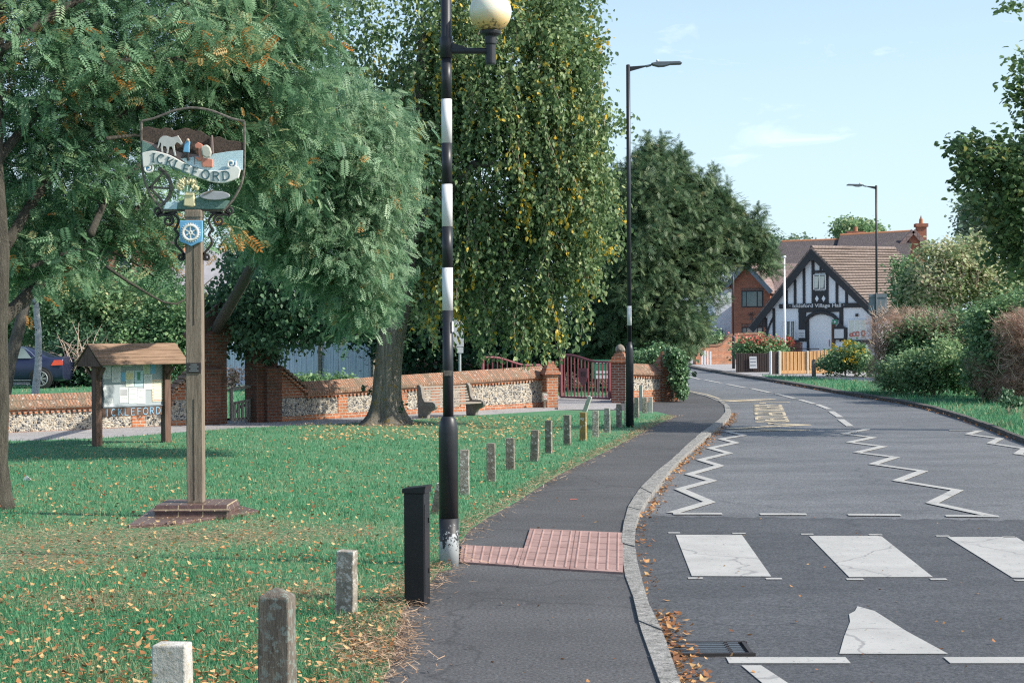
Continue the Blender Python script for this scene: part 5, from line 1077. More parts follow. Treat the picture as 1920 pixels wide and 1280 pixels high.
text_mesh('· Ickleford Village Hall ·', .29, .008, 'name_lettering', 'sign_white', hall, mw=Matrix.Translation((hx(1533), -.125, hz(576))) @ Matrix.Rotation(R(90), 4, 'X'), font_off=.004, sx=1.05 * 1.24)
hbx('notice', 1502, 633, 1513.5, 618, -.13, -.10, 'sign_white'); mb = MB()
for i in range(3): mb.xz([(hx(1504), hz(624 + i * 3)), (hx(1512), hz(624 + i * 3)), (hx(1512), hz(623 + i * 3)), (hx(1504), hz(623 + i * 3))], -.135, -.13)
mb.build('notice_print', 'text_grey', hall)
nbx = MB().xz([(hx(1561), hz(637)), (hx(1582), hz(637)), (hx(1582), hz(615)), (hx(1577), hz(612)), (hx(1571.5), hz(604)), (hx(1566), hz(612)), (hx(1561), hz(615))], -.20, -.08).build('notice_case', 'black_timber', hall)
hbx('notice_paper', 1563, 634, 1578, 617, -.215, -.203, 'sign_white', nbx)
s_ = hbx('rescue_sign', 1560, 608, 1568.5, 599, -.24, -.22, 'sign_green'); MB().xz([(hx(1562.5), hz(603)), (hx(1564.2), hz(601.5)), (hx(1566), hz(603)), (hx(1564.2), hz(606.5))], -.245, -.24).build('symbol', 'sign_white', s_)
hbx('wall_light', 1595.5, 594, 1599, 589, -.12, 0, 'iron')
hbx('ramp_wall', 1484, 664, 1523, 641, -1.4, -1.1, 'brick_dark'); mb = MB(); mb.tube([(hx(1478), -1.8, hz(655)), (hx(1500), -1.8, hz(652.5)), (hx(1560), -1.8, hz(653))], .025, 6)
for x in (1492, 1545, 1524): mb.tube([(hx(x), -1.8, hz(653)), (hx(x), -1.8, hz(665))], .02, 6)
mb.build('handrail', 'iron', hall)
scatter('hanging_basket', 'petal_red', T_DIA, [(1479, 640, 9, 7, HZ - 1.2, .3)], 60, 8, .06, .16, None, 71, droop=(-1, 1)); tag(bpy.data.objects['hanging_basket'], 'planted basket with a few red flowers under the hall window', 'flower basket')
# flagpole
d = 90; p = at(1471, 640, d); fp = thing('flagpole', 'white flagpole standing before the hall gable', 'flagpole', (p.x, d, 0)); ft = at(1469, 484, d).z
MB().lathe([(.085, 0), (.05, ft)], 12).build('pole', 'white_gloss', fp, smooth=True); MB().lathe([(.02, ft), (.10, ft + .03), (.10, ft + .10), (.02, ft + .14)], 12).build('finial', 'white_gloss', fp, smooth=True)
# ------------------------------------------------------------------ brick house behind
def face_fn(D, x_ref):
    k = D / F; return (lambda px: (px - x_ref) * k), (lambda py: CH + (yh(x_ref) - py) * k), k
D = 112.; fx, fz, k2 = face_fn(D, 1410); p = at(1410, 640, D)
bh = thing('brick_house', 'red brick house with mauve tiled roof behind the black and white hall', 'house', (p.x, D, 0), R(-25)); fx = lambda px, kk=k2: (px - 1410) * kk / math.cos(R(25))
MB().xz([(fx(1374), -.1), (fx(1442), -.1), (fx(1442), fz(545)), (fx(1402), fz(497)), (fx(1374), fz(530))], 0, 9).build('wall', 'brick_house', bh)
MB().xz([(fx(1442.2), -.1), (fx(1520), -.1), (fx(1520), fz(546)), (fx(1442.2), fz(546))], 1.0, 8).build('wall', 'brick_house', bh)
mb = MB(); e = [(1402, 492), (1447, 547), (1402, 492), (1366, 536)]
for i in (0, 2):
    (xa, ya), (xb, yb_) = e[i], e[i + 1]
    mb.add([(fx(xa), -.3, fz(ya)), (fx(xb), -.3, fz(yb_)), (fx(xb), 9, fz(yb_)), (fx(xa), 9, fz(ya)), (fx(xa), -.3, fz(ya + 4)), (fx(xb), -.3, fz(yb_ + 4)), (fx(xb), 9, fz(yb_ + 4)), (fx(xa), 9, fz(ya + 4))], [(0, 1, 2, 3), (7, 6, 5, 4), (0, 4, 5, 1), (1, 5, 6, 2), (0, 3, 7, 4)])
mb.add([(fx(1442), .6, fz(546)), (fx(1525), .6, fz(546)), (fx(1525), 4.6, fz(490)), (fx(1404), 4.6, fz(490))], [(0, 1, 2, 3)]); mb.add([(fx(1525), 4.6, fz(490)), (fx(1404), 4.6, fz(490)), (fx(1404), 8.8, fz(546)), (fx(1525), 8.8, fz(546))], [(0, 1, 2, 3)])
mb.build('roof', 'roof_tile_mauve', bh)
MB().bar((fx(1402), -.36, fz(495)), (fx(1447), -.36, fz(549)), .3, .06).bar((fx(1402), -.36, fz(495)), (fx(1366), -.36, fz(538)), .3, .06).build('bargeboard', 'steel_blue', bh)
mb = MB(); mb.tube([(fx(1445), .5, fz(547)), (fx(1520), .5, fz(547))], .07, 6); mb.tube([(fx(1449), .9, fz(547)), (fx(1449), .9, 0)], .06, 6); mb.build('gutter', 'timber_brown', bh)
for y0, y1 in ((545, 576), (613, 625)):
    f_ = MB().xz([(fx(1392), fz(y1)), (fx(1430), fz(y1)), (fx(1430), fz(y0)), (fx(1392), fz(y0))], -.03, .1).build('window', 'black_timber', bh)
    for x0, x1 in ((1394, 1400), (1401.5, 1419), (1421, 1428)): MB().xz([(fx(x0), fz(y1 - 2)), (fx(x1), fz(y1 - 2)), (fx(x1), fz(y0 + 2)), (fx(x0), fz(y0 + 2))], -.045, -.03).build('pane', 'glass_teal' if y0 < 600 else 'glass', f_)
mb = MB()
for y0, y1 in ((540, 545), (607, 612)): mb.xz([(fx(1391), fz(y1)), (fx(1431), fz(y1)), (fx(1431), fz(y0)), (fx(1391), fz(y0))], -.02, .1)
mb.box((fx(1409), -.01, fz(589)), (.42, .06, .12)); mb.box((fx(1409), -.01, fz(593)), (.18, .06, .5)); mb.build('brick_course', 'brick_dark', bh)
D = 120.; fx, fz, k2 = face_fn(D, 1365); p = at(1365, 640, D); wh = thing('white_house', 'white rendered house end between the yew and the brick house', 'house', (p.x, D, 0))
MB().xz([(fx(1340), -.1), (fx(1380), -.1), (fx(1380), fz(535)), (fx(1340), fz(535))], 0, 6).build('wall', 'white_render', wh)
MB().xz([(fx(1300), -.1), (fx(1340), -.1), (fx(1340), fz(612)), (fx(1300), fz(612))], -.5, 5).build('wall', 'white_render', wh)
for x in (1345, 1322): w = MB().xz([(fx(x), fz(634)), (fx(x + 9), fz(634)), (fx(x + 9), fz(618)), (fx(x), fz(618))], -.56, -.44 if x < 1340 else 0.02).build('window', 'glass_teal', wh)
MB().xz([(fx(1336), fz(534.9)), (fx(1384), fz(534.9)), (fx(1384), fz(528)), (fx(1336), fz(528))], -.2, 6.2).build('roof', 'roof_tile_mauve', wh)
D = 135.; fx, fz, k2 = face_fn(D, 1580); p = at(1580, 640, D); lh = thing('long_roofed_house', 'long house roof of dark lichened tiles rising behind the hall', 'house', (p.x, D, 0))
MB().xz([(fx(1440), -.1), (fx(1720), -.1), (fx(1720), fz(494)), (fx(1440), fz(494))], .5, 9).build('wall', 'brick_house', lh)
def g3(px, py, y): q = at(px, py, D + y); return (q.x - p.x, y, q.z)
mb = MB(); mb.add([g3(1430, 496, 0), g3(1578, 496, 0), g3(1578, 449, 5), g3(1466, 453, 5), g3(1578, 496, 10), g3(1430, 496, 10)], [(0, 1, 2, 3), (3, 2, 4, 5), (0, 3, 5)])
mb.add([g3(1560, 496, -.8), g3(1705, 496, -.8), g3(1711, 433, 5), g3(1575, 441, 5), g3(1705, 496, 10), g3(1560, 496, 10)], [(0, 1, 2, 3), (3, 2, 4, 5), (0, 3, 5)])
mb.build('roof', 'roof_tile_dark', lh)
MB().tube([g3(1466, 453, 5), g3(1577, 449, 5)], .1, 6).tube([g3(1575, 441, 5), g3(1711, 433, 5)], .1, 6).build('ridge', 'orange_clay', lh)
gq = [g3(1683, 500, 3), g3(1738, 500, 3), g3(1738, 466, 3), g3(1712, 435, 3)]
MB().xz([(q[0], q[2]) for q in gq], 3, 3.4).build('gable', 'brick_house', lh)
MB().bar(g3(1680, 470, 2.9), g3(1712, 433, 2.9), .35, .3).bar(g3(1738, 462, 2.9), g3(1712, 433, 2.9), .35, .3).build('bargeboard', 'roof_tile_mauve', lh)
q = g3(1727, 440, 6); c_ = MB().box((q[0], 6, q[2]), (.75, .7, 1.7)).box((q[0], 6, q[2] + .75), (.98, .9, .28)).build('chimney', 'brick_house', lh); MB().lathe([(.17, 0), (.15, .38), (.10, .42), (.02, .68)], 10, (q[0], 6, q[2] + .88)).build('chimney_pot', 'orange_clay', c_)
q = g3(1604, 441, 7); c_ = MB().box((q[0], 7, q[2]), (1.5, .7, .6)).build('chimney', 'brick_house', lh); MB().lathe([(.2, 0), (.18, .4)], 10, (q[0], 7, q[2] + .28)).build('chimney_pot', 'orange_clay', c_)
# garden wall, white posts, fences
D = 86.; fx, fz, k2 = face_fn(D, 1340); p = at(1340, 640, D); gw = thing('garden_wall', 'orange brick garden wall with a swept-up coping behind the white posts', 'wall', (p.x, D, 0), R(22)); fx = lambda px, kk=k2: (px - 1340) * kk / math.cos(R(22))
top_ = [(1303, 645), (1318, 645), (1318, 648), (1345, 648), (1354, 645), (1362, 638), (1370, 631), (1378, 628), (1436, 626)]
MB().xz([(fx(1303), -.1)] + [(fx(x), fz(y)) for x, y in top_] + [(fx(1436), -.1)], 0, .3).build('brickwork', 'brick_orange', gw)
mb = MB()
for i in range(len(top_) - 1): mb.bar((fx(top_[i][0]), .15, fz(top_[i][1] - 1)), (fx(top_[i + 1][0]), .15, fz(top_[i + 1][1] - 1)), .09, .42)
mb.build('coping', 'coping_tile', gw)
for i, x in enumerate((1306, 1310.5, 1316, 1321.5, 1326.5, 1332)):
    q = gp(x, 682 + i * .6); hh = hgt(x, 682 + i * .6, 656 + i * .5); o = MB().box((q.x, q.y, hh / 2), (.075, .075, hh)).build('bollard', 'white_gloss', bevel=.01)
    tag(o, 'one of six slim white posts in front of the orange garden wall', 'bollard', 'six slim white posts by the garden wall')
D = 69.; fx, fz, k2 = face_fn(D, 1410); p = at(1410, 640, D); df = thing('dark_fence', 'low dark boarded fence carrying a white notice under red topped shrubs', 'fence', (p.x, D, 0))
MB().xz([(fx(1380), -.05), (fx(1442), -.05), (fx(1442), fz(662)), (fx(1380), fz(662))], 0, .06).build('boards', 'fence_dark', df)
mb = MB()
for i in range(14): mb.box((fx(1382 + i * 4.4), -.01, fz(680)), (.07, .02, .70))
mb.build('slats', 'fence_dark', df)
o = MB().xz([(fx(1405), fz(690.5)), (fx(1419), fz(690.5)), (fx(1418), fz(668)), (fx(1404.5), fz(668))], -.07, -.05).build('notice', 'sign_white', df)
mb = MB()
for y in (672, 678, 684.5): mb.box((fx(1411.5), -.073, fz(y)), (.22, .004, .035))
mb.build('print', 'text_grey', o)
D = 66.; fx, fz, k2 = face_fn(D, 1500); p = at(1500, 640, D); wf = thing('board_fence', 'new pale wooden board fence between concrete posts', 'fence', (p.x, D, 0), R(18)); fx = lambda px, kk=k2: (px - 1500) * kk / math.cos(R(18))
MB().xz([(fx(1443), -.02), (fx(1457), -.02), (fx(1457), fz(659)), (fx(1443), fz(659))], 0, .05).build('dark_panel', 'fence_dark', wf)
for x, w in ((1441.5, 2), (1458.5, 3.6), (1513.5, 3)): MB().xz([(fx(x - w / 2), -.02), (fx(x + w / 2), -.02), (fx(x + w / 2), fz(657.5)), (fx(x - w / 2), fz(657.5))], -.08, .08).build('fence_post', 'concrete_plain' if x > 1450 else 'white_gloss', wf, bevel=.01)
for i in range(28):
    x = 1462.3 + i * 3.75 + (1.2 if i > 13 else 0); yt = 659 - max(0, i - 13) * .28; MB().box((fx(x), -.03 if i % 2 else -.01, (fz(yt)) / 2), (k2 * 3.1, .03, fz(yt))).build('board', 'fence_new', wf, bevel=.004)
MB().xz([(fx(1460), .02), (fx(1566), .02), (fx(1566), fz(662)), (fx(1460), fz(662))], .0, .02).build('backing_boards', 'fence_new', wf)
MB().xz([(fx(1460), .02), (fx(1566), .02), (fx(1566), .14), (fx(1460), .14)], -.06, -.045).build('gravel_board', 'fence_new', wf)
q = gp(1526, 706); hh = hgt(1526, 706, 673); tag(MB().lathe([(.075, 0), (.075, hh - .07), (.055, hh - .02), (.01, hh)], 14).build('bollard', 'concrete_brown', smooth=True, loc=(q.x, q.y, 0)), 'round topped grey bollard on the verge before the pale board fence', 'bollard')
# ================================================================== behind the churchyard wall
D = 55.; p0 = at(418, 640, D); p1 = at(700, 640, D - 2); av = p1 - p0; bf = thing('boarded_fence', 'tall blue-grey weathered board fence behind the churchyard wall', 'fence', (p0.x, D, 0), math.atan2(av.y, av.x)); ln = math.hypot(av.x, av.y)
n = int(ln / .085); rr = random.Random(2); hF = at(560, 642, D).z; mb = MB()
for i in range(n): mb.box(((i + .5) * ln / n, rr.uniform(-.006, .006), hF / 2 + rr.uniform(-.02, .02)), (ln / n * .93, .022, hF), ry=rr.uniform(-.012, .012))
mb.build('boards', 'fence_blue', bf)
for x in (ln * .33, ln * .66, ln): MB().box((x, -.05, hF / 2 + .05), (.10, .10, hF + .1)).build('fence_post', 'concrete_brown', bf)
p0 = at(735, 640, 51); p1 = at(1235, 640, 52); wall_run('churchyard_wall', Vector((p0.x, 51, 0)), Vector((p1.x, 52, 0)), at(800, 676, 51).z, at(1100, 672, 52).z, 'dark shaded flint wall across the churchyard behind the maroon gate', flint='flint_shaded', brick='brick_gate', cop=.22)
# cottage roof and small house glimpsed through the leaves
D = 78.; fx, fz, k2 = face_fn(D, 370); p = at(370, 640, D); ct = thing('cottage', 'grey roofed cottage glimpsed behind the shrubs and the oak post', 'cottage', (p.x, D, 0))
MB().xz([(fx(285), -.1), (fx(470), -.1), (fx(470), fz(560)), (fx(285), fz(560))], .4, 5).build('wall', 'white_render', ct)
m_noise('thatch', (.26, .25, .27), (.36, .35, .37), sc=3, rough=1, bump=.6)
mb = MB(); mb.add([(fx(275), 0, fz(565)), (fx(480), 0, fz(565)), (fx(455), 3, fz(458)), (fx(330), 3, fz(458)), (fx(275), 6, fz(565)), (fx(480), 6, fz(565))], [(0, 1, 2, 3), (3, 2, 5, 4), (0, 3, 4), (1, 5, 2)]); mb.build('roof', 'thatch', ct)
D = 95.; fx, fz, k2 = face_fn(D, 310); p = at(250, 640, D); hs = thing('distant_house', 'small orange brick house with white window seen through gaps in the leaves', 'house', (p.x, D, 0)); fx = lambda px: (px - 250) * D / F
MB().xz([(fx(140), -.1), (fx(345), -.1), (fx(345), fz(455)), (fx(140), fz(470))], 0, 5).build('wall', 'brick_orange', hs)
MB().xz([(fx(135), fz(471)), (fx(350), fz(456)), (fx(345), fz(430)), (fx(150), fz(440))], -.2, 5).build('roof', 'roof_tile_mauve', hs)
for x in (165, 225, 300): w = MB().xz([(fx(x), fz(500)), (fx(x + 22), fz(500)), (fx(x + 22), fz(478)), (fx(x), fz(478))], -.06, .0).build('window', 'white_gloss', hs); MB().xz([(fx(x + 2), fz(498)), (fx(x + 20), fz(498)), (fx(x + 20), fz(480)), (fx(x + 2), fz(480))], -.08, -.0601).build('pane', 'glass', w)
# ------------------------------------------------------------------ car
cz = gp(58, 728); car = thing('parked_car', 'dark blue saloon car parked on the lawn behind the flint wall', 'car', (cz.x - .55, cz.y + .8, 0)); kc = .93
def C(x, y, z): return (x * kc, y * kc, z * kc)
st = [(-3.05, .42, .52, .52, .30), (-2.95, .22, .66, .67, .60), (-2.4, .2, .80, .82, .74), (-1.75, .2, .92, .94, .74), (-1.0, .2, .95, 1.38, .60), (-.2, .2, .97, 1.44, .60), (.50, .2, .98, 1.37, .60), (1.02, .2, 1.0, 1.08, .68), (1.2, .2, 1.0, 1.05, .68), (1.52, .22, .99, 1.06, .70), (1.60, .24, .97, 1.05, .70), (1.64, .30, .94, 1.0, .66)]
vs2 = []; fs2 = []
for x, zb_, zbelt, zr, wr in st:
    w = .87 if -2.7 < x < 1.45 else .76
    for y, z in ((0, zb_), (w * .9, zb_), (w, zb_ + .22), (w * .985, zbelt - .1), (w * .93, zbelt), (wr if zr > zbelt + .1 else w * .8, zr - .03), (0, zr)): vs2.append(C(x, -y, z))
    for y, z in ((wr if zr > zbelt + .1 else w * .8, zr - .03), (w * .93, zbelt), (w * .985, zbelt - .1), (w, zb_ + .22), (w * .9, zb_)): vs2.append(C(x, y, z))
n = 12
for i in range(len(st) - 1):
    for j in range(n): fs2.append((i * n + j, (i + 1) * n + j, (i + 1) * n + (j + 1) % n, i * n + (j + 1) % n))
fs2 += [tuple(range(n)), tuple(range(len(st) * n - 1, (len(st) - 1) * n - 1, -1))]
body = MB().add(vs2, fs2).build('body', 'car_blue', car, smooth=True, sub=2)
for x0, x1, x2, x3 in ((-1.28, -.30, -.30, -.92), (-.24, .58, .30, -.24)):
    MB().add([C(x0, -.835, 1.0), C(x1, -.835, 1.01), C(x2, -.66, 1.33), C(x3, -.66, 1.31), C(x0, -.80, 1.0), C(x1, -.80, 1.01), C(x2, -.62, 1.33), C(x3, -.62, 1.31)], [(0, 1, 2, 3), (7, 6, 5, 4), (0, 4, 5, 1), (1, 5, 6, 2), (2, 6, 7, 3), (3, 7, 4, 0)]).build('side_window', 'glass_car', car)
mb = MB(); mb.tube([C(-1.35, -.845, .985), C(.60, -.845, .995), C(.72, -.82, 1.04), C(.55, -.74, 1.20), C(.32, -.66, 1.34), C(-.4, -.645, 1.37)], .012, 6); mb.tube([C(-2.2, -.895, .27), C(.85, -.895, .27)], .012, 6); mb.build('trim', 'chrome', car)
mb = MB()
for x in (-.27, -1.35): mb.bar(C(x, -.872, .35), C(x, -.872, .96), .008, .006)
mb.build('door_gap', 'tyre', car); MB().box(C(-.42, -.885, .83), (.16, .02, .025)).build('door_handle', 'chrome', car, bevel=.004)
MB().add([C(1.24, -.862, .74), C(1.635, -.80, .76), C(1.62, -.79, .92), C(1.34, -.83, .92), C(1.22, -.70, .78), C(1.50, -.58, .80), C(1.50, -.58, .93), C(1.32, -.70, .93)], [(0, 1, 2, 3), (7, 6, 5, 4), (0, 4, 5, 1), (1, 5, 6, 2), (2, 6, 7, 3), (3, 7, 4, 0)]).build('tail_light', 'tail_red', car, bevel=.008)
for x in (.92, -2.25):
    for yy in (-.86, .78):
        m4 = Matrix.Translation(C(x, yy, .32)) @ Matrix.Rotation(R(90), 4, 'X'); wd = thing
        mb = MB(); mb.M = m4; mb.lathe([(.36, -.01), (.36, .028)], 28); mb.build('arch_shade', 'tyre', car)  # dark disc on the body side paints the shaded hollow round the wheel
        mb = MB(); mb.M = m4; mb.lathe([(.2, -.1), (.28, -.1), (.31, -.06), (.31, .03), (.28, .05), (.22, .05)], 28); wo_ = mb.build('wheel', 'tyre', car, smooth=False)
        mb = MB(); mb.M = m4; mb.tube([(.215 * math.cos(R(i * 15)), .215 * math.sin(R(i * 15)), .05) for i in range(25)], .016, 6); mb.lathe([(.045, .03), (.045, .06), (.01, .065)], 12)
        for i in range(7):
            for o_ in (-9, 9): a = R(i * 51.4); a2 = a + R(o_); mb.bar((.03 * math.cos(a), .03 * math.sin(a), .05), (.21 * math.cos(a2), .21 * math.sin(a2), .048), .024, .02)
        mb.build('rim', 'rim', wo_)
# ================================================================== TREES
def trunk(mb, pts, rad, n=14, flare=None, seed=0):
    rr = random.Random(seed); pts = [Vector(p) for p in pts]; mb.tube(pts, rad, n)
# --- foreground tree with feathery leaves, stem at the frame's edge
ta = gp(-2, 955); tA = thing('feathery_tree', 'feathery-leaved tree with orange tinges overhanging the village sign', 'tree', (ta.x, ta.y, 0))
def rel(p, o): return Vector(p) - Vector(o)
oA = Vector((ta.x, ta.y, 0))
mb = MB(); ys = ta.y
stem = [(ta.x - .02, ys, -.05), (ta.x - .02, ys, .10), (ta.x - .03, ys, .45), at(-4, 760, ys), at(-6, 620, ys), at(0, 470, ys), at(-10, 300, ys + .3), at(-5, 100, ys + .6), at(10, -150, ys + 1)]
mb.tube([rel(p, oA) for p in stem], [.20, .15, .115, .105, .10, .09, .075, .06, .04], 14)
mb.build('trunk', 'bark_dark', tA, smooth=True)
LP = []
limbs = [([(-5, 610), (45, 560), (100, 510), (170, 440), (250, 400), (300, 330)], .075), ([(0, 480), (80, 350), (160, 260), (260, 200), (340, 190)], .06), ([(-5, 300), (100, 180), (190, 120), (300, 60)], .055), ([(170, 440), (210, 360), (300, 280), (400, 230)], .04), ([(190, 120), (330, 110), (420, 160)], .03), ([(-5, 100), (200, -20), (400, 30), (470, 130)], .045), ([(60, 500), (140, 470), (230, 480), (320, 545)], .022), ([(200, 260), (280, 255), (360, 290)], .02), ([(200, 500), (260, 540), (330, 570), (400, 520)], .018)]
rr = random.Random(6)
for pts, r_ in limbs:
    lp = smooth_line(pts, 3); MB_ = MB(); n = len(lp)
    LP += [at(x, y, ys + .3 + 2.2 * i / n) for i, (x, y) in enumerate(lp)]
    MB_.tube([rel(at(x, y, ys + .3 + 2.2 * i / n), oA) for i, (x, y) in enumerate(lp)], [r_ * (1 - .75 * i / n) for i in range(n)], 8); MB_.build('limb', 'bark_dark', tA, smooth=True)
blA = [(60, 120, 210, 200, 17.8, 1.3), (300, 40, 240, 150, 18.6, 1.5), (500, 60, 130, 150, 19.5, 1.2), (120, 330, 200, 110, 17.8, 1.1), (330, 210, 190, 110, 19.2, 1.0), (60, 470, 110, 60, 17.5, .7), (470, 250, 130, 130, 20, 1.0), (240, 410, 130, 60, 18.6, .6)]
def bias_orange(th=.93):
    def f(rng, pos, rnd, ct, ci):
        pick = (ct > th) & (rng.random(len(rnd)) < .75); return np.where(pick, .93 + .07 * rng.random(len(rnd)), rnd * .93)
    return f
def shift_obj(o, off):
    o.data.transform(Matrix.Translation(-Vector(off)))
def crown(name, mat, tmpl, blobs, ncl, per, sig, size, root, off, seed, **k):
    o = scatter(name, mat, tmpl, blobs, ncl, per, sig, size, root, seed, **k); shift_obj(o, off); return o
crown('crown', 'leaf_pinnate', T_PIN, blA, 1700, 9, .13, .145, tA, oA, 101, rbias=bias_orange(.955), inner=.3, lump=.16, outward=.5, sizevar=.45, lf=3)
crown('foliage', 'leaf_pinnate', T_PIN3, blA, 850, 8, .16, .165, tA, oA, 104, rbias=bias_orange(.955), inner=.35, lump=.16, outward=.3, sizevar=.4, droop=(-1.3, .5), lf=3)
crown('foliage', 'leaf_lime', T_PIN2, blA, 330, 8, .12, .13, tA, oA, 105, rbias=lambda rng, pos, rnd, ct, ci: .3 + .62 * rnd, inner=.3, lump=.16, sizevar=.4, droop=(-.8, .8), lf=3)
mb = MB(); branchset(mb, LP, blA, 130, 102, .010); o = mb.build('twigs', 'bark_dark', tA); shift_obj(o, oA)
crown('orange_sprays', 'leaf_pinnate', T_PIN, [(330, 40, 130, 50, 17.0, .7), (170, 90, 110, 50, 16.8, .6), (430, 90, 80, 60, 17.5, .6), (250, 150, 120, 40, 17.2, .6)], 130, 6, .12, .16, tA, oA, 106, rbias=lambda rng, pos, rnd, ct, ci: np.where((ct > .72) & (rng.random(len(rnd)) < .7), .93 + .07 * rng.random(len(rnd)), .4 + .5 * rnd), inner=.1, sizevar=.4)
# sprays that hang before the houses, low, and orange ones
blA2 = [(215, 440, 60, 26, 18, .4), (300, 470, 36, 36, 18.4, .4), (420, 420, 50, 36, 19.4, .4), (330, 520, 30, 24, 18.4, .3), (60, 510, 60, 36, 17.5, .4)]
crown('hanging_sprays', 'leaf_pinnate', T_PIN, blA2, 80, 6, .10, .20, tA, oA, 103, rbias=bias_orange(.85), inner=.1)
# --- lighter feathery tree (second) in front of the lime
tb = Vector((at(395, 640, 24).x, 24., 0)); 
tB = thing('rowan_tree', 'pale green feathery crown drooping between the sign and the beacon', 'tree', (at(560, 640, 25.5).x, 25.5, 0)); oB = Vector((at(560, 640, 25.5).x, 25.5, 0))
blB = [(610, 230, 150, 110, 23, 1.4), (560, 330, 170, 130, 23, 1.4), (690, 330, 95, 120, 23.2, 1.1), (620, 450, 130, 95, 23, 1.1), (690, 500, 80, 80, 23.2, .8), (520, 400, 90, 80, 23.4, 1.0), (675, 575, 50, 40, 23, .5)]
crown('crown', 'leaf_pinnate_light', T_PIN, blB, 2000, 9, .14, .15, tB, oB, 111, rbias=bias_orange(.965), inner=.5, lump=.14, outward=.6, droop=(-1.2, .1), sizevar=.45, lf=3)
crown('foliage', 'leaf_pinnate', T_PIN3, blB, 500, 8, .15, .16, tB, oB, 113, rbias=bias_orange(.975), inner=.4, lump=.14, droop=(-1.3, .4), sizevar=.4, lf=3)
mb = MB(); sb_ = [at(600, 560, 25), at(560, 400, 24.6), at(640, 350, 24.5)]
mb.tube([at(388, 655, 33), at(415, 600, 31), at(450, 540, 28.5), at(500, 450, 25.5), at(560, 340, 24.5), at(600, 240, 24.2)], [.11, .10, .09, .08, .06, .03], 10); branchset(mb, sb_, blB, 40, 112, .02)
o = mb.build('limb', 'bark_dark', tB, smooth=True); shift_obj(o, oB)
# --- weeping lime with big trunk
tc_ = gp(724, 797); oC = Vector((tc_.x, tc_.y, 0)); tC = thing('weeping_lime', 'great weeping lime with yellowing leaves and a broad lichened trunk', 'tree', oC); yc = tc_.y
mb = MB(); ring_n = 28; lev = [(0.0, .60, 0), (.06, .50, 0), (.16, .38, 0), (.30, .30, .0), (.50, .265, .0), (.85, .25, .01), (1.3, .235, .05), (1.9, .25, .14), (2.4, .27, .22), (3.2, .2, .35), (5.0, .14, .55), (7, .08, .7)]
vsC = []; fsC = []
for z, r_, sx_ in lev:
    for j in range(ring_n):
        a = 2 * math.pi * j / ring_n; fl = 1 + (.16 * math.sin(a * 5 + 1) + .10 * math.sin(a * 9 + 2)) * (1 if z < .35 else .35); vsC.append((sx_ + r_ * fl * math.cos(a), r_ * fl * math.sin(a), z - .05))
for i in range(len(lev) - 1):
    for j in range(ring_n): fsC.append((i * ring_n + j, i * ring_n + (j + 1) % ring_n, (i + 1) * ring_n + (j + 1) % ring_n, (i + 1) * ring_n + j))
mb.add(vsC, fsC); mb.build('trunk', 'bark_lime', tC, smooth=True, sub=1)
mb = MB(); mb.tube([(.05, 0, 1.7), (-.25, 0, 2.5), (-.6, .3, 3.4), (-1.2, .4, 4.4)], [.14, .13, .1, .05], 10); mb.tube([(.3, 0, 3.0), (.9, -.2, 3.9), (1.6, -.3, 4.6), (2.6, -.4, 4.6)], [.12, .1, .07, .03], 10); mb.tube([(.3, 0, 2.6), (.7, .3, 3.6), (1.6, .8, 4.3)], [.1, .08, .04], 8); mb.build('limb', 'bark', tC, smooth=True)
blC = [(760, 60, 260, 170, 32.5, 2.2), (950, 110, 180, 200, 31.5, 1.8), (1040, 250, 115, 190, 31.2, 1.3), (930, 330, 180, 180, 31.2, 1.2), (1080, 420, 85, 130, 31.2, .9), (860, 470, 110, 130, 31.8, 1.0), (1000, 520, 100, 100, 31.0, .8), (780, 260, 120, 150, 32.5, 1.4), (1060, 60, 70, 110, 31.5, 1.0)]
def bias_y(th=.93):
    def f(rng, pos, rnd, ct, ci):
        pick = (ct > th) & (rng.random(len(rnd)) < .8); return np.where(pick, .91 + .09 * rng.random(len(rnd)), rnd * np.where(rng.random(len(rnd)) < .03, 1.0, .91))
    return f
crown('crown', 'leaf_lime', T_LEAF, blC, 4000, 16, .13, .08, tC, oC, 121, rbias=bias_y(.965), inner=.55, lump=.18, droop=(-1.4, .1), lf=3.2, tone=.6)
# hanging strands
rng = np.random.default_rng(5); NS = 900; P_ = []; CT = []; mb = MB()
anc, _d = in_blobs(rng, [(930, 180, 210, 230, 31.0, 1.2), (1060, 300, 90, 170, 31.0, 1.0), (880, 430, 110, 80, 31.0, .9), (1050, 480, 70, 70, 30.8, .6), (980, 560, 70, 40, 30.8, .5), (880, 545, 100, 35, 30.9, .6), (1000, 580, 40, 35, 30.7, .4), (820, 480, 60, 60, 31.2, .6)], NS, .6, 0)
for i in range(NS):
    ln_ = rng.uniform(.5, 1.5); a = anc[i]; k = int(ln_ / .05); dx = rng.normal() * .22; t = np.linspace(0, 1, k)
    q = np.stack([a[0] + dx * t + .03 * np.sin(t * 9 + i), a[1] - .12 * t, a[2] - ln_ * t], 1); lim = at(1000, 664 + 22 * math.sin(i * 1.7), 31).z
    q = q[q[:, 2] > lim]
    if len(q) < 3: continue
    P_.append(q); yel = math.sin(a[0] * 2.1 + 1) * math.sin(a[2] * 1.7) > .88 or rng.random() < .03; CT.append(np.where(rng.random(len(q)) < (.75 if yel else .05), 1, 0))
    if i % 4 == 0: mb.tube([Vector(x) - oC for x in q[::4]], .005, 4)
if mb.v: mb.build('hanging_twigs', 'twig', tC)
P_ = np.concatenate(P_); CT = np.concatenate(CT); rep = 2; P_ = np.repeat(P_, rep, 0) + rng.normal(size=(len(P_) * rep, 3)) * .028; CT = np.repeat(CT, rep); n = len(P_)
rn = np.where(CT > 0, .91 + .09 * rng.random(n), rng.random(n) ** .7 * .88)
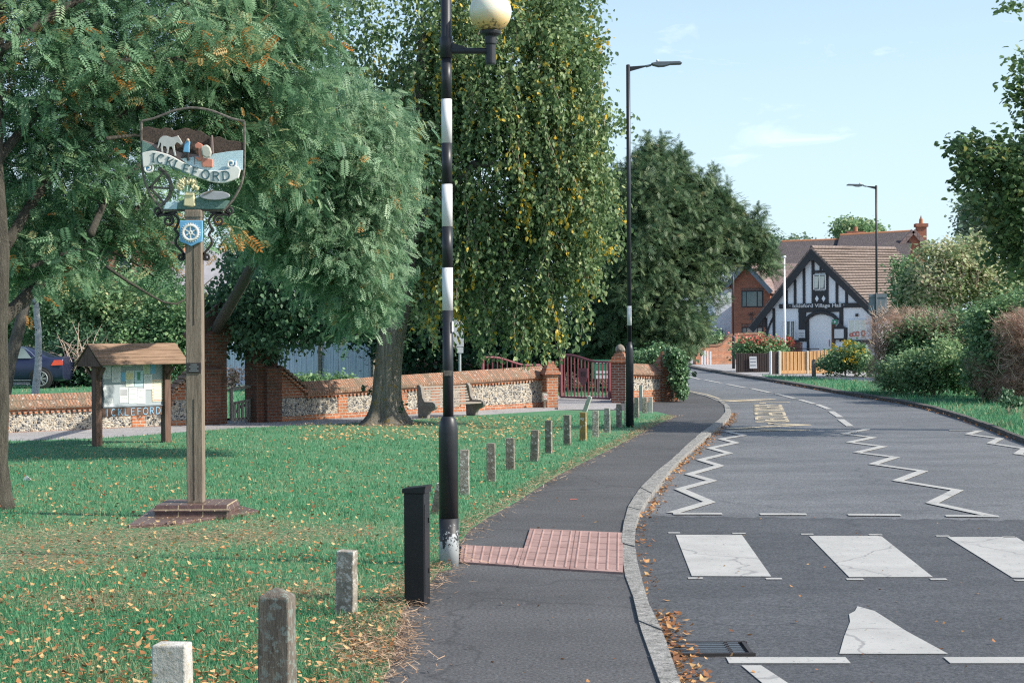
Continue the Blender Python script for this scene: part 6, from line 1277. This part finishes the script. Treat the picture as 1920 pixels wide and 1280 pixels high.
o = leaves_mesh('hanging_leaves', 'leaf_lime', T_LEAF[0], T_LEAF[1], P_, eul(rng.random(n) * 6.28, rng.uniform(-1.5, -.4, n), rng.normal(size=n) * .6), .075 * (1 + .3 * rng.uniform(-1, 1, n)), rn, tC); shift_obj(o, oC)
# lime leaves low over the gateway, shade put into a darker leaf colour
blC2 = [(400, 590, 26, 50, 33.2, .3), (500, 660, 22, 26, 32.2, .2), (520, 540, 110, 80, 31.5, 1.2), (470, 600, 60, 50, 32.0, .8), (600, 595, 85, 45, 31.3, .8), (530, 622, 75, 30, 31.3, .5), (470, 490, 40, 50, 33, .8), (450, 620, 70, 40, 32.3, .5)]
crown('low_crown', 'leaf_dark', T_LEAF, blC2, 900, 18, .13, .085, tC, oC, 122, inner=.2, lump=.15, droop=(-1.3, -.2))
crown('stem_shoots', 'leaf_dark', T_LEAF, [(750, 775, 14, 20, 30.9, .2), (690, 730, 8, 20, 31.2, .15)], 8, 8, .05, .08, tC, oC, 123, inner=0)
# dark mass added behind the lime fringe, shade put into its leaf colour
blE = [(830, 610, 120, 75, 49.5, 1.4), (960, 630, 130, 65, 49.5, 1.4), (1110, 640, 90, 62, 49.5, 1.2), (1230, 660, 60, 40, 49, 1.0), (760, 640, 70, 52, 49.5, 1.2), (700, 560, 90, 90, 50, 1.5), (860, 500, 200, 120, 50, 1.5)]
oE = Vector((at(950, 640, 50.3).x, 50.3, 0)); tE = thing('shade_thicket', 'dark leafy mass added for the shade behind the bench wall', 'hedge', oE)
crown('foliage', 'leaf_shade', T_LEAF, blE, 1500, 22, .22, .14, tE, oE, 131, inner=.2, lump=.1, droop=(-1, .3))
mb = MB(); rr = random.Random(1)
for i in range(14): x = rr.uniform(-3.2, 3.4); mb.tube([(x, rr.uniform(-.5, .5), 0), (x + rr.uniform(-.3, .3), 0, 1.2), (x + rr.uniform(-.6, .6), 0, 2.2)], [.06, .045, .02], 6)
mb.build('stems', 'bark', tE)
# --- yew
oD = Vector((at(1210, 640, 49).x, 49, 0)); tD = thing('yew_tree', 'large dark yew with feathery upright shoots behind the gate piers', 'tree', oD)
blD = [(1225, 400, 75, 130, 49, 2.2), (1180, 480, 90, 170, 49, 2.6), (1290, 450, 80, 120, 49, 1.6), (1328, 450, 66, 68, 49, 1.4), (1230, 560, 118, 105, 48.6, 2.0), (1160, 620, 110, 80, 49, 1.8), (1262, 605, 70, 60, 48.6, 1.5), (1390, 436, 32, 34, 49, .7), (1250, 650, 60, 30, 48, 1.0), (1120, 480, 60, 160, 49.5, 1.4)]
tips = [(1175, 300), (1205, 275), (1214, 250), (1240, 252), (1262, 285), (1275, 270), (1300, 330), (1310, 318), (1337, 308), (1365, 335), (1390, 395), (1420, 385), (1437, 430), (1150, 330), (1350, 372), (1240, 300), (1290, 360), (1400, 415)]
for x, y in tips: blD.append((x, y + 30, 8, 30, 49, .2)); blD.append((x + 5, y + 62, 18, 26, 49, .4))
crown('crown', 'leaf_yew', T_YEW, blD, 5600, 10, .12, .27, tD, oD, 141, inner=.35, lump=.08, droop=(-1.2, .8), outward=.7, tone=.6)
sp_rng = np.random.default_rng(9); pos = []
for x, y in tips:
    for k in range(70):
        t = sp_rng.random(); q = at(x + sp_rng.normal() * 7 * t, y + 70 * t, 49 + sp_rng.normal() * .15); pos.append(list(q))
pos = np.array(pos); n = len(pos); o = leaves_mesh('shoots', 'leaf_yew', T_YEW[0], T_YEW[1], pos, eul(sp_rng.random(n) * 6.28, sp_rng.uniform(.5, 1.4, n), sp_rng.normal(size=n)), .2 * np.ones(n), sp_rng.random(n) * .9, tD); shift_obj(o, oD)
mb = MB(); mb.tube([(0, 0, 0), (.05, 0, 1.0), (-.1, 0, 2.5), (.1, 0, 4.2)], [.35, .28, .2, .06], 10); mb.tube([(0, 0, .8), (.8, 0, 2.0), (1.8, 0, 3.0)], [.18, .12, .04], 8); mb.tube([(0, 0, .6), (-.7, 0, 1.7), (-1.2, 0, 3.0)], [.18, .12, .04], 8); mb.build('trunk', 'bark', tD, smooth=True)
# --- ivy over the end pier
oI = gp(1262, 752); tI = thing('ivy', 'ivy cascading over the brick pier at the roadside corner', 'ivy', (oI.x, oI.y, 0))
blI = [(1266, 672, 18, 20, 40.7, .35), (1271, 700, 13, 28, 40.7, .3), (1277, 730, 11, 18, 40.6, .28), (1260, 660, 13, 12, 40.7, .3), (1281, 700, 8, 28, 40.7, .25), (1215, 662, 24, 7, 42.2, .2)]
crown('leaves', 'leaf_ivy', T_LEAF, blI, 420, 14, .045, .06, tI, Vector((oI.x, oI.y, 0)), 151, inner=.3, droop=(-1.3, -.1))
mb = MB(); mb.tube([(.0, .1, 0), (.03, .1, .4), (-.03, .1, .9)], [.05, .04, .02], 6); mb.build('stem', 'bark', tI)
# --- churchyard shrubs far left
def shrub(name, label, blobs, mat, ncl, per, sig, size, seed, cat='shrub', group=None, tmpl=T_LEAF, stems=4, **k):
    cx = sum(b[0] for b in blobs) / len(blobs); Z = sum(b[4] for b in blobs) / len(blobs); off = Vector((at(cx, 640, Z).x, Z, 0)); r = thing(name, label, cat, off, group=group)
    crown('foliage', mat, tmpl, blobs, ncl, per, sig, size, r, off, seed, **k)
    mb = MB(); rr = random.Random(seed)
    w = sum(b[2] for b in blobs) / len(blobs) * Z / F; ht = max(blob3(b)[0].z for b in blobs)
    for i in range(stems): x = rr.uniform(-w, w) * .7; mb.tube([(x, 0, -.02), (x + rr.uniform(-.1, .1), 0, ht * .5), (x * 1.3 + rr.uniform(-.2, .2), rr.uniform(-.2, .2), ht)], [.03, .022, .008], 6)
    mb.build('stems', 'twig', r); return r
shrub('garden_shrub', 'light green loose shrubs behind the notice board roof', [(190, 560, 110, 70, 58, 1.5), (120, 600, 90, 70, 58.5, 1.2), (270, 600, 80, 60, 58, 1.2)], 'leaf_shrub', 700, 22, .22, .13, 161, inner=.2, lf=1.4)
shrub('garden_shrub', 'deep green shrubs between the notice board and the gateway', [(340, 620, 90, 70, 57, 1.4), (290, 660, 110, 50, 56.5, 1.2), (400, 600, 40, 50, 57, 1.0)], 'leaf_hedge', 600, 22, .22, .13, 162, inner=.2)
shrub('garden_shrub', 'tall bright shrub beyond the birch stems', [(30, 560, 90, 90, 60, 1.4), (-20, 640, 90, 70, 60, 1.3)], 'leaf_shrub', 420, 22, .25, .14, 163, inner=.2)
shrub('garden_shrub', 'dark bush with bare reddish twigs beside the parked car', [(150, 660, 60, 50, 56, 1.0), (190, 690, 60, 30, 55, .8), (120, 690, 50, 30, 56, .8)], 'leaf_dark', 380, 20, .18, .12, 164, inner=.15)
mb = MB(); rr = random.Random(44); c0 = at(165, 690, 54.6)
for i in range(55):
    a = rr.uniform(.2, 2.9); l = rr.uniform(.5, 1.25); p0 = Vector((c0.x + rr.uniform(-.6, .5), 54.4 + rr.uniform(-.3, .3), rr.uniform(.3, 1.0))); p1 = p0 + Vector((math.cos(a) * l, rr.uniform(-.2, .2), math.sin(a) * l * .9)); mb.tube([p0, p0.lerp(p1, .5) + Vector((0, 0, .12)), p1], [.016, .012, .005], 4)
tag(mb.build('bare_twigs', 'twig_dead'), 'tangle of bare brown stems leaning over behind the notice board roof', 'bush')
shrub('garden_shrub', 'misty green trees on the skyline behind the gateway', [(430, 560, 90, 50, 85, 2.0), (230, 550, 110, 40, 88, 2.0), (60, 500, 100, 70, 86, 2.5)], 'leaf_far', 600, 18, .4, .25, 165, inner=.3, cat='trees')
shrub('garden_shrub', 'pale blossom-like shrub behind the blue-grey fence', [(620, 600, 45, 40, 60, .8), (660, 580, 40, 50, 60, .8)], 'leaf_olive', 200, 16, .16, .12, 166, inner=.1)
shrub('low_plants', 'low green plants showing over the wall before the blue-grey fence', [(590, 715, 45, 12, 46, .3), (640, 712, 30, 10, 45, .3), (560, 712, 15, 8, 47, .3)], 'leaf_hedge', 110, 14, .10, .09, 167, inner=0, cat='plants', stems=3)
shrub('rose_bush', 'small dark red rose bush seen over the wicket gate', [(440, 702, 12, 12, 50, .3), (430, 712, 10, 10, 50, .3)], 'leaf_hedge_brown', 30, 14, .10, .09, 168, inner=0, stems=3)
# birch and leaning tree
oB1 = gp(72, 770); oB1 = Vector((at(70, 640, 33.5).x, 33.5, 0)); tb1 = thing('birch_tree', 'white barked birch stem standing before the blue car', 'tree', oB1)
mb = MB(); mb.tube([at(66, 790, 33.5) - oB1, at(66, 740, 33.5) - oB1, at(72, 680, 33.5) - oB1, at(72, 620, 33.5) - oB1, at(66, 560, 33.5) - oB1, at(72, 480, 33.5) - oB1, at(60, 380, 33.5) - oB1], [.085, .08, .07, .065, .055, .04, .02], 12); mb.build('trunk', 'bark_birch', tb1, smooth=True)
crown('crown', 'leaf_shrub', T_LEAF, [(70, 420, 90, 90, 33.5, 1.2)], 260, 16, .15, .07, tb1, oB1, 171, inner=.2)
oB2 = Vector((at(10, 640, 32.5).x, 32.5, 0)); tb2 = thing('leaning_tree', 'grey barked stem leaning over the parked car', 'tree', oB2)
mb = MB(); mb.tube([at(2, 790, 32.5) - oB2, at(8, 740, 32.5) - oB2, at(18, 680, 32.5) - oB2, at(32, 630, 32.5) - oB2, at(45, 580, 32.5) - oB2, at(54, 520, 32.5) - oB2, at(70, 440, 32.5) - oB2], [.14, .13, .125, .12, .11, .09, .06], 12); mb.build('trunk', 'bark', tb2, smooth=True)
crown('crown', 'leaf_pinnate', T_LEAF, [(80, 430, 100, 80, 32.8, 1.0)], 200, 16, .15, .07, tb2, oB2, 172, inner=.2)
# --- right side greenery
oR = Vector((9.6, 29, 0)); tR = thing('overhanging_tree', 'dark maple-like branches reaching in over the verge from beyond the hedge', 'tree', oR)
blR = [(1835, 285, 55, 38, 28, .7), (1885, 300, 55, 60, 28, 1.0), (1870, 340, 70, 60, 28, 1.0), (1920, 380, 60, 90, 28, 1.2), (1905, 470, 50, 60, 28, .9), (1880, 415, 30, 22, 28, .5), (1795, 275, 24, 18, 28, .4), (1815, 330, 34, 26, 28, .5), (1985, 300, 70, 180, 28.5, 1.6), (1925, 140, 30, 50, 28, .5), (1900, 8, 24, 14, 28, .4), (1935, 470, 50, 80, 28, .9), (1850, 385, 25, 15, 28, .4)]
crown('crown', 'leaf_maple', T_LEAF, blR, 700, 17, .10, .10, tR, oR, 181, inner=.1, lump=.2, lf=5)
mb = MB(); mb.tube([(0, 0, -.05), (0, 0, 1.5), (-.1, 0, 3.2), (-.3, -.2, 5.0), (-.5, -.3, 7)], [.26, .2, .17, .12, .05], 12); mb.build('trunk', 'bark', tR, smooth=True)
mb = MB(); branchset(mb, [(9.5, 29, 3.0), (9.3, 28.8, 4.2), (9.5, 29, 2.4)], blR, 34, 182, .03); o = mb.build('limb', 'bark', tR); shift_obj(o, oR)
shrub('garden_tree', 'spreading olive and buff coloured tree above the hedge', [(1790, 510, 85, 60, 58, 2.0), (1740, 545, 60, 40, 58, 1.5), (1850, 540, 70, 50, 58, 1.6), (1830, 480, 50, 35, 58, 1.2), (1760, 475, 45, 22, 58, 1.0), (1900, 560, 50, 50, 57, 1.2)], 'leaf_olive', 1000, 15, .20, .12, 191, cat='tree', inner=.25, lump=.25, lf=3, stems=8)
rt_ = [x for x in scene.objects if x.name == 'garden_tree'][0]; mb = MB(); c0 = at(1800, 600, 57); branchset(mb, [at(1800 + dx_, 560 + dy_, 57) for dx_ in (-60, -30, 0, 30, 60, 90) for dy_ in (0, 20, -20)], [(1800, 510, 90, 60, 56.6, 1.5), (1760, 545, 70, 40, 56.6, 1.2)], 60, 301, .022); o = mb.build('branches', 'twig_dead', rt_); shift_obj(o, rt_.location)
shrub('garden_tree', 'dark green bush between the hall roof and the buff tree', [(1705, 530, 30, 50, 60, 1.0), (1700, 560, 32, 30, 59, .9)], 'leaf_hedge', 260, 18, .18, .11, 192, cat='tree', inner=.15)
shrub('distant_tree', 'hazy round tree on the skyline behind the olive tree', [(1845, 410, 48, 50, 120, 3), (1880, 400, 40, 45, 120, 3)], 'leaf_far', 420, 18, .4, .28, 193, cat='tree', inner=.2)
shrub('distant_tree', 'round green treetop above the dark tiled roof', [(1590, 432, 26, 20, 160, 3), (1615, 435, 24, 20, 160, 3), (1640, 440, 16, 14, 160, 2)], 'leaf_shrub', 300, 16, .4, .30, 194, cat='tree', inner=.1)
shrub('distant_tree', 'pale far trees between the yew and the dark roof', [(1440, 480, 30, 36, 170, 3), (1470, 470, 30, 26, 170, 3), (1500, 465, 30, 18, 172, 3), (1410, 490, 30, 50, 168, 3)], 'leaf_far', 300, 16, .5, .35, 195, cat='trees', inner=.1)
# hedges
def hedge(name, label, xs, seed, layers):
    """xs: list of (px, ybase, ytop); layers: list of (blobs, mat, ncl, per, sig, size, tmpl)"""
    bs = [b for l in layers for b in l[0]]; cx = sum(b[0] for b in bs) / len(bs); Zm = sum(b[4] for b in bs) / len(bs); g0 = at(cx, 640, Zm); off = Vector((g0.x, Zm + .3, 0)); r = thing(name, label, 'hedge', off)
    for i, (bl, mat, ncl, per, sig, size, tm) in enumerate(layers): crown('foliage', mat, tm, bl, ncl, per, sig, size, r, off, seed + i, inner=.35, lump=.17, lf=4)
    mb = MB(); rr = random.Random(seed)
    for i in range(12): x = rr.uniform(-.6, .6); mb.tube([(x, rr.uniform(-.3, .3), -.02), (x + rr.uniform(-.2, .2), 0, .5), (x + rr.uniform(-.3, .3), 0, 1.1)], [.03, .025, .01], 6)
    mb.build('stems', 'twig_dead', r); return r
hB = [(1662, 640, 30, 52, 46, 1.2), (1700, 640, 40, 52, 46, 1.3), (1745, 640, 42, 52, 45, 1.3), (1790, 645, 42, 56, 44.5, 1.3)]
h1 = hedge('hedge', 'clipped hedge browning at its end beyond the verge', [(1650, 725, 582), (1820, 742, 585)], 201, [
    ([(1665, 625, 34, 45, 45.5, 1.1), (1660, 680, 30, 45, 45.5, 1.0), (1700, 600, 62, 20, 45.5, 1.0), (1780, 600, 50, 16, 45, 1.0)], 'leaf_hedge_brown', 700, 22, .10, .10, T_TWIG),
    ([(1735, 632, 66, 45, 45, 1.2), (1800, 630, 42, 48, 44.5, 1.2), (1705, 660, 45, 45, 45, 1.1)], 'leaf_hedge', 950, 22, .11, .08, T_LEAF),
    ([(1750, 610, 60, 25, 44.2, .9), (1800, 630, 30, 20, 43.8, .8)], 'leaf_hedge_brown', 130, 16, .12, .09, T_TWIG)])
shrub('evergreen_bush', 'glossy pale-tipped evergreen bush in front of the clipped hedge', [(1770, 685, 55, 48, 42.5, .9), (1720, 695, 45, 42, 43, .8), (1800, 690, 30, 45, 42.5, .7), (1680, 705, 35, 30, 44, .7)], 'leaf_shrub', 620, 20, .10, .08, 211, inner=.3, stems=6)
h2 = hedge('hedge', 'tall hedge with a dead brown twiggy face nearest the road', [(1830, 742, 560), (1930, 770, 560)], 221, [
    ([(1855, 610, 36, 45, 40, .9), (1870, 680, 48, 60, 39.5, 1.0), (1845, 690, 28, 50, 40, .7), (1885, 585, 50, 34, 40, .9), (1960, 600, 60, 66, 40, 1.2)], 'leaf_hedge', 950, 20, .12, .085, T_LEAF),
    ([(1860, 715, 36, 35, 39, .6), (1840, 700, 18, 40, 39.2, .5), (1890, 640, 18, 60, 39.2, .5)], 'leaf_hedge_brown', 240, 18, .10, .09, T_TWIG),
    ([(1915, 650, 35, 75, 38.5, .8), (1960, 680, 50, 80, 38.2, 1.0), (1900, 725, 25, 30, 38.3, .5)], 'leaf_hedge_brown', 700, 20, .13, .16, T_TWIG)])
mb = MB(); rr = random.Random(12); o2 = Vector(h2.location)
for i in range(230):
    x = rr.uniform(1868, 1990); y = rr.uniform(592, 742); Zc = 38.6 - (x - 1868) * .006 + rr.uniform(-.3, .5); p0 = at(x, y, Zc) - o2; a = rr.choice((rr.uniform(2.2, 3.4), rr.uniform(-.4, 1.2), rr.uniform(1.0, 2.4))); l = rr.uniform(.25, .6)
    p1 = p0 + Vector((math.cos(a) * l * .5, -.18, math.sin(a) * l * .3)); p2 = p0 + Vector((math.cos(a) * l, -.28, math.sin(a) * l * .7 + .10)); mb.tube([p0, p1, p2], [.011, .008, .003], 4)
for i in range(160):
    x = rr.uniform(1640, 1815); y = rr.uniform(584, 604) if i % 2 else rr.uniform(584, 700); x = x if i % 2 else rr.uniform(1636, 1668); p0 = at(x, y, 45.0 + rr.uniform(-.8, .8)) - o2; a = rr.uniform(.5, 2.6); l = rr.uniform(.15, .4); mb.tube([p0, p0 + Vector((math.cos(a) * l, -.1, math.sin(a) * l))], [.010, .003], 4)
mb.build('dead_branches', 'twig_dead', h2)
shrub('red_tipped_shrub', 'green shrubs with red tips above the low dark fence', [(1400, 655, 24, 20, 70.5, .8), (1430, 652, 26, 18, 70.5, .8), (1455, 655, 20, 14, 70.5, .7)], 'leaf_hedge', 240, 16, .14, .12, 231, inner=.1)
o = bpy.data.objects
r_ = [x for x in scene.objects if x.name.startswith('red_tipped_shrub')][0]
rt2 = crown('red_tips', 'petal_red', T_DIA, [(1398, 640, 22, 8, 70.2, .6), (1430, 637, 26, 8, 70.2, .6), (1455, 642, 16, 8, 70.2, .5)], 60, 8, .12, .11, r_, r_.location, 232, inner=0, tone=.1, droop=(-.5, 1.2), rbias=lambda rng, pos, rnd, ct, ci: .5 + .5 * rnd)
rt2['kind'] = 'stuff'
y_ = shrub('yellow_flower_bed', 'leafy bed of tall yellow flowers beside the board fence', [(1580, 672, 30, 22, 62, .8), (1612, 675, 28, 22, 62, .8), (1560, 682, 22, 16, 62, .7), (1630, 685, 16, 18, 61, .6), (1600, 655, 26, 16, 62, .6)], 'leaf_hedge', 340, 16, .12, .10, 241, cat='flower bed', inner=.1)
yf_ = crown('yellow_flowers', 'petal_yellow', T_DIA, [(1596, 644, 20, 9, 61.5, .5), (1576, 652, 18, 10, 61.5, .5), (1618, 652, 14, 9, 61.5, .5), (1600, 665, 34, 14, 61.2, .4)], 34, 9, .045, .08, y_, y_.location, 242, inner=0, droop=(-1, 1.3)); yf_['kind'] = 'stuff'
shrub('garden_shrub', 'green shrub spilling over the orange garden wall', [(1330, 635, 24, 14, 87, .8), (1318, 642, 14, 8, 87, .6), (1345, 640, 12, 10, 87, .6)], 'leaf_shrub', 120, 14, .16, .14, 251, inner=0)
shrub('climbing_plant', 'straggly greenery on the churchyard side of the end wall', [(1215, 668, 26, 12, 43, .4), (1200, 675, 14, 10, 43, .3), (1238, 655, 16, 14, 43, .4)], 'leaf_ivy', 90, 12, .08, .08, 252, cat='climber', inner=0, stems=3)
shrub('weeds', 'tall weeds at the foot of the dead brown hedge', [(1888, 745, 7, 18, 34, .15), (1905, 755, 26, 8, 33, .3)], 'leaf_dark', 60, 9, .05, .07, 253, cat='weeds', inner=0, stems=3, tmpl=T_DIA, droop=(.2, 1.4))
# litter items
q = gp(51, 903); tag(MB().add([(q.x - .05, q.y, .02), (q.x + .055, q.y - .02, .02), (q.x + .03, q.y + .05, .03), (q.x - .01, q.y, .075), (q.x - .04, q.y + .05, .03)], [(0, 1, 3), (1, 2, 3), (2, 4, 3), (4, 0, 3), (0, 4, 2, 1)]).build('litter', 'sign_white'), 'crumpled white scrap of paper on the grass near the dark stem', 'litter')
q = gp(1075, 937); tag(MB().box((q.x, q.y, .008), (.075, .012, .01), rz=.1).build('litter', 'red_print', bevel=.003), 'small red and white stick lying on the pavement', 'litter')
